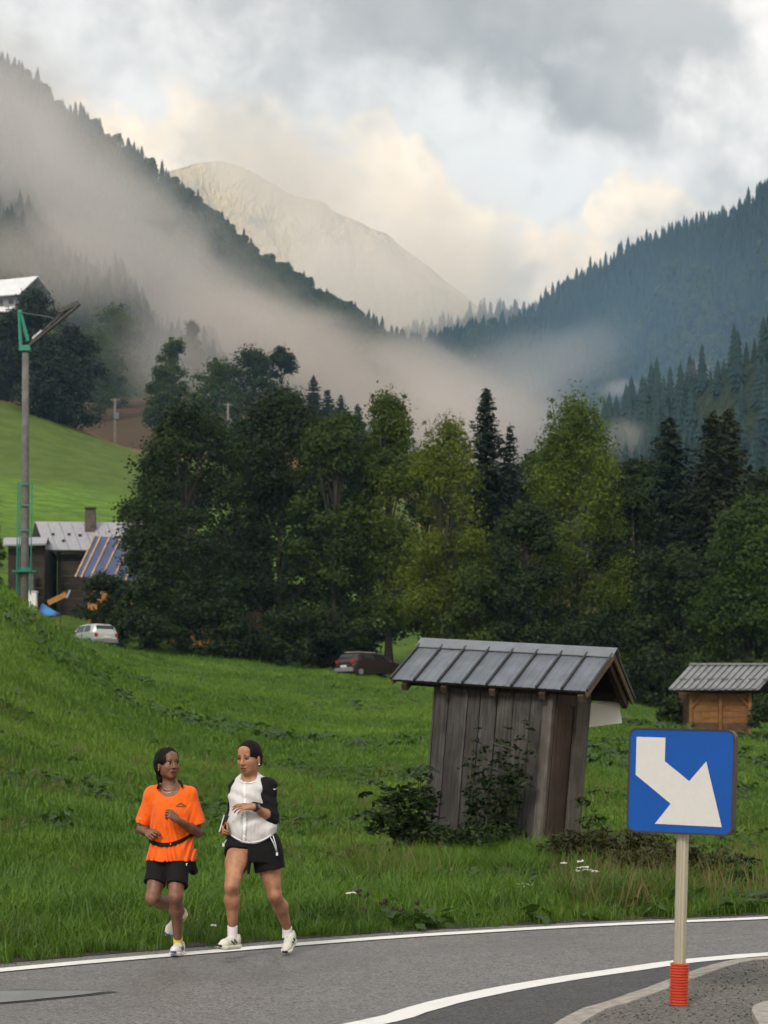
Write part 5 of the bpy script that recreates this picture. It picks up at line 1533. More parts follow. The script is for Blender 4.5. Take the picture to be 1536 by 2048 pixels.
# green ladder cage on the pole
for px in (33, 61):
    mb = MB(); mb.tube([PL(px, 1190, -.3), PL(px + 3, 965, -.3)], .035, 6); mb.build('cage_rail', m_green, crane)
for px in (38, 56):
    mb = MB(); mb.tube([PL(px, 1190, .3), PL(px + 2, 965, .3)], .03, 6); mb.build('cage_rail', m_green, crane)
mb = MB(); mb.box(PL(52, 1144), (1.25, 0.9, 0.07)); mb.box(PL(52, 1140), (.5, .5, .2)); mb.build('cage_platform', m_green, crane)
for py in (968, 1010, 1060):
    mb = MB(); mb.beam(PL(36, py, -.3), PL(62, py, -.3), .05, .05); mb.build('cage_hoop', m_green, crane)
# wooden utility poles farther up
def upole(px, top, bot, Y, label):
    b = on_ground(px, Y); b.z -= 0.3
    t = thing('utility_pole', b, label, 'utility pole', group='utility poles on the hillside')
    h = P(px, top, Y).z - b.z
    mb = MB(); mb.tube([(0, 0, 0), (0, 0, h)], [.22, .16], 8); mb.build('pole', mat('pole_wood', (0.21, 0.19, 0.17), .85, .2, 3), t)
    mb = MB(); mb.box((0.25, -.2, h * .62), (0.75, .5, 1.0)); mb.build('transformer', mat('grey_blue_metal', (0.12, 0.16, 0.18), .5), t)
    mb = MB(); mb.box((0, 0, h - .3), (1.6, .14, .14)); mb.build('cross_arm', mat('pole_wood', (0.21, 0.19, 0.17), .85), t)
upole(230, 796, 890, 338, 'thin grey pole with a small transformer at the edge of the brown field')
upole(456, 806, 860, 345, 'thin grey pole showing above the tree row')

# chalet with white roof high on the left slope
pxh = -14.0
ts = np.linspace(0, 1, 400); X_, Yt_, Z_ = left_slope.at(np.full(400, pxh), ts)
rows = HOR - (Z_ - CAM_H) * FPX / Yt_
kk = int(np.argmin(np.abs(rows - 655))); Yu = float(Yt_[kk])
u0 = Vector((float(X_[kk]), Yu, float(Z_[kk]) - 1))
up_h = thing('chalet', u0, 'chalet with broad white roofs high up in the mist at the left edge', 'house')
def UL(px, py, dy=0): return P(px, py, Yu + dy) - u0
m_wr = mat('white_roof', (0.72, 0.74, 0.76), .6, .06, .5)
m_gw = mat('grey_render', (0.22, 0.22, 0.23), .8, .1, .5)
a, b_, c_, d_ = UL(-95, 598, -4), UL(38, 588, -4), UL(76, 552, 3), UL(-60, 566, 3)
mb = MB(); mb.add(*slab(a, b_, c_, d_, .35)); mb.build('roof', m_wr, up_h)
mb = MB(); mb.add(*slab(d_, c_, c_ + Vector((3, 9, -3.5)), d_ + Vector((3, 9, -3.5)), .35)); mb.build('rear_roof', m_wr, up_h)
mb = MB(); mb.box((UL(-30, 0).x, 1.5, UL(0, 625).z - 2), (UL(38, 0).x - UL(-90, 0).x, 7, UL(0, 590).z - UL(0, 660).z + 2)); mb.build('wall', m_gw, up_h)
mb = MB(); mb.add(*slab(UL(-95, 630, -9), UL(18, 622, -9), UL(30, 612, -3), UL(-90, 616, -3), .3)); mb.build('porch_roof', m_wr, up_h)
for px in (-60, -30, 0, 22):
    mb = MB(); mb.box(UL(px, 603, -2.1), (1.6, .12, 1.5)); mb.build('window', mat('dark_pane', (.02, .025, .03), .15), up_h)

# ------------------------------------------------------------------ cars
m_tyre = mat('tyre', (0.012, 0.012, 0.012), .8); m_glass = mat('car_glass', (0.012, 0.016, 0.017), .08, .1, 2, spec=.6); m_red = mat('tail_lamp', (0.30, 0.012, 0.012), .25); m_blk = mat('black_trim', (0.02, 0.02, 0.02), .5)
def car(base, heading, L, W, H, paint, label, prof, rear_glass, side_glass, lamp, kindname='parked_car', plate=True):
    """lower hull and cabin lofted from side profiles; x forward, y left"""
    t = thing(kindname, base, label, 'car', rot=(0, 0, heading))
    mb = MB()
    # prof: list of (x, z_bottom, z_belt, z_top, halfwidth_belt, halfwidth_top)
    ring = []
    for (x, zb, zbelt, zt, wb_, wt) in prof:
        ring.append([(x, -wb_ * .92, zb), (x, -wb_, (zb + zbelt) / 2), (x, -wb_, zbelt), (x, -wt, zt - .04), (x, -wt * .8, zt), (x, wt * .8, zt), (x, wt, zt - .04), (x, wb_, zbelt), (x, wb_, (zb + zbelt) / 2), (x, wb_ * .92, zb)])
    n = len(ring[0]); v = [p for r_ in ring for p in r_]; f = []
    for i in range(len(ring) - 1):
        for k in range(n):
            f.append((i * n + k, i * n + (k + 1) % n, (i + 1) * n + (k + 1) % n, (i + 1) * n + k))
    f += [tuple(range(n)), tuple(range((len(ring) - 1) * n, len(ring) * n))[::-1]]
    mb.add(v, f); mb.build('body', paint, t, bevel=.03)
    for x in (L / 2 - .62, -L / 2 + .58):
        for sy in (-1, 1):
            mb = MB(); mb.tube([(x, sy * (W / 2 - .19), .29), (x, sy * (W / 2 + .005), .29)], .29, 18); wh = mb.build('wheel', m_tyre, t)
            mb = MB(); mb.tube([(x, sy * (W / 2 - .02), .29), (x, sy * (W / 2 + .015), .29)], .18, 14); mb.build('rim', mat('rim_grey', (.3, .3, .31), .4, metal=.4), wh)
    for nm, quad in rear_glass + side_glass:
        mb = MB(); q_ = [Vector(p) for p in quad]; nn = (q_[1] - q_[0]).cross(q_[2] - q_[0]).normalized()
        if nn.dot(q_[0] - Vector((0, 0, .7))) < 0: nn = -nn
        mb.prism([p + nn * .008 for p in q_], -nn * .02); mb.build(nm, m_glass, t)
    for quad in lamp:
        mb = MB(); mb.box(*quad); mb.build('tail_lamp', m_red, t, bevel=.03)
    mb = MB(); mb.box((-L / 2 - .01, 0, .40), (.14, W * .94, .24)); mb.build('rear_bumper', m_blk if kindname == 'x' else mat('bumper_grey', (.16, .165, .17), .6), t, bevel=.04)
    mb = MB(); mb.box((L / 2 - .03, 0, .38), (.14, W * .94, .24)); mb.build('front_bumper', mat('bumper_grey', (.16, .165, .17), .6), t, bevel=.04)
    if plate:
        mb = MB(); mb.box((-L / 2 - .05, 0, .62), (.03, .52, .12)); mb.build('number_plate', mat('plate_white', (.6, .6, .58), .5), t)
    for sy in (-1, 1):
        mb = MB(); mb.box((L / 2 - 1.18, sy * (W / 2 + .07), .92), (.12, .16, .12)); mb.build('door_mirror', m_blk, t, bevel=.02)
        mb = MB(); mb.box((-.30, sy * (W / 2 + .0), .80), (.16, .04, .05)); mb.build('door_handle', m_blk, t)
    return t
Yk = 117.0; kb = on_ground(183, Yk)
m_silver = mat('silver_paint', (0.42, 0.45, 0.46), .3, .04, 2, metal=.25, coat=.5)
L, W, H = 3.43, 1.63, 1.42
prof = [(-1.715, .32, .78, .80, .70, .62), (-1.66, .28, .86, 1.0, .77, .62), (-1.50, .26, .90, 1.32, .80, .60), (-1.2, .24, .90, 1.40, .815, .60), (-.2, .22, .88, 1.42, .815, .60), (.35, .22, .86, 1.36, .815, .58), (.85, .22, .84, 1.05, .81, .60), (1.25, .24, .78, .86, .80, .66), (1.55, .26, .64, .72, .74, .60), (1.70, .32, .56, .60, .62, .5)]
car(kb, R(90 + 38), L, W, H, m_silver, 'silver two door hatchback parked at the meadow edge on the left', prof,
    [('rear_window', [(-1.665, -.58, .93), (-1.665, .58, .93), (-1.53, .56, 1.30), (-1.53, -.56, 1.30)])],
    [('side_window', [(-.42, .80, .92), (.55, .795, .90), (.30, .635, 1.28), (-.38, .63, 1.33)]), ('quarter_window', [(-1.18, .80, .94), (-.52, .80, .92), (-.46, .63, 1.33), (-1.05, .635, 1.31)]),
     ('side_window', [(-.42, -.80, .92), (.55, -.795, .90), (.30, -.635, 1.28), (-.38, -.63, 1.33)]), ('windscreen', [(.95, -.6, .98), (.95, .6, .98), (.42, .54, 1.32), (.42, -.54, 1.32)])],
    [((-1.68, .66, .74), (.12, .20, .22)), ((-1.68, -.66, .74), (.12, .20, .22))])
Yk = 121.0; kb = on_ground(741, Yk)
m_dark = mat('dark_red_paint', (0.040, 0.022, 0.022), .3, .04, 2, metal=.2, coat=.5)
L, W, H = 4.2, 1.74, 1.46
prof = [(-2.1, .34, .84, .88, .74, .66), (-2.04, .28, .92, 1.02, .82, .66), (-1.8, .26, .96, 1.36, .86, .64), (-1.5, .24, .96, 1.44, .87, .64), (-.2, .22, .94, 1.46, .87, .64), (.45, .22, .92, 1.40, .87, .62), (1.05, .22, .90, 1.06, .86, .66), (1.6, .24, .82, .90, .84, .70), (1.95, .26, .68, .76, .78, .64), (2.08, .32, .58, .62, .66, .5)]
dk = car(kb, R(90 - 48), L, W, H, m_dark, 'dark red car with a painted roof highlight parked under the trees in the middle', prof,
    [('rear_window', [(-2.03, -.60, .98), (-2.03, .60, .98), (-1.84, .58, 1.33), (-1.84, -.58, 1.33)])],
    [('side_window', [(-.45, -.865, .98), (.60, -.86, .96), (.36, -.68, 1.32), (-.40, -.68, 1.37)]), ('quarter_window', [(-1.45, -.865, .99), (-.55, -.865, .98), (-.50, -.68, 1.37), (-1.38, -.68, 1.35)]),
     ('side_window', [(-.45, .865, .98), (.60, .86, .96), (.36, .68, 1.32), (-.40, .68, 1.37)]), ('windscreen', [(1.12, -.62, 1.02), (1.12, .62, 1.02), (.52, .56, 1.36), (.52, -.56, 1.36)])],
    [((-2.05, .68, .86), (.14, .26, .18)), ((-2.05, -.68, .86), (.14, .26, .18))])
mb = MB(); mb.box((-.85, 0, 1.475), (1.5, 1.16, .035)); mb.build('roof_panel', mat('roof_highlight', (.55, .53, .52), .3), dk, bevel=.015)  # pale sheet painting the bright highlight on the dark car's roof
mb = MB(); mb.box((-2.10, -.2, .50), (.08, .9, .10)); mb.build('bumper_strip', mat('chrome', (.6, .6, .6), .25, metal=.6), dk)
# ------------------------------------------------------------------ plants round the hut
m_elder = grass_mat('elder_leaves', (0.008, 0.020, 0.006), (0.028, 0.052, 0.012), (0.025, 0.04, 0.012))
m_bram = grass_mat('bramble_leaves', (0.030, 0.028, 0.012), (0.065, 0.075, 0.020), (0.09, 0.055, 0.025))
m_stem = mat('green_stem', (0.05, 0.065, 0.025), .8)
def shrub(name, base, arcs, label, cat, material, seed, leaf=0.10, per=26, aspect=.5, group=None, stem_r=.008):
    """arching stems carrying pairs of leaflets; arcs = list of local polylines"""
    g = np.random.default_rng(seed)
    t = thing(name, base, label, cat, group=group)
    C = []; N = []; S = []
    ms_ = MB()
    for arc in arcs:
        a = np.array(arc, float)
        ms_.tube([tuple(p) for p in a], [stem_r * (1 - .7 * i / (len(a) - 1)) for i in range(len(a))], 5)
        u = g.uniform(0.15, 1.0, per); i = np.minimum((u * (len(a) - 1)).astype(int), len(a) - 2); fr = u * (len(a) - 1) - i
        p = a[i] * (1 - fr)[:, None] + a[i + 1] * fr[:, None]
        # each point carries a small spray of leaflets
        for q in p:
            d = unit(g, 1)[0]; d[2] = abs(d[2]) * .3; ln = leaf * g.uniform(1.2, 3.0)
            m_ = 7; v = np.linspace(.25, 1, m_)[:, None]
            c = q + d * ln * v; c[:, 2] -= (v[:, 0] ** 2) * ln * .35
            sd = np.cross(d, [0, 0, 1]); sd /= np.linalg.norm(sd) + 1e-6
            sg = np.where(np.arange(m_) % 2 == 0, 1, -1)[:, None] * .45 * leaf; sg[-1] = 0
            C.append(c + sd * sg); nn = np.tile([0, 0, 1.], (m_, 1)) + g.normal(0, .45, (m_, 3)); N.append(nn / np.linalg.norm(nn, axis=1)[:, None]); S.append(leaf * g.uniform(.7, 1.3, m_))
    C = np.concatenate(C); N = np.concatenate(N); S = np.concatenate(S)
    v, f = leaf_cards(C, N, S, g, aspect)
    me = np_mesh('foliage', v, f, material); tint_attr(me, np.repeat(g.uniform(0, 1, len(C)), 4)); link('foliage', me, t)
    ms_.build('stems', m_stem, t)
    return t
def arcs_fan(g, n, spread, h, lean, side=(1, 1)):
    out = []
    for k in range(n):
        a = g.uniform(0, 6.28); r0 = g.uniform(0, .15) * spread; hh = h * g.uniform(.55, 1.05); d = np.array([math.cos(a) * side[0], math.sin(a) * side[1], 0]); l = spread * g.uniform(.4, 1.0)
        out.append([d * r0, d * (r0 + l * .35) + [0, 0, hh * .6], d * (r0 + l * .75) + [0, 0, hh * .95], d * (r0 + l) + [0, 0, hh * (1 - lean)]])
    return out
g = np.random.default_rng(31)
def near_ground(px, Y):
    p = on_ground(px, Y); p.z -= .05; return p
ea = []
for k in range(22):
    a = g.uniform(-.62, .30); h = g.uniform(.55, 1.35) * (1.0 - .35 * abs(a + .1)); b_ = g.normal(0, .18)
    ea.append([(0, 0, 0), (a * .4, b_ * .5, h * .5), (a * .8, b_ * .8, h * .88), (a * 1.15, b_, h)])
shrub('elder_bush', near_ground(842, 24.6), ea, 'loose dark elder bush against the left corner of the leaning hut', 'bush', m_elder, 301, .105, 11, .55)
shrub('elder_bush', near_ground(935, 24.3), arcs_fan(g, 26, .62, .55, .2), 'low dark bush in front of the hut planks', 'bush', m_elder, 302, .085, 14)
cl = []
for k in range(26):
    x = g.uniform(-.30, .28); top = g.uniform(.9, 1.95); cl.append([(x, 0, 0), (x + g.normal(0, .08), -.05, top * .4), (x + g.normal(0, .1), -.06, top * .75), (x + .12 + g.normal(0, .1), -.04, top)])
shrub('climbing_plant', near_ground(985, 24.9), cl, 'dark climbing plant growing up the hut front', 'climber', m_elder, 303, .075, 13)
shrub('bramble_bush', near_ground(1230, 23.2), arcs_fan(g, 90, .95, .62, .45, (1.0, .5)), 'brown and green bramble mound right of the hut', 'bush', m_bram, 304, .06, 20)
shrub('bramble_bush', near_ground(1345, 21.8), arcs_fan(g, 50, .70, .50, .4, (1.1, .6)), 'low bramble behind the sign post', 'bush', m_bram, 305, .05, 18)
shrub('weed_plant', near_ground(1180, 25.0), arcs_fan(g, 5, .16, 1.05, .08), 'tall thin leafy weed close to the right wall of the hut', 'plant', m_weed, 306, .07, 8)
shrub('weed_plant', near_ground(1196, 24.6), arcs_fan(g, 4, .18, .70, .08), 'shorter leafy weed beside the tall one at the hut', 'plant', m_weed, 307, .06, 8)
shrub('weed_plant', near_ground(1470, 21.0), arcs_fan(g, 9, .30, .5, .15), 'dark weedy tuft on the bank right of the sign post', 'plant', m_elder, 308, .05, 14)
shrub('weed_plant', near_ground(700, 24.4), arcs_fan(g, 12, .35, .42, .3), 'brownish weed tuft in the grass left of the hut', 'plant', m_bram, 309, .04, 14)
shrub('weed_plant', near_ground(1440, 24.4), arcs_fan(g, 3, .12, .62, .1), 'single thin weed standing in the meadow behind the sign', 'plant', m_weed, 310, .05, 8)
# white umbels and dark seed heads in the verge
m_umb = mat('white_petals', (.66, .66, .58), .8, .1, 30); m_seed = mat('seed_head', (.035, .022, .02), .9, .3, 40)
def flower(px, py, Y, heads, material, label, group, flat):
    b = P(px, py, Y); gzv = gz(b.x, b.y); base = Vector((b.x, b.y, gzv)); h = max(.18, b.z - gzv)
    t = thing('wild_flower', base, label, 'flower', group=group)
    g2 = np.random.default_rng(int(px * 7 + py))
    for k in range(heads):
        o_ = Vector((g2.normal(0, .05), g2.normal(0, .05), h * g2.uniform(.85, 1.05)))
        mb = MB(); mb.tube([(0, 0, 0), (o_.x * .4, o_.y * .4, h * .6), o_], .0035, 5); mb.build('stem', m_stem, t)
        mb = MB()
        for j in range(9 if flat else 5):
            q_ = o_ + Vector((g2.normal(0, .017), g2.normal(0, .017), g2.normal(0, .004 if flat else .012)))
            mb.ell(q_, (.012, .012, .006) if flat else (.013, .013, .016), None, 6, 4)
        mb.build('bloom' if flat else 'seed_head', material, t)
for k, (px, py, hd, lb) in enumerate([(1166, 1732, 4, 'largest tuft of white wild flowers below the bramble mound'), (1142, 1724, 2, 'pair of white wild flowers left of the largest tuft'), (1187, 1741, 2, 'small white wild flowers right of the largest tuft'), (1050, 1786, 4, 'white wild flowers low on the bank below the hut'), (1068, 1780, 2, 'two white wild flowers beside the low bank tuft'), (1307, 1792, 1, 'single small white flower left of the sign post'), (703, 1778, 1, 'single pale flower right of the runners'), (414, 1843, 1, 'flat white flower beside the runners feet')]):
    yv = 20.5 if px > 900 else 17.6
    flower(px, py, yv if px != 414 else 16.2, hd, m_umb, lb, 'white wild flowers in the verge', True)
for k, (px, py, hd, lb) in enumerate([(770, 1800, 2, 'dark dry seed heads left of the other ones'), (793, 1816, 2, 'dark dry seed heads in the middle of their patch'), (831, 1801, 1, 'single dark seed head right of its patch'), (720, 1783, 2, 'dark reddish seed heads highest in their patch'), (718, 1826, 1, 'single dark seed head low on the verge'), (833, 1829, 1, 'single dark seed head lowest on the right')]):
    flower(px, py, 18.0, hd, m_seed, lb, 'dark seed heads in the verge', False)
# ------------------------------------------------------------------ people (continuous bodies grown from a distance field)
import openvdb as vdb
class Field:
    def __init__(self, lo, hi, vox):
        self.lo = np.array(lo, float); self.vox = vox
        self.n = np.ceil((np.array(hi, float) - self.lo) / vox).astype(int) + 1
        self.d = np.full(self.n, 1.0, np.float32)
        self.ax = [self.lo[i] + np.arange(self.n[i]) * vox for i in range(3)]
    def win(self, lo, hi):
        s = []
        for i in range(3):
            a = int(np.clip(math.floor((lo[i] - self.lo[i]) / self.vox), 0, self.n[i])); b = int(np.clip(math.ceil((hi[i] - self.lo[i]) / self.vox) + 1, 0, self.n[i]))
            s.append(slice(a, max(a, b)))
        g_ = np.meshgrid(*[self.ax[i][s[i]] for i in range(3)], indexing='ij', sparse=True)
        return tuple(s), g_
    def merge(self, s, e, k):
        a = self.d[s]
        if k <= 0:
            self.d[s] = np.minimum(a, e); return
        h = np.clip(0.5 + 0.5 * (a - e) / k, 0, 1)
        self.d[s] = a * (1 - h) + e * h - k * h * (1 - h)
    def sub(self, s, e, k):
        a = self.d[s]; e = -e
        h = np.clip(0.5 - 0.5 * (a - e) / max(k, 1e-5), 0, 1)
        self.d[s] = a * (1 - h) + e * h + k * h * (1 - h)
    def cone(self, a, b, ra, rb, k=0.02, cut=False):
        a = np.array(a, float); b = np.array(b, float); m = max(ra, rb) + 2.2 * k + 3 * self.vox
        s, (X, Y, Z) = self.win(np.minimum(a, b) - m, np.maximum(a, b) + m)
        ba = b - a; L2 = float(ba @ ba) + 1e-12
        px, py, pz = X - a[0], Y - a[1], Z - a[2]
        h = np.clip((px * ba[0] + py * ba[1] + pz * ba[2]) / L2, 0, 1)
        e = np.sqrt((px - h * ba[0]) ** 2 + (py - h * ba[1]) ** 2 + (pz - h * ba[2]) ** 2) - (ra + (rb - ra) * h)
        (self.sub if cut else self.merge)(s, e.astype(np.float32), k)
    def ell(self, c, r, k=0.02, rot=None, cut=False):
        c = np.array(c, float); r = np.array(r, float); m = r.max() + 2.2 * k + 3 * self.vox
        s, (X, Y, Z) = self.win(c - m, c + m)
        p = (X - c[0], Y - c[1], Z - c[2])
        if rot is not None:
            M = np.array(rot.inverted())
            p = tuple(M[i][0] * p[0] + M[i][1] * p[1] + M[i][2] * p[2] for i in range(3))
        k0 = np.sqrt((p[0] / r[0]) ** 2 + (p[1] / r[1]) ** 2 + (p[2] / r[2]) ** 2)
        k1 = np.sqrt((p[0] / r[0] ** 2) ** 2 + (p[1] / r[1] ** 2) ** 2 + (p[2] / r[2] ** 2) ** 2) + 1e-9
        e = k0 * (k0 - 1.0) / k1
        (self.sub if cut else self.merge)(s, e.astype(np.float32), k)
    def loft(self, rows, k=0.02, off=0.0, cap=True):
        """rows: (z, cx, cy, a, b) from low to high: stacked ellipses"""
        R_ = np.array(sorted(rows), float)
        m = R_[:, 3:5].max() + 0.05
        s, (X, Y, Z) = self.win((R_[:, 1].min() - m, R_[:, 2].min() - m, R_[0, 0] - .05), (R_[:, 1].max() + m, R_[:, 2].max() + m, R_[-1, 0] + .05))
        z = Z
        # smooth interpolation of the rows
        zz = np.linspace(R_[0, 0], R_[-1, 0], 80)
        cols = []
        for j in range(1, 5):
            lin = np.interp(zz, R_[:, 0], R_[:, j]); ker = np.ones(9) / 9; pad = np.pad(lin, 4, mode='edge'); cols.append(np.convolve(pad, ker, 'valid'))
        cx, cy_, a, b = [np.interp(z, zz, c) for c in cols]
        a = a + off; b = b + off
        q = np.sqrt(((X - cx) / a) ** 2 + ((Y - cy_) / b) ** 2)
        e = (q - 1) * np.minimum(a, b)
        if cap:
            e = np.maximum(e, np.maximum(R_[0, 0] - z, z - R_[-1, 0]))
        self.merge(s, e.astype(np.float32), k)
    def clip(self, fn, k=0.0):
        """keep where fn(X,Y,Z) < 0"""
        g_ = np.meshgrid(*self.ax, indexing='ij', sparse=True)
        self.d = np.maximum(self.d, fn(*g_).astype(np.float32))
    def ripple(self, fn):
        g_ = np.meshgrid(*self.ax, indexing='ij', sparse=True)
        band = np.abs(self.d) < 0.04
        if band.any():
            self.d = self.d + np.where(band, fn(*g_), 0).astype(np.float32)
    def mesh(self, name, material, parent, smooth=2):
        G = vdb.FloatGrid(3.0)
        G.copyFromArray(np.clip(self.d / self.vox, -3, 3).astype(np.float64))
        p, q = G.convertToQuads()
        v = p * self.vox + self.lo
        me = np_mesh(name, v, np.asarray(q)[:, ::-1], material, True)
        o = link(name, me, parent)
        if smooth:
            md = o.modifiers.new('relax', 'SMOOTH'); md.factor = 0.5; md.iterations = smooth
        return o

def skin_mat(name, col, rough=0.5):
    m = mat(name, col, rough, 0.20, 16.0, bump=0.003, bscale=45, spec=0.45, sub=0.0, rvar=.1)
    return m
def cloth_mat(name, col, rough=0.8, weave=0.0, trans=0.0, fold=0.012, fscale=7.0, stretch=(1, 1, .6), var=.10):
    m = bpy.data.materials.new(name); m.use_nodes = True
    t = NT(m.node_tree); out = t.new('ShaderNodeOutputMaterial'); b = t.new('ShaderNodeBsdfPrincipled')
    tcd = t.new('ShaderNodeTexCoord'); vec = t.vmath('MULTIPLY', tcd.outputs['Object'], stretch)
    n = t.noise(vec, fscale, 3, 0.5, 1.2); n2 = t.noise(vec, fscale * 3.2, 3, 0.55, 0.8)
    t.l.new(t.mix(n, tuple(c * (1 - var) for c in col), tuple(min(1, c * (1 + var)) for c in col)), b.inputs['Base Color'])
    b.inputs['Roughness'].default_value = rough; b.inputs['Specular IOR Level'].default_value = 0.25; b.inputs['Sheen Weight'].default_value = 0.15 if max(col) > .05 else 0.0
    bn = t.new('ShaderNodeBump'); bn.inputs['Distance'].default_value = fold; bn.inputs['Strength'].default_value = 0.9
    t.l.new(t.math('ADD', n, t.math('MULTIPLY', n2, 0.35)), bn.inputs['Height']); t.l.new(bn.outputs[0], b.inputs['Normal'])
    surf = b.outputs[0]
    if trans:
        tr = t.new('ShaderNodeBsdfTranslucent'); tr.inputs[0].default_value = (*col, 1)
        ms = t.new('ShaderNodeMixShader'); ms.inputs[0].default_value = trans
        t.l.new(surf, ms.inputs[1]); t.l.new(tr.outputs[0], ms.inputs[2]); surf = ms.outputs[0]
    t.l.new(surf, out.inputs[0]); MATS[name] = m
    return m

def hand(F, wrist, fwd, back, side, curls, L=0.175, thumb=(0.5, 0.7), spread=0.10, k=0.008):
    """palm and five separate fingers. fwd: along the hand, back: out of the back of the hand, side: towards the thumb"""
    fwd = Vector(fwd).normalized(); back = Vector(back); back = (back - fwd * back.dot(fwd)).normalized()
    s = fwd.cross(back).normalized()
    if s.dot(Vector(side)) < 0: s = -s
    w_ = Vector(wrist)
    pl = L * 0.46
    tips = []
    ks = []
    for j, off in enumerate((0.030, 0.0105, -0.010, -0.029)):          # index .. little
        kn = w_ + fwd * (pl * (1.0 - 0.04 * abs(j - 1) ** 1.5)) + s * off + back * (0.004 - 0.002 * abs(j - 1.3))
        F.cone(w_ + s * off * 0.45 + fwd * 0.01, kn, 0.0155, 0.0105, 0.016)
        ks.append(kn)
    for j, (kn, c) in enumerate(zip(ks, curls)):
        ln = L * (0.50, 0.54, 0.51, 0.41)[j]; seg = (0.46, 0.30, 0.24)
        d = (fwd + s * spread * (1.5 - j) * 0.5).normalized(); p = kn; rad = (0.0088, 0.0080, 0.0072, 0.0062); ang = 0
        for q in range(3):
            ang += c * (0.9, 1.1, 0.7)[q]
            dd = d * math.cos(ang) - back * math.sin(ang)
            e = p + dd * ln * seg[q]
            F.cone(p, e, rad[q] - (0.001 if j == 3 else 0), rad[q + 1] - (0.001 if j == 3 else 0), 0.003); p = e
        tips.append(p)
    tb = w_ + fwd * 0.022 + s * 0.026
    td = (fwd * 0.65 + s * thumb[0] - back * thumb[1]).normalized(); tm = tb + td * 0.040
    td2 = (fwd * 0.95 + s * thumb[0] * 0.1 - back * thumb[1] * 0.9).normalized(); te = tm + td2 * 0.034; tt = te + (td2 * 0.8 + fwd * 0.2 - s * .25).normalized() * 0.026
    F.cone(w_ + fwd * .01 + s * .01, tb, 0.016, 0.0145, 0.012); F.cone(tb, tm, 0.0140, 0.0105, 0.008); F.cone(tm, te, 0.0100, 0.0090, 0.003); F.cone(te, tt, 0.0090, 0.0072, 0.003)
    return ks, tips

def head(F, C, M, sc, jaw=1.0):
    def T(p): return Vector(C) + M @ (Vector(p) * sc)
    def E(c, r, k=.012, cut=False): F.ell(T(c), tuple(q * sc for q in r), k * sc, M, cut)
    E((0, .016, .036), (.074, .092, .084), .01)
    E((0, -.018, -.030), (.060 * jaw, .072, .082), .03)
    E((0, -.050, -.092), (.030 * jaw, .030, .022), .025)
    for s in (-1, 1):
        E((s * .036, -.056, -.026), (.027, .024, .026), .02)
        E((s * .045, -.012, -.062), (.016, .040, .030), .03)
    E((0, -.076, .026), (.046, .014, .012), .02)
    E((0, -.066, .060), (.045, .024, .03), .03)
    for s in (-1, 1):
        E((s * .031, -.094, .006), (.019, .014, .0105), .008, True)
    F.cone(T((0, -.084, .016)), T((0, -.106, -.028)), .0085 * sc, .0125 * sc, .010 * sc)
    for s in (-1, 1):
        E((s * .0125, -.096, -.033), (.0085, .011, .008), .006)
    E((0, -.083, -.058), (.025, .014, .008), .008); E((0, -.082, -.070), (.021, .013, .008), .008)
    E((0, -.098, -.0635), (.020, .010, .0022), .004, True)
    for s in (-1, 1):
        E((s * .074, .012, -.012), (.009, .017, .029), .008); E((s * .079, .006, -.036), (.006, .009, .010), .006)
    return T

def face_parts(T, M, sc, person, iris_dx=0.0, lids=0.0, lipcol=(0.30, 0.10, 0.08), skin=None, mouth_open=0.0):
    m_white = mat('eye_white', (.42, .40, .37), .4); m_iris = mat('iris_dark', (.012, .008, .006), .2); m_brow = mat('brow_hair', (.010, .008, .007), .8); m_lip = mat('lips_%s' % person.name, lipcol, .45)
    for s in (-1, 1):
        mb = MB(); c = (s * .031, -.0745, .0055); mb.ell(T(c), (.0122 * sc, .0122 * sc, .0072 * sc * (1 - .6 * lids)), M, 12, 8); eye = mb.build('eye', m_white, person, smooth=True)
        mb = MB(); mb.ell(T((s * .031 + iris_dx, -.0835, .0055 - .003 * lids)), (.0090 * sc, .0048 * sc, .0078 * sc * (1 - .40 * lids)), M, 10, 6); mb.build('iris', m_iris, eye, smooth=True)
        mb = MB(); pts = [T((s * (.016 + .015 * u * 2), -.0885 + .006 * u * u * 1.6 + .0012, .0125 + .0035 * math.sin(math.pi * u) - .008 * lids)) for u in np.linspace(0, 1, 6)]
        mb.tube(pts, [.0014 * sc, .002 * sc, .0022 * sc, .0022 * sc, .002 * sc, .001 * sc], 5); mb.build('eyelash', m_brow, person)
        mb = MB(); pts = [T((s * (.013 + .036 * u), -.0915 + .020 * u * u + .0005, .0275 + .006 * math.sin(math.pi * u * .8) - .004 * u)) for u in np.linspace(0, 1, 7)]
        mb.tube(pts, [.0026 * sc, .0036 * sc, .0038 * sc, .0034 * sc, .003 * sc, .002 * sc, .001 * sc], 6); mb.build('eyebrow', m_brow, person, smooth=True)
    for zc, h, w_ in ((-.0575, .0044, .0235), (-.0705 - mouth_open, .0052, .020)):
        mb = MB(); pts = [T((x, -.0965 + 12 * x * x, zc - (2.0 * x * x if zc > -.06 else -3 * x * x))) for x in np.linspace(-w_, w_, 9)]
        mb.tube(pts, [.001 * sc] + [h * sc * (1 - .5 * abs(q)) for q in np.linspace(-1, 1, 7)] + [.001 * sc], 7); mb.build('lip', m_lip, person, smooth=True)
    mb = MB(); pts = [T((x, -.0935 + 12 * x * x, -.064 - mouth_open * .5)) for x in np.linspace(-.019, .019, 7)]
    mb.tube(pts, (.0024 + mouth_open * .5) * sc, 6); mb.build('mouth', mat('mouth_dark', (.03, .012, .012), .6), person)

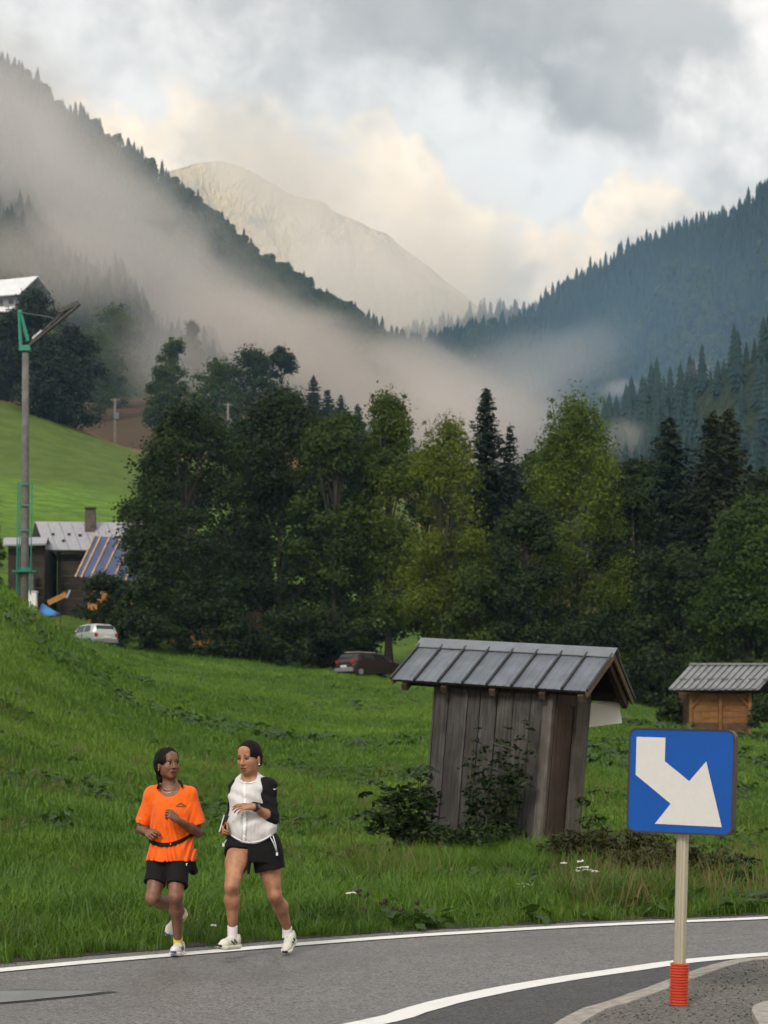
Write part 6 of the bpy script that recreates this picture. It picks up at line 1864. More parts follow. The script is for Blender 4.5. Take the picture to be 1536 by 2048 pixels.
def shoe(person, ankle, heel, toe, upv, col, sole_col, accent, sz=1.0, label=None):
    """running shoe: upper, thick sole, laces, side mark; heel and toe are points on the bottom of the sole"""
    heel = Vector(heel); toe = Vector(toe); x = (toe - heel); L = x.length; x.normalize()
    up = Vector(upv); up = (up - x * up.dot(x)).normalized(); y = up.cross(x)
    M = Matrix((x, y, up)).transposed()
    def T(a, b, c): return heel + M @ Vector((a * L, b, c))
    lo = np.min([heel, toe, Vector(ankle)], axis=0) - .12; hi = np.max([heel, toe, Vector(ankle)], axis=0) + .12
    F = Field(lo, hi, .004)
    F.cone(T(.13, 0, .045), T(.16, 0, .095), .034, .033, .02); F.cone(T(.16, 0, .07), T(.45, 0, .062), .036, .033, .02); F.cone(T(.45, 0, .06), T(.72, 0, .042), .034, .036, .02); F.cone(T(.72, .0, .042), T(.90, -.002, .034), .034, .022, .02)
    F.cone(T(.17, 0, .13), T(.17, 0, .17), .030, .045, .01, True)
    inv = np.array(M.inverted())
    def zloc(X, Y, Z): return inv[2][0] * (X - heel.x) + inv[2][1] * (Y - heel.y) + inv[2][2] * (Z - heel.z)
    F.clip(lambda X, Y, Z: 0.024 - zloc(X, Y, Z))
    F.mesh('shoe_upper', col, person, 1)
    S = Field(lo, hi, .004)
    S.cone(T(.10, 0, .02), T(.45, 0, .02), .040, .036, .02); S.cone(T(.45, 0, .02), T(.74, 0, .022), .037, .043, .02); S.cone(T(.74, 0, .022), T(.93, -.003, .028), .041, .024, .02)
    def topbot(X, Y, Z):
        z = zloc(X, Y, Z); xl = (inv[0][0] * (X - heel.x) + inv[0][1] * (Y - heel.y) + inv[0][2] * (Z - heel.z)) / L
        low = 0.020 * np.clip((xl - .78) / .22, 0, 1) ** 2 + 0.012 * np.clip((.12 - xl) / .12, 0, 1) ** 2
        return np.maximum(z - (0.036 - .008 * np.clip(xl, 0, 1)), low - z)
    S.clip(topbot)
    S.mesh('shoe_sole', sole_col, person, 1)
    for j in range(4):
        mb = MB(); a = .36 + .085 * j; zt = .100 - .013 * j; mb.tube([T(a, -.022, zt - .012), T(a + .02, 0, zt + .001), T(a, .022, zt - .012)], .0032, 5); mb.build('lace', mat('lace_white', (.6, .58, .56), .7), person)
    for s in (-1, 1):
        mb = MB(); pts = [T(.30, s * .0385, .050), T(.40, s * .0385, .078), T(.44, s * .0385, .044), T(.56, s * .0385, .068)]
        mb.tube(pts, .0052, 6); mb.build('side_mark', accent, person)
    mb = MB(); mb.ell(T(.965, 0, .030), (.016, .026, .013), M, 10, 6); mb.build('toe_cap', accent, person, smooth=True)

def tube_part(person, name, pts, r_, material, n=8):
    mb = MB(); mb.tube(pts, r_, n); return mb.build(name, material, person, smooth=True)

def sock(person, a, b, ra, rb, material):
    mb = MB(); a = Vector(a); b = Vector(b); n = 8
    pts = [a.lerp(b, i / n) for i in range(n + 1)]
    mb.tube(pts, [(ra + (rb - ra) * i / n) * (1 + .03 * (i % 2)) for i in range(n + 1)], 18); mb.build('sock', material, person, smooth=True)

m_hair = mat('black_hair', (.0055, .005, .005), .7, .3, 30, bump=.003, bscale=90, stretch=(1, 1, .15), spec=.15)
m_black = cloth_mat('black_cloth', (.0045, .0045, .0055), .85, fold=.006)
m_gold = mat('gold_chain', (.55, .40, .20), .3, metal=.8)

# ---- runner in the orange shirt
YA = 15.4
baseA = Vector(((345 - 768) / FPX * YA, YA, 0.0))
A_ = thing('person', baseA, 'runner in orange T-shirt and black shorts looking to the side, on the edge line', 'person', group='runners on the road')
def JA(px, py, dy=0.0): return P(px, py, YA + dy) - baseA
skA = skin_mat('brown_skin', (.165, .075, .043))
FA = Field((-.42, -.50, -.05), (.40, .62, 1.68), .0042)
hipL, hipR = JA(322, 1708, .02), JA(357, 1708, .0)
kneeL, kneeR = JA(305, 1797, -.14), JA(351, 1794, -.20)
ankL, ankR = JA(362, 1822, .24), JA(356, 1880, .03)
shL, shR = JA(305, 1590, .03), JA(378, 1590, .0)
elL, elR = JA(284, 1657, .10), JA(396, 1665, .02)
wrL, wrR = JA(296, 1666, -.10), JA(354, 1640, -.23)
neck0 = JA(341, 1582, .01); HcA = JA(336.5, 1528, .0)
# trunk
FA.loft([(JA(0, 1735).z, JA(340, 0).x, .01, .150, .105), (JA(0, 1712).z, JA(340, 0).x, .02, .160, .115), (JA(0, 1680).z, JA(341, 0).x, .01, .135, .10), (JA(0, 1655).z, JA(342, 0).x, .0, .125, .095), (JA(0, 1620).z, JA(342, 0).x, .0, .142, .105), (JA(0, 1595).z, JA(342, 0).x, .01, .140, .09), (JA(0, 1583).z, JA(342, 0).x, .02, .10, .06)], .03)
FA.cone(shL, shR, .048, .048, .04); FA.cone(neck0 + Vector((0, .03, -.03)), HcA + Vector((0, .03, -.06)), .058, .050, .03)
for s, sh in ((-1, shL), (1, shR)): FA.cone(neck0 + Vector((s * .03, .03, .0)), sh, .045, .042, .05)
for (h_, k_, a_) in ((hipL, kneeL, ankL), (hipR, kneeR, ankR)):
    FA.cone(h_, h_.lerp(k_, .5), .085, .072, .04); FA.cone(h_.lerp(k_, .5), k_, .072, .050, .03)
    c_ = k_.lerp(a_, .32) + Vector((0, .018, 0)); FA.cone(k_, c_, .048, .052, .03); FA.cone(c_, a_, .051, .030, .03)
    FA.ell(k_ + Vector((0, -.020, .004)), (.035, .035, .040), .016)
for (s_, e_, w_) in ((shL, elL, wrL), (shR, elR, wrR)):
    FA.cone(s_, e_, .047, .038, .03); FA.cone(e_, e_.lerp(w_, .35), .038, .037, .02); FA.cone(e_.lerp(w_, .35), w_, .037, .024, .02)
hand(FA, wrR, Vector((-.62, -.35, .62)), Vector((.25, -.8, .55)), Vector((-.3, .1, .9)), (1.05, 1.15, 1.2, 1.2), .165, thumb=(.5, .8))
hand(FA, wrL, Vector((.35, -.85, -.05)), Vector((-.65, -.30, .60)), Vector((.4, .0, .9)), (.85, 1.0, 1.1, 1.15), .165, thumb=(.6, .7))
MA = (Matrix.Rotation(R(33), 3, 'Z') @ Matrix.Rotation(R(-2), 3, 'X')).to_3x3()
TA = head(FA, HcA, MA, 1.0, .96)
FA.mesh('body', skA, A_, 2)
face_parts(TA, MA, 1.0, A_, iris_dx=.004, lipcol=(.13, .045, .04), mouth_open=.004)
# hair, pulled back with a pony tail behind the neck
HF = Field(tuple(HcA - Vector((.2, .2, .32))), tuple(HcA + Vector((.2, .25, .2))), .0042)
def TH(T, M, sc, F, c, r, k, cut=False): F.ell(T(c), tuple(q * sc for q in r), k, M, cut)
TH(TA, MA, 1, HF, (0, .020, .040), (.090, .103, .092), .01); TH(TA, MA, 1, HF, (-.0, .050, -.015), (.092, .080, .078), .03)
HF.cone(TA((-.02, .085, -.065)), TA((-.03, .095, -.11)), .030, .024, .02); HF.cone(TA((-.03, .095, -.11)), TA((-.02, .105, -.165)), .024, .012, .02)
HF.ripple(lambda X, Y, Z: .020 * (fbm(X * 40, Y * 40, Z * 22, octv=3, seed=3) - .5))
TH(TA, MA, 1, HF, (0, -.100, -.058), (.056, .080, .094), .012, True)
TH(TA, MA, 1, HF, (-.088, -.02, -.035), (.03, .05, .045), .01, True); TH(TA, MA, 1, HF, (.088, -.02, -.035), (.03, .05, .045), .01, True)
HF.mesh('hair', m_hair, A_, 1)
mb = MB(); g_ = np.random.default_rng(12)
for k in range(46):
    a = g_.uniform(0, 6.28); e_ = g_.uniform(-.2, 1.2); d_ = Vector((math.cos(a) * math.cos(e_), abs(math.sin(a)) * math.cos(e_), math.sin(e_)))
    p0_ = TA((d_.x * .088, .030 + d_.y * .097, .036 + d_.z * .088)); q_ = p0_ + MA @ (d_ * g_.uniform(.010, .026) + Vector((0, .012, -.006))); mb.tube([p0_, p0_.lerp(q_, .5) + Vector((0, 0, .004)), q_], .0009, 4)
tag(mb.build('loose_hair', m_hair, A_), kind='stuff')
# T-shirt
m_orange = cloth_mat('orange_cloth', (.78, .115, .004), .75, fold=.022, fscale=7.5, stretch=(1.4, 1, .7), var=.10)
SF = Field((-.40, -.32, .70), (.40, .32, 1.42), .0045)
xs = lambda px: JA(px, 0).x
SF.loft([(JA(0, 1721).z, xs(343), .0, .196, .165), (JA(0, 1705).z, xs(343), .0, .190, .158), (JA(0, 1686).z, xs(343), .0, .166, .132), (JA(0, 1672).z, xs(344), .0, .163, .124), (JA(0, 1650).z, xs(345), .0, .164, .130), (JA(0, 1620).z, xs(345), .0, .160, .130), (JA(0, 1600).z, xs(342), .008, .160, .112), (JA(0, 1586).z, xs(341), .02, .130, .085), (JA(0, 1574).z, xs(341), .03, .085, .060)], .01)
SF.cone(shL + Vector((0, 0, .005)), shR + Vector((0, 0, .005)), .058, .058, .04)
for s, sh in ((-1, shL), (1, shR)): SF.cone(neck0 + Vector((s * .05, .03, -.005)), sh, .050, .055, .04)
hmL = JA(287, 1646, .06); hmR = JA(396, 1648, .01)
def shirt_ripple(X, Y, Z): return .0068 * np.sin(38 * Z + 26 * X + 9 * np.sin(21 * X)) * np.clip((1.12 - Z) * 5, .15, 1) + .008 * (fbm(X * 9, Y * 9, Z * 7, octv=2, seed=4) - .5)
SLV = Field((-.40, -.32, .70), (.40, .32, 1.42), .0045)
SLV.cone(shL, hmL, .058, .066, .0); SLV.cone(shR, hmR, .058, .068, .0)
dL = (hmL - shL).normalized(); dR = (hmR - shR).normalized()
SLV.clip(lambda X, Y, Z: np.where(X < 0, (X - hmL.x) * dL.x + (Y - hmL.y) * dL.y + (Z - hmL.z) * dL.z, (X - hmR.x) * dR.x + (Y - hmR.y) * dR.y + (Z - hmR.z) * dR.z))
SF.merge((slice(None),) * 3, SLV.d, .03)
SF.ripple(shirt_ripple)
zh = JA(0, 1721).z
SF.clip(lambda X, Y, Z: zh + .004 * np.sin(30 * X) - Z)
SF.ell(neck0 + Vector((-.004, -.055, .035)), (.082, .105, .082), .006, None, True)
SF.ell(neck0 + Vector((-.004, .03, .07)), (.078, .10, .075), .006, None, True)
SF.mesh('shirt', m_orange, A_, 1)
# black collar tabs at the back of the neck
for cpts in ([(321.5, 1567), (318.5, 1570.5), (316.3, 1574), (315.2, 1577.5)], [(356, 1561), (360.5, 1564), (363.5, 1568.5), (364.3, 1574)]):
    mb = MB(); mb.tube([P(x, y, YA - .01 - .02 * k) - baseA for k, (x, y) in enumerate(cpts)], [.008, .011, .011, .008], 8); mb.build('collar', m_black, A_, smooth=True)
# belt over the shirt
BF = Field((-.30, -.30, .80), (.30, .30, 1.10), .0042)
BF.loft([(JA(0, 1721).z, xs(343), .0, .196, .165), (JA(0, 1705).z, xs(343), .0, .190, .158), (JA(0, 1686).z, xs(343), .0, .166, .132), (JA(0, 1672).z, xs(344), .0, .163, .124), (JA(0, 1650).z, xs(345), .0, .164, .130)], 0, off=.011, cap=False)
zb0 = JA(0, 1688).z
BF.clip(lambda X, Y, Z: np.abs(Z - (zb0 + 1.9 * (X - xs(336)) ** 2 + .05 * (X - xs(336)))) - .0165)
BF.mesh('waist_belt', m_black, A_, 1)
mb = MB(); mb.box(JA(341, 1688, -.148), (.008, .006, .018)); mb.build('belt_toggle', m_orange, A_)
# shorts
ZF = Field((-.30, -.42, .50), (.32, .30, .92), .0045)
ZF.loft([(JA(0, 1738).z, xs(341), .0, .176, .122), (JA(0, 1715).z, xs(342), .01, .168, .120), (JA(0, 1700).z, xs(342), .01, .150, .112)], .02)
for (h_, k_) in ((hipL, kneeL), (hipR, kneeR)):
    ZF.cone(h_, h_.lerp(k_, .9), .102, .083, .02)
ZF.cone(JA(372, 1712, .0), JA(386, 1742, .02), .05, .035, .03)
for (h_, k_, f_) in ((hipL, kneeL, .66), (hipR, kneeR, .74)):
    d_ = (k_ - h_).normalized(); c_ = h_.lerp(k_, f_)
    lo_, hi_ = (-1, xs(334)) if h_ is hipL else (xs(334), 1)
    ZF.clip(lambda X, Y, Z, d_=d_, c_=c_, lo_=lo_, hi_=hi_: np.where((X >= lo_) & (X < hi_), (X - c_.x) * d_.x + (Y - c_.y) * d_.y + (Z - c_.z) * d_.z, -1.0))
for q_, py_ in enumerate(range(1752, 1800, 5)):
    ZF.cone(JA(331, py_, -.40), JA(333, py_, .28), .003 + .0022 * q_, .003 + .0022 * q_, .004, True)
ZF.ripple(lambda X, Y, Z: .004 * np.sin(40 * X + 24 * Z))
ZF.mesh('shorts', m_black, A_, 1)
mb = MB(); c_ = JA(373.5, 1727, -.135); mb.box(c_, (.014, .004, .005)); mb.box(c_ + Vector((-.002, 0, -.010)), (.005, .004, .014)); mb.build('shorts_mark', mat('print_white', (.6, .6, .6), .6), A_)
# chest print: small mountain mark
m_print = mat('print_brown', (.16, .085, .03), .6)
def on_front(F, px, py, YY, base):
    """front-most surface of a field under a photo pixel"""
    for dy in np.arange(-.30, .2, .002):
        p = P(px, py, YY + dy) - base
        i = np.round((np.array(p) - F.lo) / F.vox).astype(int)
        if (i >= 0).all() and (i < F.n).all() and F.d[tuple(i)] < 0.0:
            return P(px, py, YY + dy - .004) - base
    return P(px, py, YY - .13) - base
for (x0, y0, x1, y1, r_) in ((352.4, 1612.2, 362.0, 1605.2, .0030), (362.0, 1605.2, 370.8, 1612.4, .0030), (352.0, 1612.6, 371.0, 1612.8, .0028), (356.5, 1610.5, 362, 1607.4, .0022), (362, 1607.4, 367, 1610.6, .0022)):
    pts = [on_front(SF, x0 + (x1 - x0) * u, y0 + (y1 - y0) * u, YA, baseA) for u in np.linspace(0, 1, 5)]
    mb = MB(); mb.tube(pts, r_, 5); mb.build('chest_print', m_print, A_)
for x0, y0, x1, y1 in ((277, 1636, 283, 1638), (400.5, 1639, 407, 1640)):
    pts = [on_front(SF, x0 + (x1 - x0) * u, y0 + (y1 - y0) * u, YA, baseA) for u in np.linspace(0, 1, 4)]
    mb = MB(); mb.tube(pts, .0022, 5); mb.build('sleeve_stripe', mat('print_grey', (.55, .5, .45), .4), A_)
# necklaces, ring, earring
for npts in ([(320, 1566), (321.5, 1574), (326.4, 1581.8), (334, 1586.8), (340, 1585), (346, 1580), (352, 1571), (355, 1562)], [(322, 1567), (325, 1573), (329, 1578), (336, 1580.5), (343, 1578), (349, 1570), (353, 1562)]):
    q = np.array(npts, float); u_ = np.linspace(0, len(q) - 1, 26); qx = np.interp(u_, range(len(q)), q[:, 0]); qy = np.interp(u_, range(len(q)), q[:, 1])
    tube_part(A_, 'necklace', [on_front(FA, a, b, YA, baseA) for a, b in zip(qx, qy)], .0024, m_gold, 6)
mb = MB(); mb.ell(TA((-.083, .002, -.045)), (.005, .005, .005), None, 8, 6); mb.build('earring', m_gold, A_, smooth=True)
# feet
m_shoeA = mat('shoe_white_A', (.62, .60, .58), .6, .08, 20); m_soleA = mat('sole_white_A', (.68, .66, .64), .6, .06, 10); m_blueA = mat('shoe_blue', (.03, .06, .22), .5)
m_yel = cloth_mat('yellow_sock', (.48, .42, .07), .85, fold=.002, fscale=30)
sock(A_, ankR + Vector((0, .0, .02)), JA(356, 1896, .03), .036, .036, m_yel)
shoe(A_, ankR, JA(362, 1911, .10), JA(346, 1912.6, -.15), (0, 0, 1), m_shoeA, m_soleA, m_blueA)
sock(A_, ankL, JA(364, 1836, .31), .036, .036, m_yel)
shoe(A_, ankL, JA(369, 1826, .35), JA(333, 1872, .24), (-.25, -.92, -.1), m_shoeA, m_soleA, m_blueA)

# ---- runner in the white vest
YB = 15.3
baseB = Vector(((510 - 768) / FPX * YB, YB, 0.0))
B_ = thing('person', baseB, 'runner in white sleeveless vest with black sleeves and shorts, holding a phone', 'person', group='runners on the road')
def JB(px, py, dy=0.0): return P(px, py, YB + dy) - baseB
skB = skin_mat('tan_skin', (.33, .160, .088))
FB = Field((-.36, -.55, -.05), (.36, .60, 1.74), .0042)
hL, hR = JB(481, 1690, .0), JB(531, 1692, .02)
kL, kR = JB(463, 1772, -.24), JB(549, 1790, .0)
aL, aR = JB(465, 1856, -.12), JB(575, 1858, .26)
sL, sR = JB(476, 1575, .07), JB(536, 1573, -.01)
eL, eR = JB(467, 1636, .18), JB(543, 1636, -.04)
wL, wR = JB(450, 1647, -.02), JB(508, 1614, -.225)
nB = JB(499, 1560, .01); HcB = JB(498, 1516, -.01)
xb = lambda px: JB(px, 0).x
FB.loft([(JB(0, 1722).z, xb(507), .01, .170, .115), (JB(0, 1700).z, xb(506), .02, .180, .13), (JB(0, 1665).z, xb(505), .01, .150, .11), (JB(0, 1640).z, xb(504), .0, .135, .10), (JB(0, 1605).z, xb(502), .0, .145, .11), (JB(0, 1580).z, xb(502), .01, .140, .09), (JB(0, 1566).z, xb(502), .02, .10, .06)], .03)
FB.cone(sL, sR, .05, .05, .04); FB.cone(nB + Vector((0, .03, -.02)), HcB + Vector((.0, .035, -.07)), .058, .052, .03)
for s, sh in ((-1, sL), (1, sR)): FB.cone(nB + Vector((s * .03, .03, .0)), sh, .045, .045, .05)
for (h_, k_, a_, cb) in ((hL, kL, aL, (0, .02, 0)), (hR, kR, aR, (.01, .02, 0))):
    FB.cone(h_, h_.lerp(k_, .45), .098, .084, .04); FB.cone(h_.lerp(k_, .45), k_, .084, .052, .03)
    c_ = k_.lerp(a_, .34) + Vector(cb); FB.cone(k_, c_, .050, .055, .03); FB.cone(c_, a_, .054, .032, .035)
    FB.ell(k_ + Vector((0, -.022, .004)), (.036, .036, .040), .016); FB.ell(k_.lerp(h_, .22) + Vector((.02, -.02, 0)), (.03, .03, .05), .03)
for (s_, e_, w_) in ((sL, eL, wL), (sR, eR, wR)):
    FB.cone(s_, e_, .050, .042, .03); FB.cone(e_, e_.lerp(w_, .35), .041, .039, .02); FB.cone(e_.lerp(w_, .35), w_, .039, .025, .02)
hand(FB, wR, Vector((-.97, -.18, .05)), Vector((-.1, -.55, .80)), Vector((-.3, -.55, -.7)) * -1, (.28, .34, .40, .46), .175, thumb=(.35, .8), spread=.16)
ksB, tipsB = hand(FB, wL, Vector((-.25, -.70, -.55)), Vector((-.85, -.05, .25)), Vector((.0, -.4, .9)), (.75, .8, .85, .9), .165, thumb=(.7, .55))
MBh = (Matrix.Rotation(R(-27), 3, 'Z') @ Matrix.Rotation(R(7), 3, 'X')).to_3x3()
TB = head(FB, HcB, MBh, 1.06, .95)
FB.mesh('body', skB, B_, 2)
face_parts(TB, MBh, 1.06, B_, iris_dx=-.002, lids=.9, lipcol=(.23, .075, .065), mouth_open=.001)
HB = Field(tuple(HcB - Vector((.2, .2, .25))), tuple(HcB + Vector((.2, .25, .2))), .0042)
TH(TB, MBh, 1.06, HB, (0, .014, .042), (.081, .099, .086), .01); TH(TB, MBh, 1.06, HB, (0, .045, -.01), (.077, .075, .070), .03)
TH(TB, MBh, 1.06, HB, (0, .115, -.045), (.036, .032, .034), .02)
HB.ripple(lambda X, Y, Z: .006 * (fbm(X * 50, Y * 50, Z * 24, octv=3, seed=6) - .5))
TH(TB, MBh, 1.06, HB, (0, -.102, -.050), (.058, .082, .088), .008, True)
TH(TB, MBh, 1.06, HB, (.090, .0, -.050), (.03, .045, .050), .008, True); TH(TB, MBh, 1.06, HB, (-.090, .0, -.050), (.03, .045, .050), .008, True)
HB.mesh('hair', m_hair, B_, 2)
mb = MB()
for k in range(7):
    g_ = np.random.default_rng(k); p0_ = TB((.068, .055, .0 - .02 * k * .5)); q_ = p0_ + Vector((.035 + .02 * g_.uniform(), .01, g_.normal(0, .02))); mb.tube([p0_, p0_.lerp(q_, .5) + Vector((0, 0, .008)), q_], .0012, 4)
tag(mb.build('loose_hair', m_hair, B_), kind='stuff')
mb = MB(); mb.ell(TB((.083, -.002, -.046)), (.0065, .0065, .0065), None, 8, 6); mb.build('earring', mat('pearl', (.8, .78, .72), .25), B_, smooth=True)
# black long-sleeved top: sleeves pushed to the elbow
TF = Field((-.32, -.30, .90), (.36, .36, 1.42), .0045)
for (s_, e_, f_) in ((sL, eL, 1.0), (sR, eR, 1.0)):
    TF.cone(s_, e_, .063, .055, .03); TF.cone(e_, e_.lerp(wR if s_ is sR else wL, .22), .057, .050, .02); TF.ell(s_ + Vector((0, 0, .0)), (.061, .062, .058) if s_ is sR else (.055, .056, .052), .02)
TF.cone(sL, sR, .063, .063, .04)
TF.loft([(JB(0, 1650).z, xb(503), .0, .142, .108), (JB(0, 1605).z, xb(501), .0, .152, .118), (JB(0, 1580).z, xb(501), .01, .150, .098), (JB(0, 1568).z, xb(501), .02, .10, .07)], .03)
TF.cone(nB + Vector((0, .03, -.06)), nB + Vector((0, .025, .008)), .075, .062, .03)
TF.ell(nB + Vector((-.004, -.035, .030)), (.060, .070, .048), .004, None, True)
TF.ripple(lambda X, Y, Z: .003 * np.sin(85 * Z + 30 * X) + .006 * (fbm(X * 14, Y * 14, Z * 14, octv=2, seed=9) - .5))
TF.mesh('sleeves', m_black, B_, 1)
# white wind vest, bloused above the hem
m_vest = cloth_mat('white_vest', (.66, .67, .68), .5, fold=.014, fscale=8.0, trans=.15, stretch=(1.5, 1.5, .6), var=.09)
VF = Field((-.34, -.34, .80), (.36, .34, 1.46), .0042)
vrows = [(JB(0, 1686).z, xb(503), -.01, .150, .135), (JB(0, 1680).z, xb(504), -.01, .168, .150), (JB(0, 1668).z, xb(505), -.01, .182, .160), (JB(0, 1650).z, xb(504.5), -.01, .190, .165), (JB(0, 1634).z, xb(501), .0, .172, .150), (JB(0, 1615).z, xb(495.5), .0, .148, .132), (JB(0, 1592).z, xb(494.5), .0, .146, .126), (JB(0, 1574).z, xb(497), .0, .135, .108), (JB(0, 1562).z, xb(500), .015, .095, .078)]
VF.loft(vrows, .01)
VF.cone(sL + Vector((.02, 0, .004)), sR + Vector((-.02, 0, .004)), .062, .062, .04)
for s, sh in ((-1, sL), (1, sR)): VF.cone(nB + Vector((s * .05, .03, .0)), sh + Vector((-s * .02, 0, .0)), .052, .058, .04)
VF.cone(nB + Vector((0, .03, -.03)), nB + Vector((.004, .03, .022)), .082, .070, .02)
VF.ripple(lambda X, Y, Z: (.008 * np.sin(30 * X + 4 * np.sin(15 * Z) + 10 * Z) + .018 * (fbm(X * 11, Y * 11, Z * 6, octv=3, seed=14) - .5)) * np.clip((1.40 - Z) * 4, .25, 1))
# arm holes
VF.cone(sR + Vector((.030, -.03, .05)), sR + Vector((.040, -.06, -.14)), .084, .066, .006, True)
VF.cone(sL + Vector((-.075, .0, .04)), sL + Vector((-.080, .0, -.16)), .070, .060, .006, True)
VF.ell(nB + Vector((-.006, -.040, .046)), (.068, .090, .070), .005, None, True)
VF.ell(nB + Vector((0, .03, .06)), (.062, .06, .05), .005, None, True)
zb_ = JB(0, 1687).z
VF.clip(lambda X, Y, Z: (zb_ + 1.9 * np.abs(X - xb(503)) ** 2 * 1.3) - Z)
VF.mesh('vest', m_vest, B_, 1)
# zip, collar edge, hem cord
m_zip = mat('zip_tape', (.74, .74, .73), .5); m_panel = mat('vest_grey_panel', (.40, .44, .47), .6, .15, 20)
zp = [on_front(VF, 488.5 + 2.0 * math.sin(u * 3) - 1.5 * u, 1560 + (1684 - 1560) * u, YB, baseB) for u in np.linspace(.02, 1, 26)]
mb = MB()
for i in range(len(zp) - 1): mb.beam(zp[i], zp[i + 1] + (zp[i + 1] - zp[i]) * .1, .018, .006, (0, -1, 0))
mb.build('zip', m_zip, B_)
for dxp in (-5.5, 6.0):  # grey strips down the vest front, either side of the zip
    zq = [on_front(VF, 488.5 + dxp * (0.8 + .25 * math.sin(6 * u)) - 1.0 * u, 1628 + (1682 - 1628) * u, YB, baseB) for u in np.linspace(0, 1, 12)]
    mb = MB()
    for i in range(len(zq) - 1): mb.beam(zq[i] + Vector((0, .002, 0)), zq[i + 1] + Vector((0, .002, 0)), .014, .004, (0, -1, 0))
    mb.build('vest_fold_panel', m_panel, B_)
for s in (1, -1):
    hp = []
    for u in np.linspace(0, 1, 14):
        hp.append(on_front(VF, 502 + s * 40 * u, 1685 - 15 * u * u, YB, baseB))
    tube_part(B_, 'hem_elastic', hp, .005, m_zip, 6)
cp = [nB + Vector((.072 * math.cos(a) - .004, -.035 + .062 * math.sin(a), .012 - .034 * max(0, -math.sin(a)))) for a in np.linspace(R(-200), R(20), 22)]
tube_part(B_, 'collar_edge', cp, .0055, m_zip, 7)
# shorts
m_shB = m_black
ZB = Field((-.32, -.42, .55), (.34, .34, .98), .0045)
ZB.loft([(JB(0, 1722).z, xb(506), .0, .200, .14), (JB(0, 1700).z, xb(505), .01, .205, .15), (JB(0, 1672).z, xb(504), .01, .178, .14)], .02)
ZB.cone(hL, hL.lerp(kL, .6), .116, .112, .03); ZB.cone(hR, hR.lerp(kR, .75), .122, .116, .03)
for (h_, k_, f_, lo_, hi_) in ((hL, kL, .24, -1, xb(497)), (hR, kR, .50, xb(497), 1)):
    d_ = (k_ - h_).normalized(); c_ = h_.lerp(k_, f_)
    ZB.clip(lambda X, Y, Z, d_=d_, c_=c_, lo_=lo_, hi_=hi_: np.where((X >= lo_) & (X < hi_), (X - c_.x) * d_.x + (Y - c_.y) * d_.y + (Z - c_.z) * d_.z - .006 * np.sin(45 * X), -1.0))
ZB.ripple(lambda X, Y, Z: .004 * np.sin(36 * X + 20 * Z))
ZB.mesh('shorts', m_shB, B_, 1)
m_cord = mat('pale_cord', (.50, .56, .62), .6)
for pts in ([(540, 1673), (547, 1686), (553, 1703)], [(546, 1671), (551, 1688), (554, 1703)], [(457, 1675), (451, 1683), (447, 1689)]):
    tube_part(B_, 'drawcord', [P(x, y, YB - .11 if x > 500 else YB - .05) - baseB for x, y in pts], .0045, m_cord, 6)
for x, y in ((554, 1708), (447, 1690)):
    mb = MB(); mb.box(P(x, y, YB - .11 if x > 500 else YB - .05) - baseB, (.017, .014, .026)); mb.build('cord_toggle', mat('toggle_white', (.62, .63, .66), .5), B_, bevel=.003)
# mark on the sleeve (curved tick)
sw = [(547.2, 1576.4), (548.3, 1579.0), (551.0, 1578.3), (554.8, 1575.6)]
sp3 = [on_front(TF, x, y, YB, baseB) for x, y in sw]
mb = MB(); mb.tube(sp3, [.0012, .0042, .0034, .0008], 6); mb.build('sleeve_mark', mat('print_white', (.6, .6, .6), .6), B_)
# watch on the left wrist
wd = (wR - eR).normalized(); wc = wR - wd * .012
mb = MB(); side = wd.cross(Vector((0, 0, 1))).normalized()
mb.tube([wc - wd * .014, wc + wd * .014], .031, 20); wt = mb.build('watch_strap', mat('black_rubber', (.012, .012, .013), .5), B_, smooth=True)
fdir = Vector((.1, -.85, .45)).normalized(); fdir = (fdir - wd * fdir.dot(wd)).normalized()
mb = MB(); mb.tube([wc + fdir * .024, wc + fdir * .040], .023, 22); mb.build('watch_case', mat('black_rubber', (.012, .012, .013), .5), wt)
mb = MB(); mb.tube([wc + fdir * .0395, wc + fdir * .0415], .0165, 20); mb.build('watch_face', mat('watch_glass', (.10, .10, .10), .15), wt)
# feet
m_shoeB = mat('shoe_white_B', (.56, .56, .50), .6, .08, 20); m_soleB = mat('sole_pale_green', (.58, .63, .50), .6, .06, 10); m_blkB = mat('shoe_black', (.012, .014, .022), .5)
m_wsock = cloth_mat('white_sock', (.66, .64, .68), .85, fold=.003, fscale=40, stretch=(.3, .3, 2))
sock(B_, aL + Vector((0, 0, .02)), JB(465, 1878, -.11), .038, .037, m_wsock)
shoe(B_, aL, JB(477, 1897, -.06), JB(437, 1900, -.24), (.0, -.05, 1), m_shoeB, m_soleB, m_blkB)
sock(B_, aR + Vector((-.002, -.005, .02)), JB(574, 1876, .27), .038, .037, m_wsock)
shoe(B_, aR, JB(586, 1884, .34), JB(570, 1912, .10), (-.10, -.42, .9), m_shoeB, m_soleB, m_blkB)
# phone in the right hand (a thing of its own)
pcn = P(449.5, 1648, YB - .07)
ph = thing('phone', pcn, 'dark phone with a pale edge held in the hand of the runner in white', 'phone', rot=(R(12), R(10), R(58)))
mb = MB(); mb.box((0, 0, 0), (.072, .010, .140)); mb.build('phone_case', mat('phone_black', (.010, .010, .012), .3), ph, bevel=.004)
mb = MB(); mb.box((-.0375, 0, 0), (.004, .0085, .134)); mb.build('phone_edge', mat('phone_edge_white', (.6, .6, .58), .35), ph)
mb = MB(); mb.box((0, .0058, 0), (.066, .001, .134)); mb.build('phone_screen', mat('phone_glass', (.01, .011, .014), .08), ph)
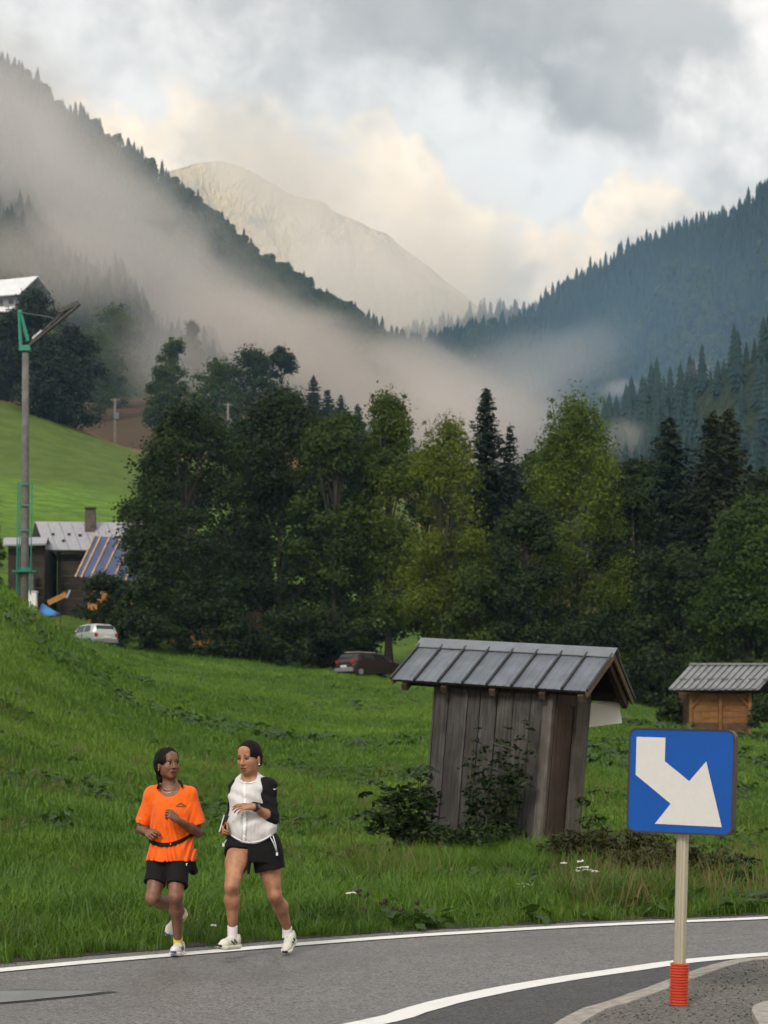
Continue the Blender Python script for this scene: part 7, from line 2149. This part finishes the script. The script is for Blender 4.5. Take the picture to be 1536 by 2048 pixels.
# ------------------------------------------------------------------ air: even haze and banks of mist
def vol_mat(name, color, density, aniso=0.0):
    m = bpy.data.materials.new(name); m.use_nodes = True
    t = NT(m.node_tree); out = t.new('ShaderNodeOutputMaterial')
    pv = t.new('ShaderNodeVolumePrincipled')
    pv.inputs['Color'].default_value = (*color, 1); pv.inputs['Density'].default_value = density; pv.inputs['Anisotropy'].default_value = aniso
    t.l.new(pv.outputs[0], out.inputs['Volume'])
    return m
hz = MB(); hz.box((0, 1500, 486), (5400, 3900, 988))
hz = hz.build('haze', vol_mat('haze_air', (0.40, 0.67, 1.0), 0.00012))
tag(hz, 'thin blue haze filling the valley', kind='stuff')

def mist(px, py, Y, rx, ry, rz, dens, label, color=(0.97, 0.95, 0.93), sc=0.012, thr=0.42, soft=0.22, rot=0.0, tilt=0.0):
    """ellipsoidal bank of mist; rx, rz in photo pixels at that distance, ry in metres"""
    m = bpy.data.materials.new('mist'); m.use_nodes = True
    t = NT(m.node_tree); out = t.new('ShaderNodeOutputMaterial')
    tcd = t.new('ShaderNodeTexCoord'); geo = t.new('ShaderNodeNewGeometry')
    ln = t.new('ShaderNodeVectorMath', operation='LENGTH'); t.l.new(tcd.outputs['Object'], ln.inputs[0])
    fall = t.sstep(ln.outputs['Value'], 1.0, 0.15)
    n = t.noise(t.vmath('MULTIPLY', geo.outputs['Position'], (1, 0.7, 1.5)), sc, 4, 0.6, 1.2)
    k = t.sstep(t.math('ADD', n, t.math('MULTIPLY', t.math('SUBTRACT', fall, 0.5), 0.35)), thr, thr + soft)
    dn = t.math('MULTIPLY', t.math('MULTIPLY', k, fall), dens)
    pv = t.new('ShaderNodeVolumePrincipled')
    pv.inputs['Color'].default_value = (*color, 1)
    t.l.new(dn, pv.inputs['Density'])
    pv.inputs['Anisotropy'].default_value = 0.1
    t.l.new(pv.outputs[0], out.inputs['Volume'])
    b = MB(); b.ell((0, 0, 0), (1, 1, 1), None, 20, 12)
    o = b.build('mist_bank', m)
    c = P(px, py, Y)
    o.location = c; o.scale = (rx / FPX * Y, ry, rz / FPX * Y); o.rotation_euler = (0, R(tilt), R(rot))
    return tag(o, label, kind='stuff')
WARM = (0.99, 0.90, 0.83)  # warm light from the clouds is put into the mist colour
GREY = (0.98, 0.93, 0.89)
mist(150, 405, 800, 680, 170, 245, 0.0100, 'grey mist drifting over the whole upper left mountain side', GREY, 0.019, thr=0.36, soft=0.26, tilt=36)
mist(-10, 190, 930, 340, 120, 190, 0.0065, 'pale mist round the top of the left ridge', GREY, 0.014, thr=0.26, soft=0.3, tilt=30)
mist(60, 540, 690, 420, 90, 150, 0.009, 'mist drifting in front of the lower left mountain side', WARM, 0.016, thr=0.36, soft=0.28)
mist(350, 720, 520, 250, 70, 110, 0.010, 'thin mist among the trees of the upper hillside', GREY, 0.018, thr=0.32, soft=0.3)
mist(560, 700, 860, 460, 170, 150, 0.013, 'warm grey mist pouring down the valley side', WARM, 0.017, thr=0.34, soft=0.28, tilt=24)
mist(900, 860, 980, 460, 220, 130, 0.014, 'mist lying in the valley bottom behind the trees', WARM, 0.009, thr=0.28, soft=0.3)
mist(840, 760, 1300, 210, 150, 95, 0.012, 'warm mist at the low end of the left ridge', WARM, 0.012, thr=0.28, soft=0.3, tilt=25)
mist(1060, 740, 1100, 330, 150, 95, 0.006, 'thin mist veiling the foot of the right mountain', GREY, 0.012, thr=0.36, soft=0.3, tilt=-10)
mist(1240, 890, 700, 110, 60, 80, 0.014, 'small pale mist patch rising behind the birches', GREY, 0.03, thr=0.36, soft=0.3)
mist(1240, 778, 900, 66, 26, 30, 0.022, 'small white puff of mist on the right mountain', GREY, 0.05, thr=0.36)
mist(1400, 740, 690, 46, 16, 56, 0.022, 'wisp of mist rising over the dark right spur', GREY, 0.05, tilt=-30)
mist(1300, 690, 820, 520, 230, 330, 0.0012, 'blue haze hanging before the right mountain', (0.42, 0.70, 1.0), 0.006, thr=0.10, soft=0.3)
mist(800, 560, 2050, 560, 220, 250, 0.0110, 'cream cloud lying across the foot of the far rocky mountain', (1.0, 0.95, 0.88), 0.005, thr=0.30, soft=0.35)
mist(560, 345, 2450, 380, 260, 110, 0.0095, 'cream cloud wrapped round the top of the far rocky mountain', (1.0, 0.95, 0.88), 0.005, thr=0.34, soft=0.3, tilt=22)
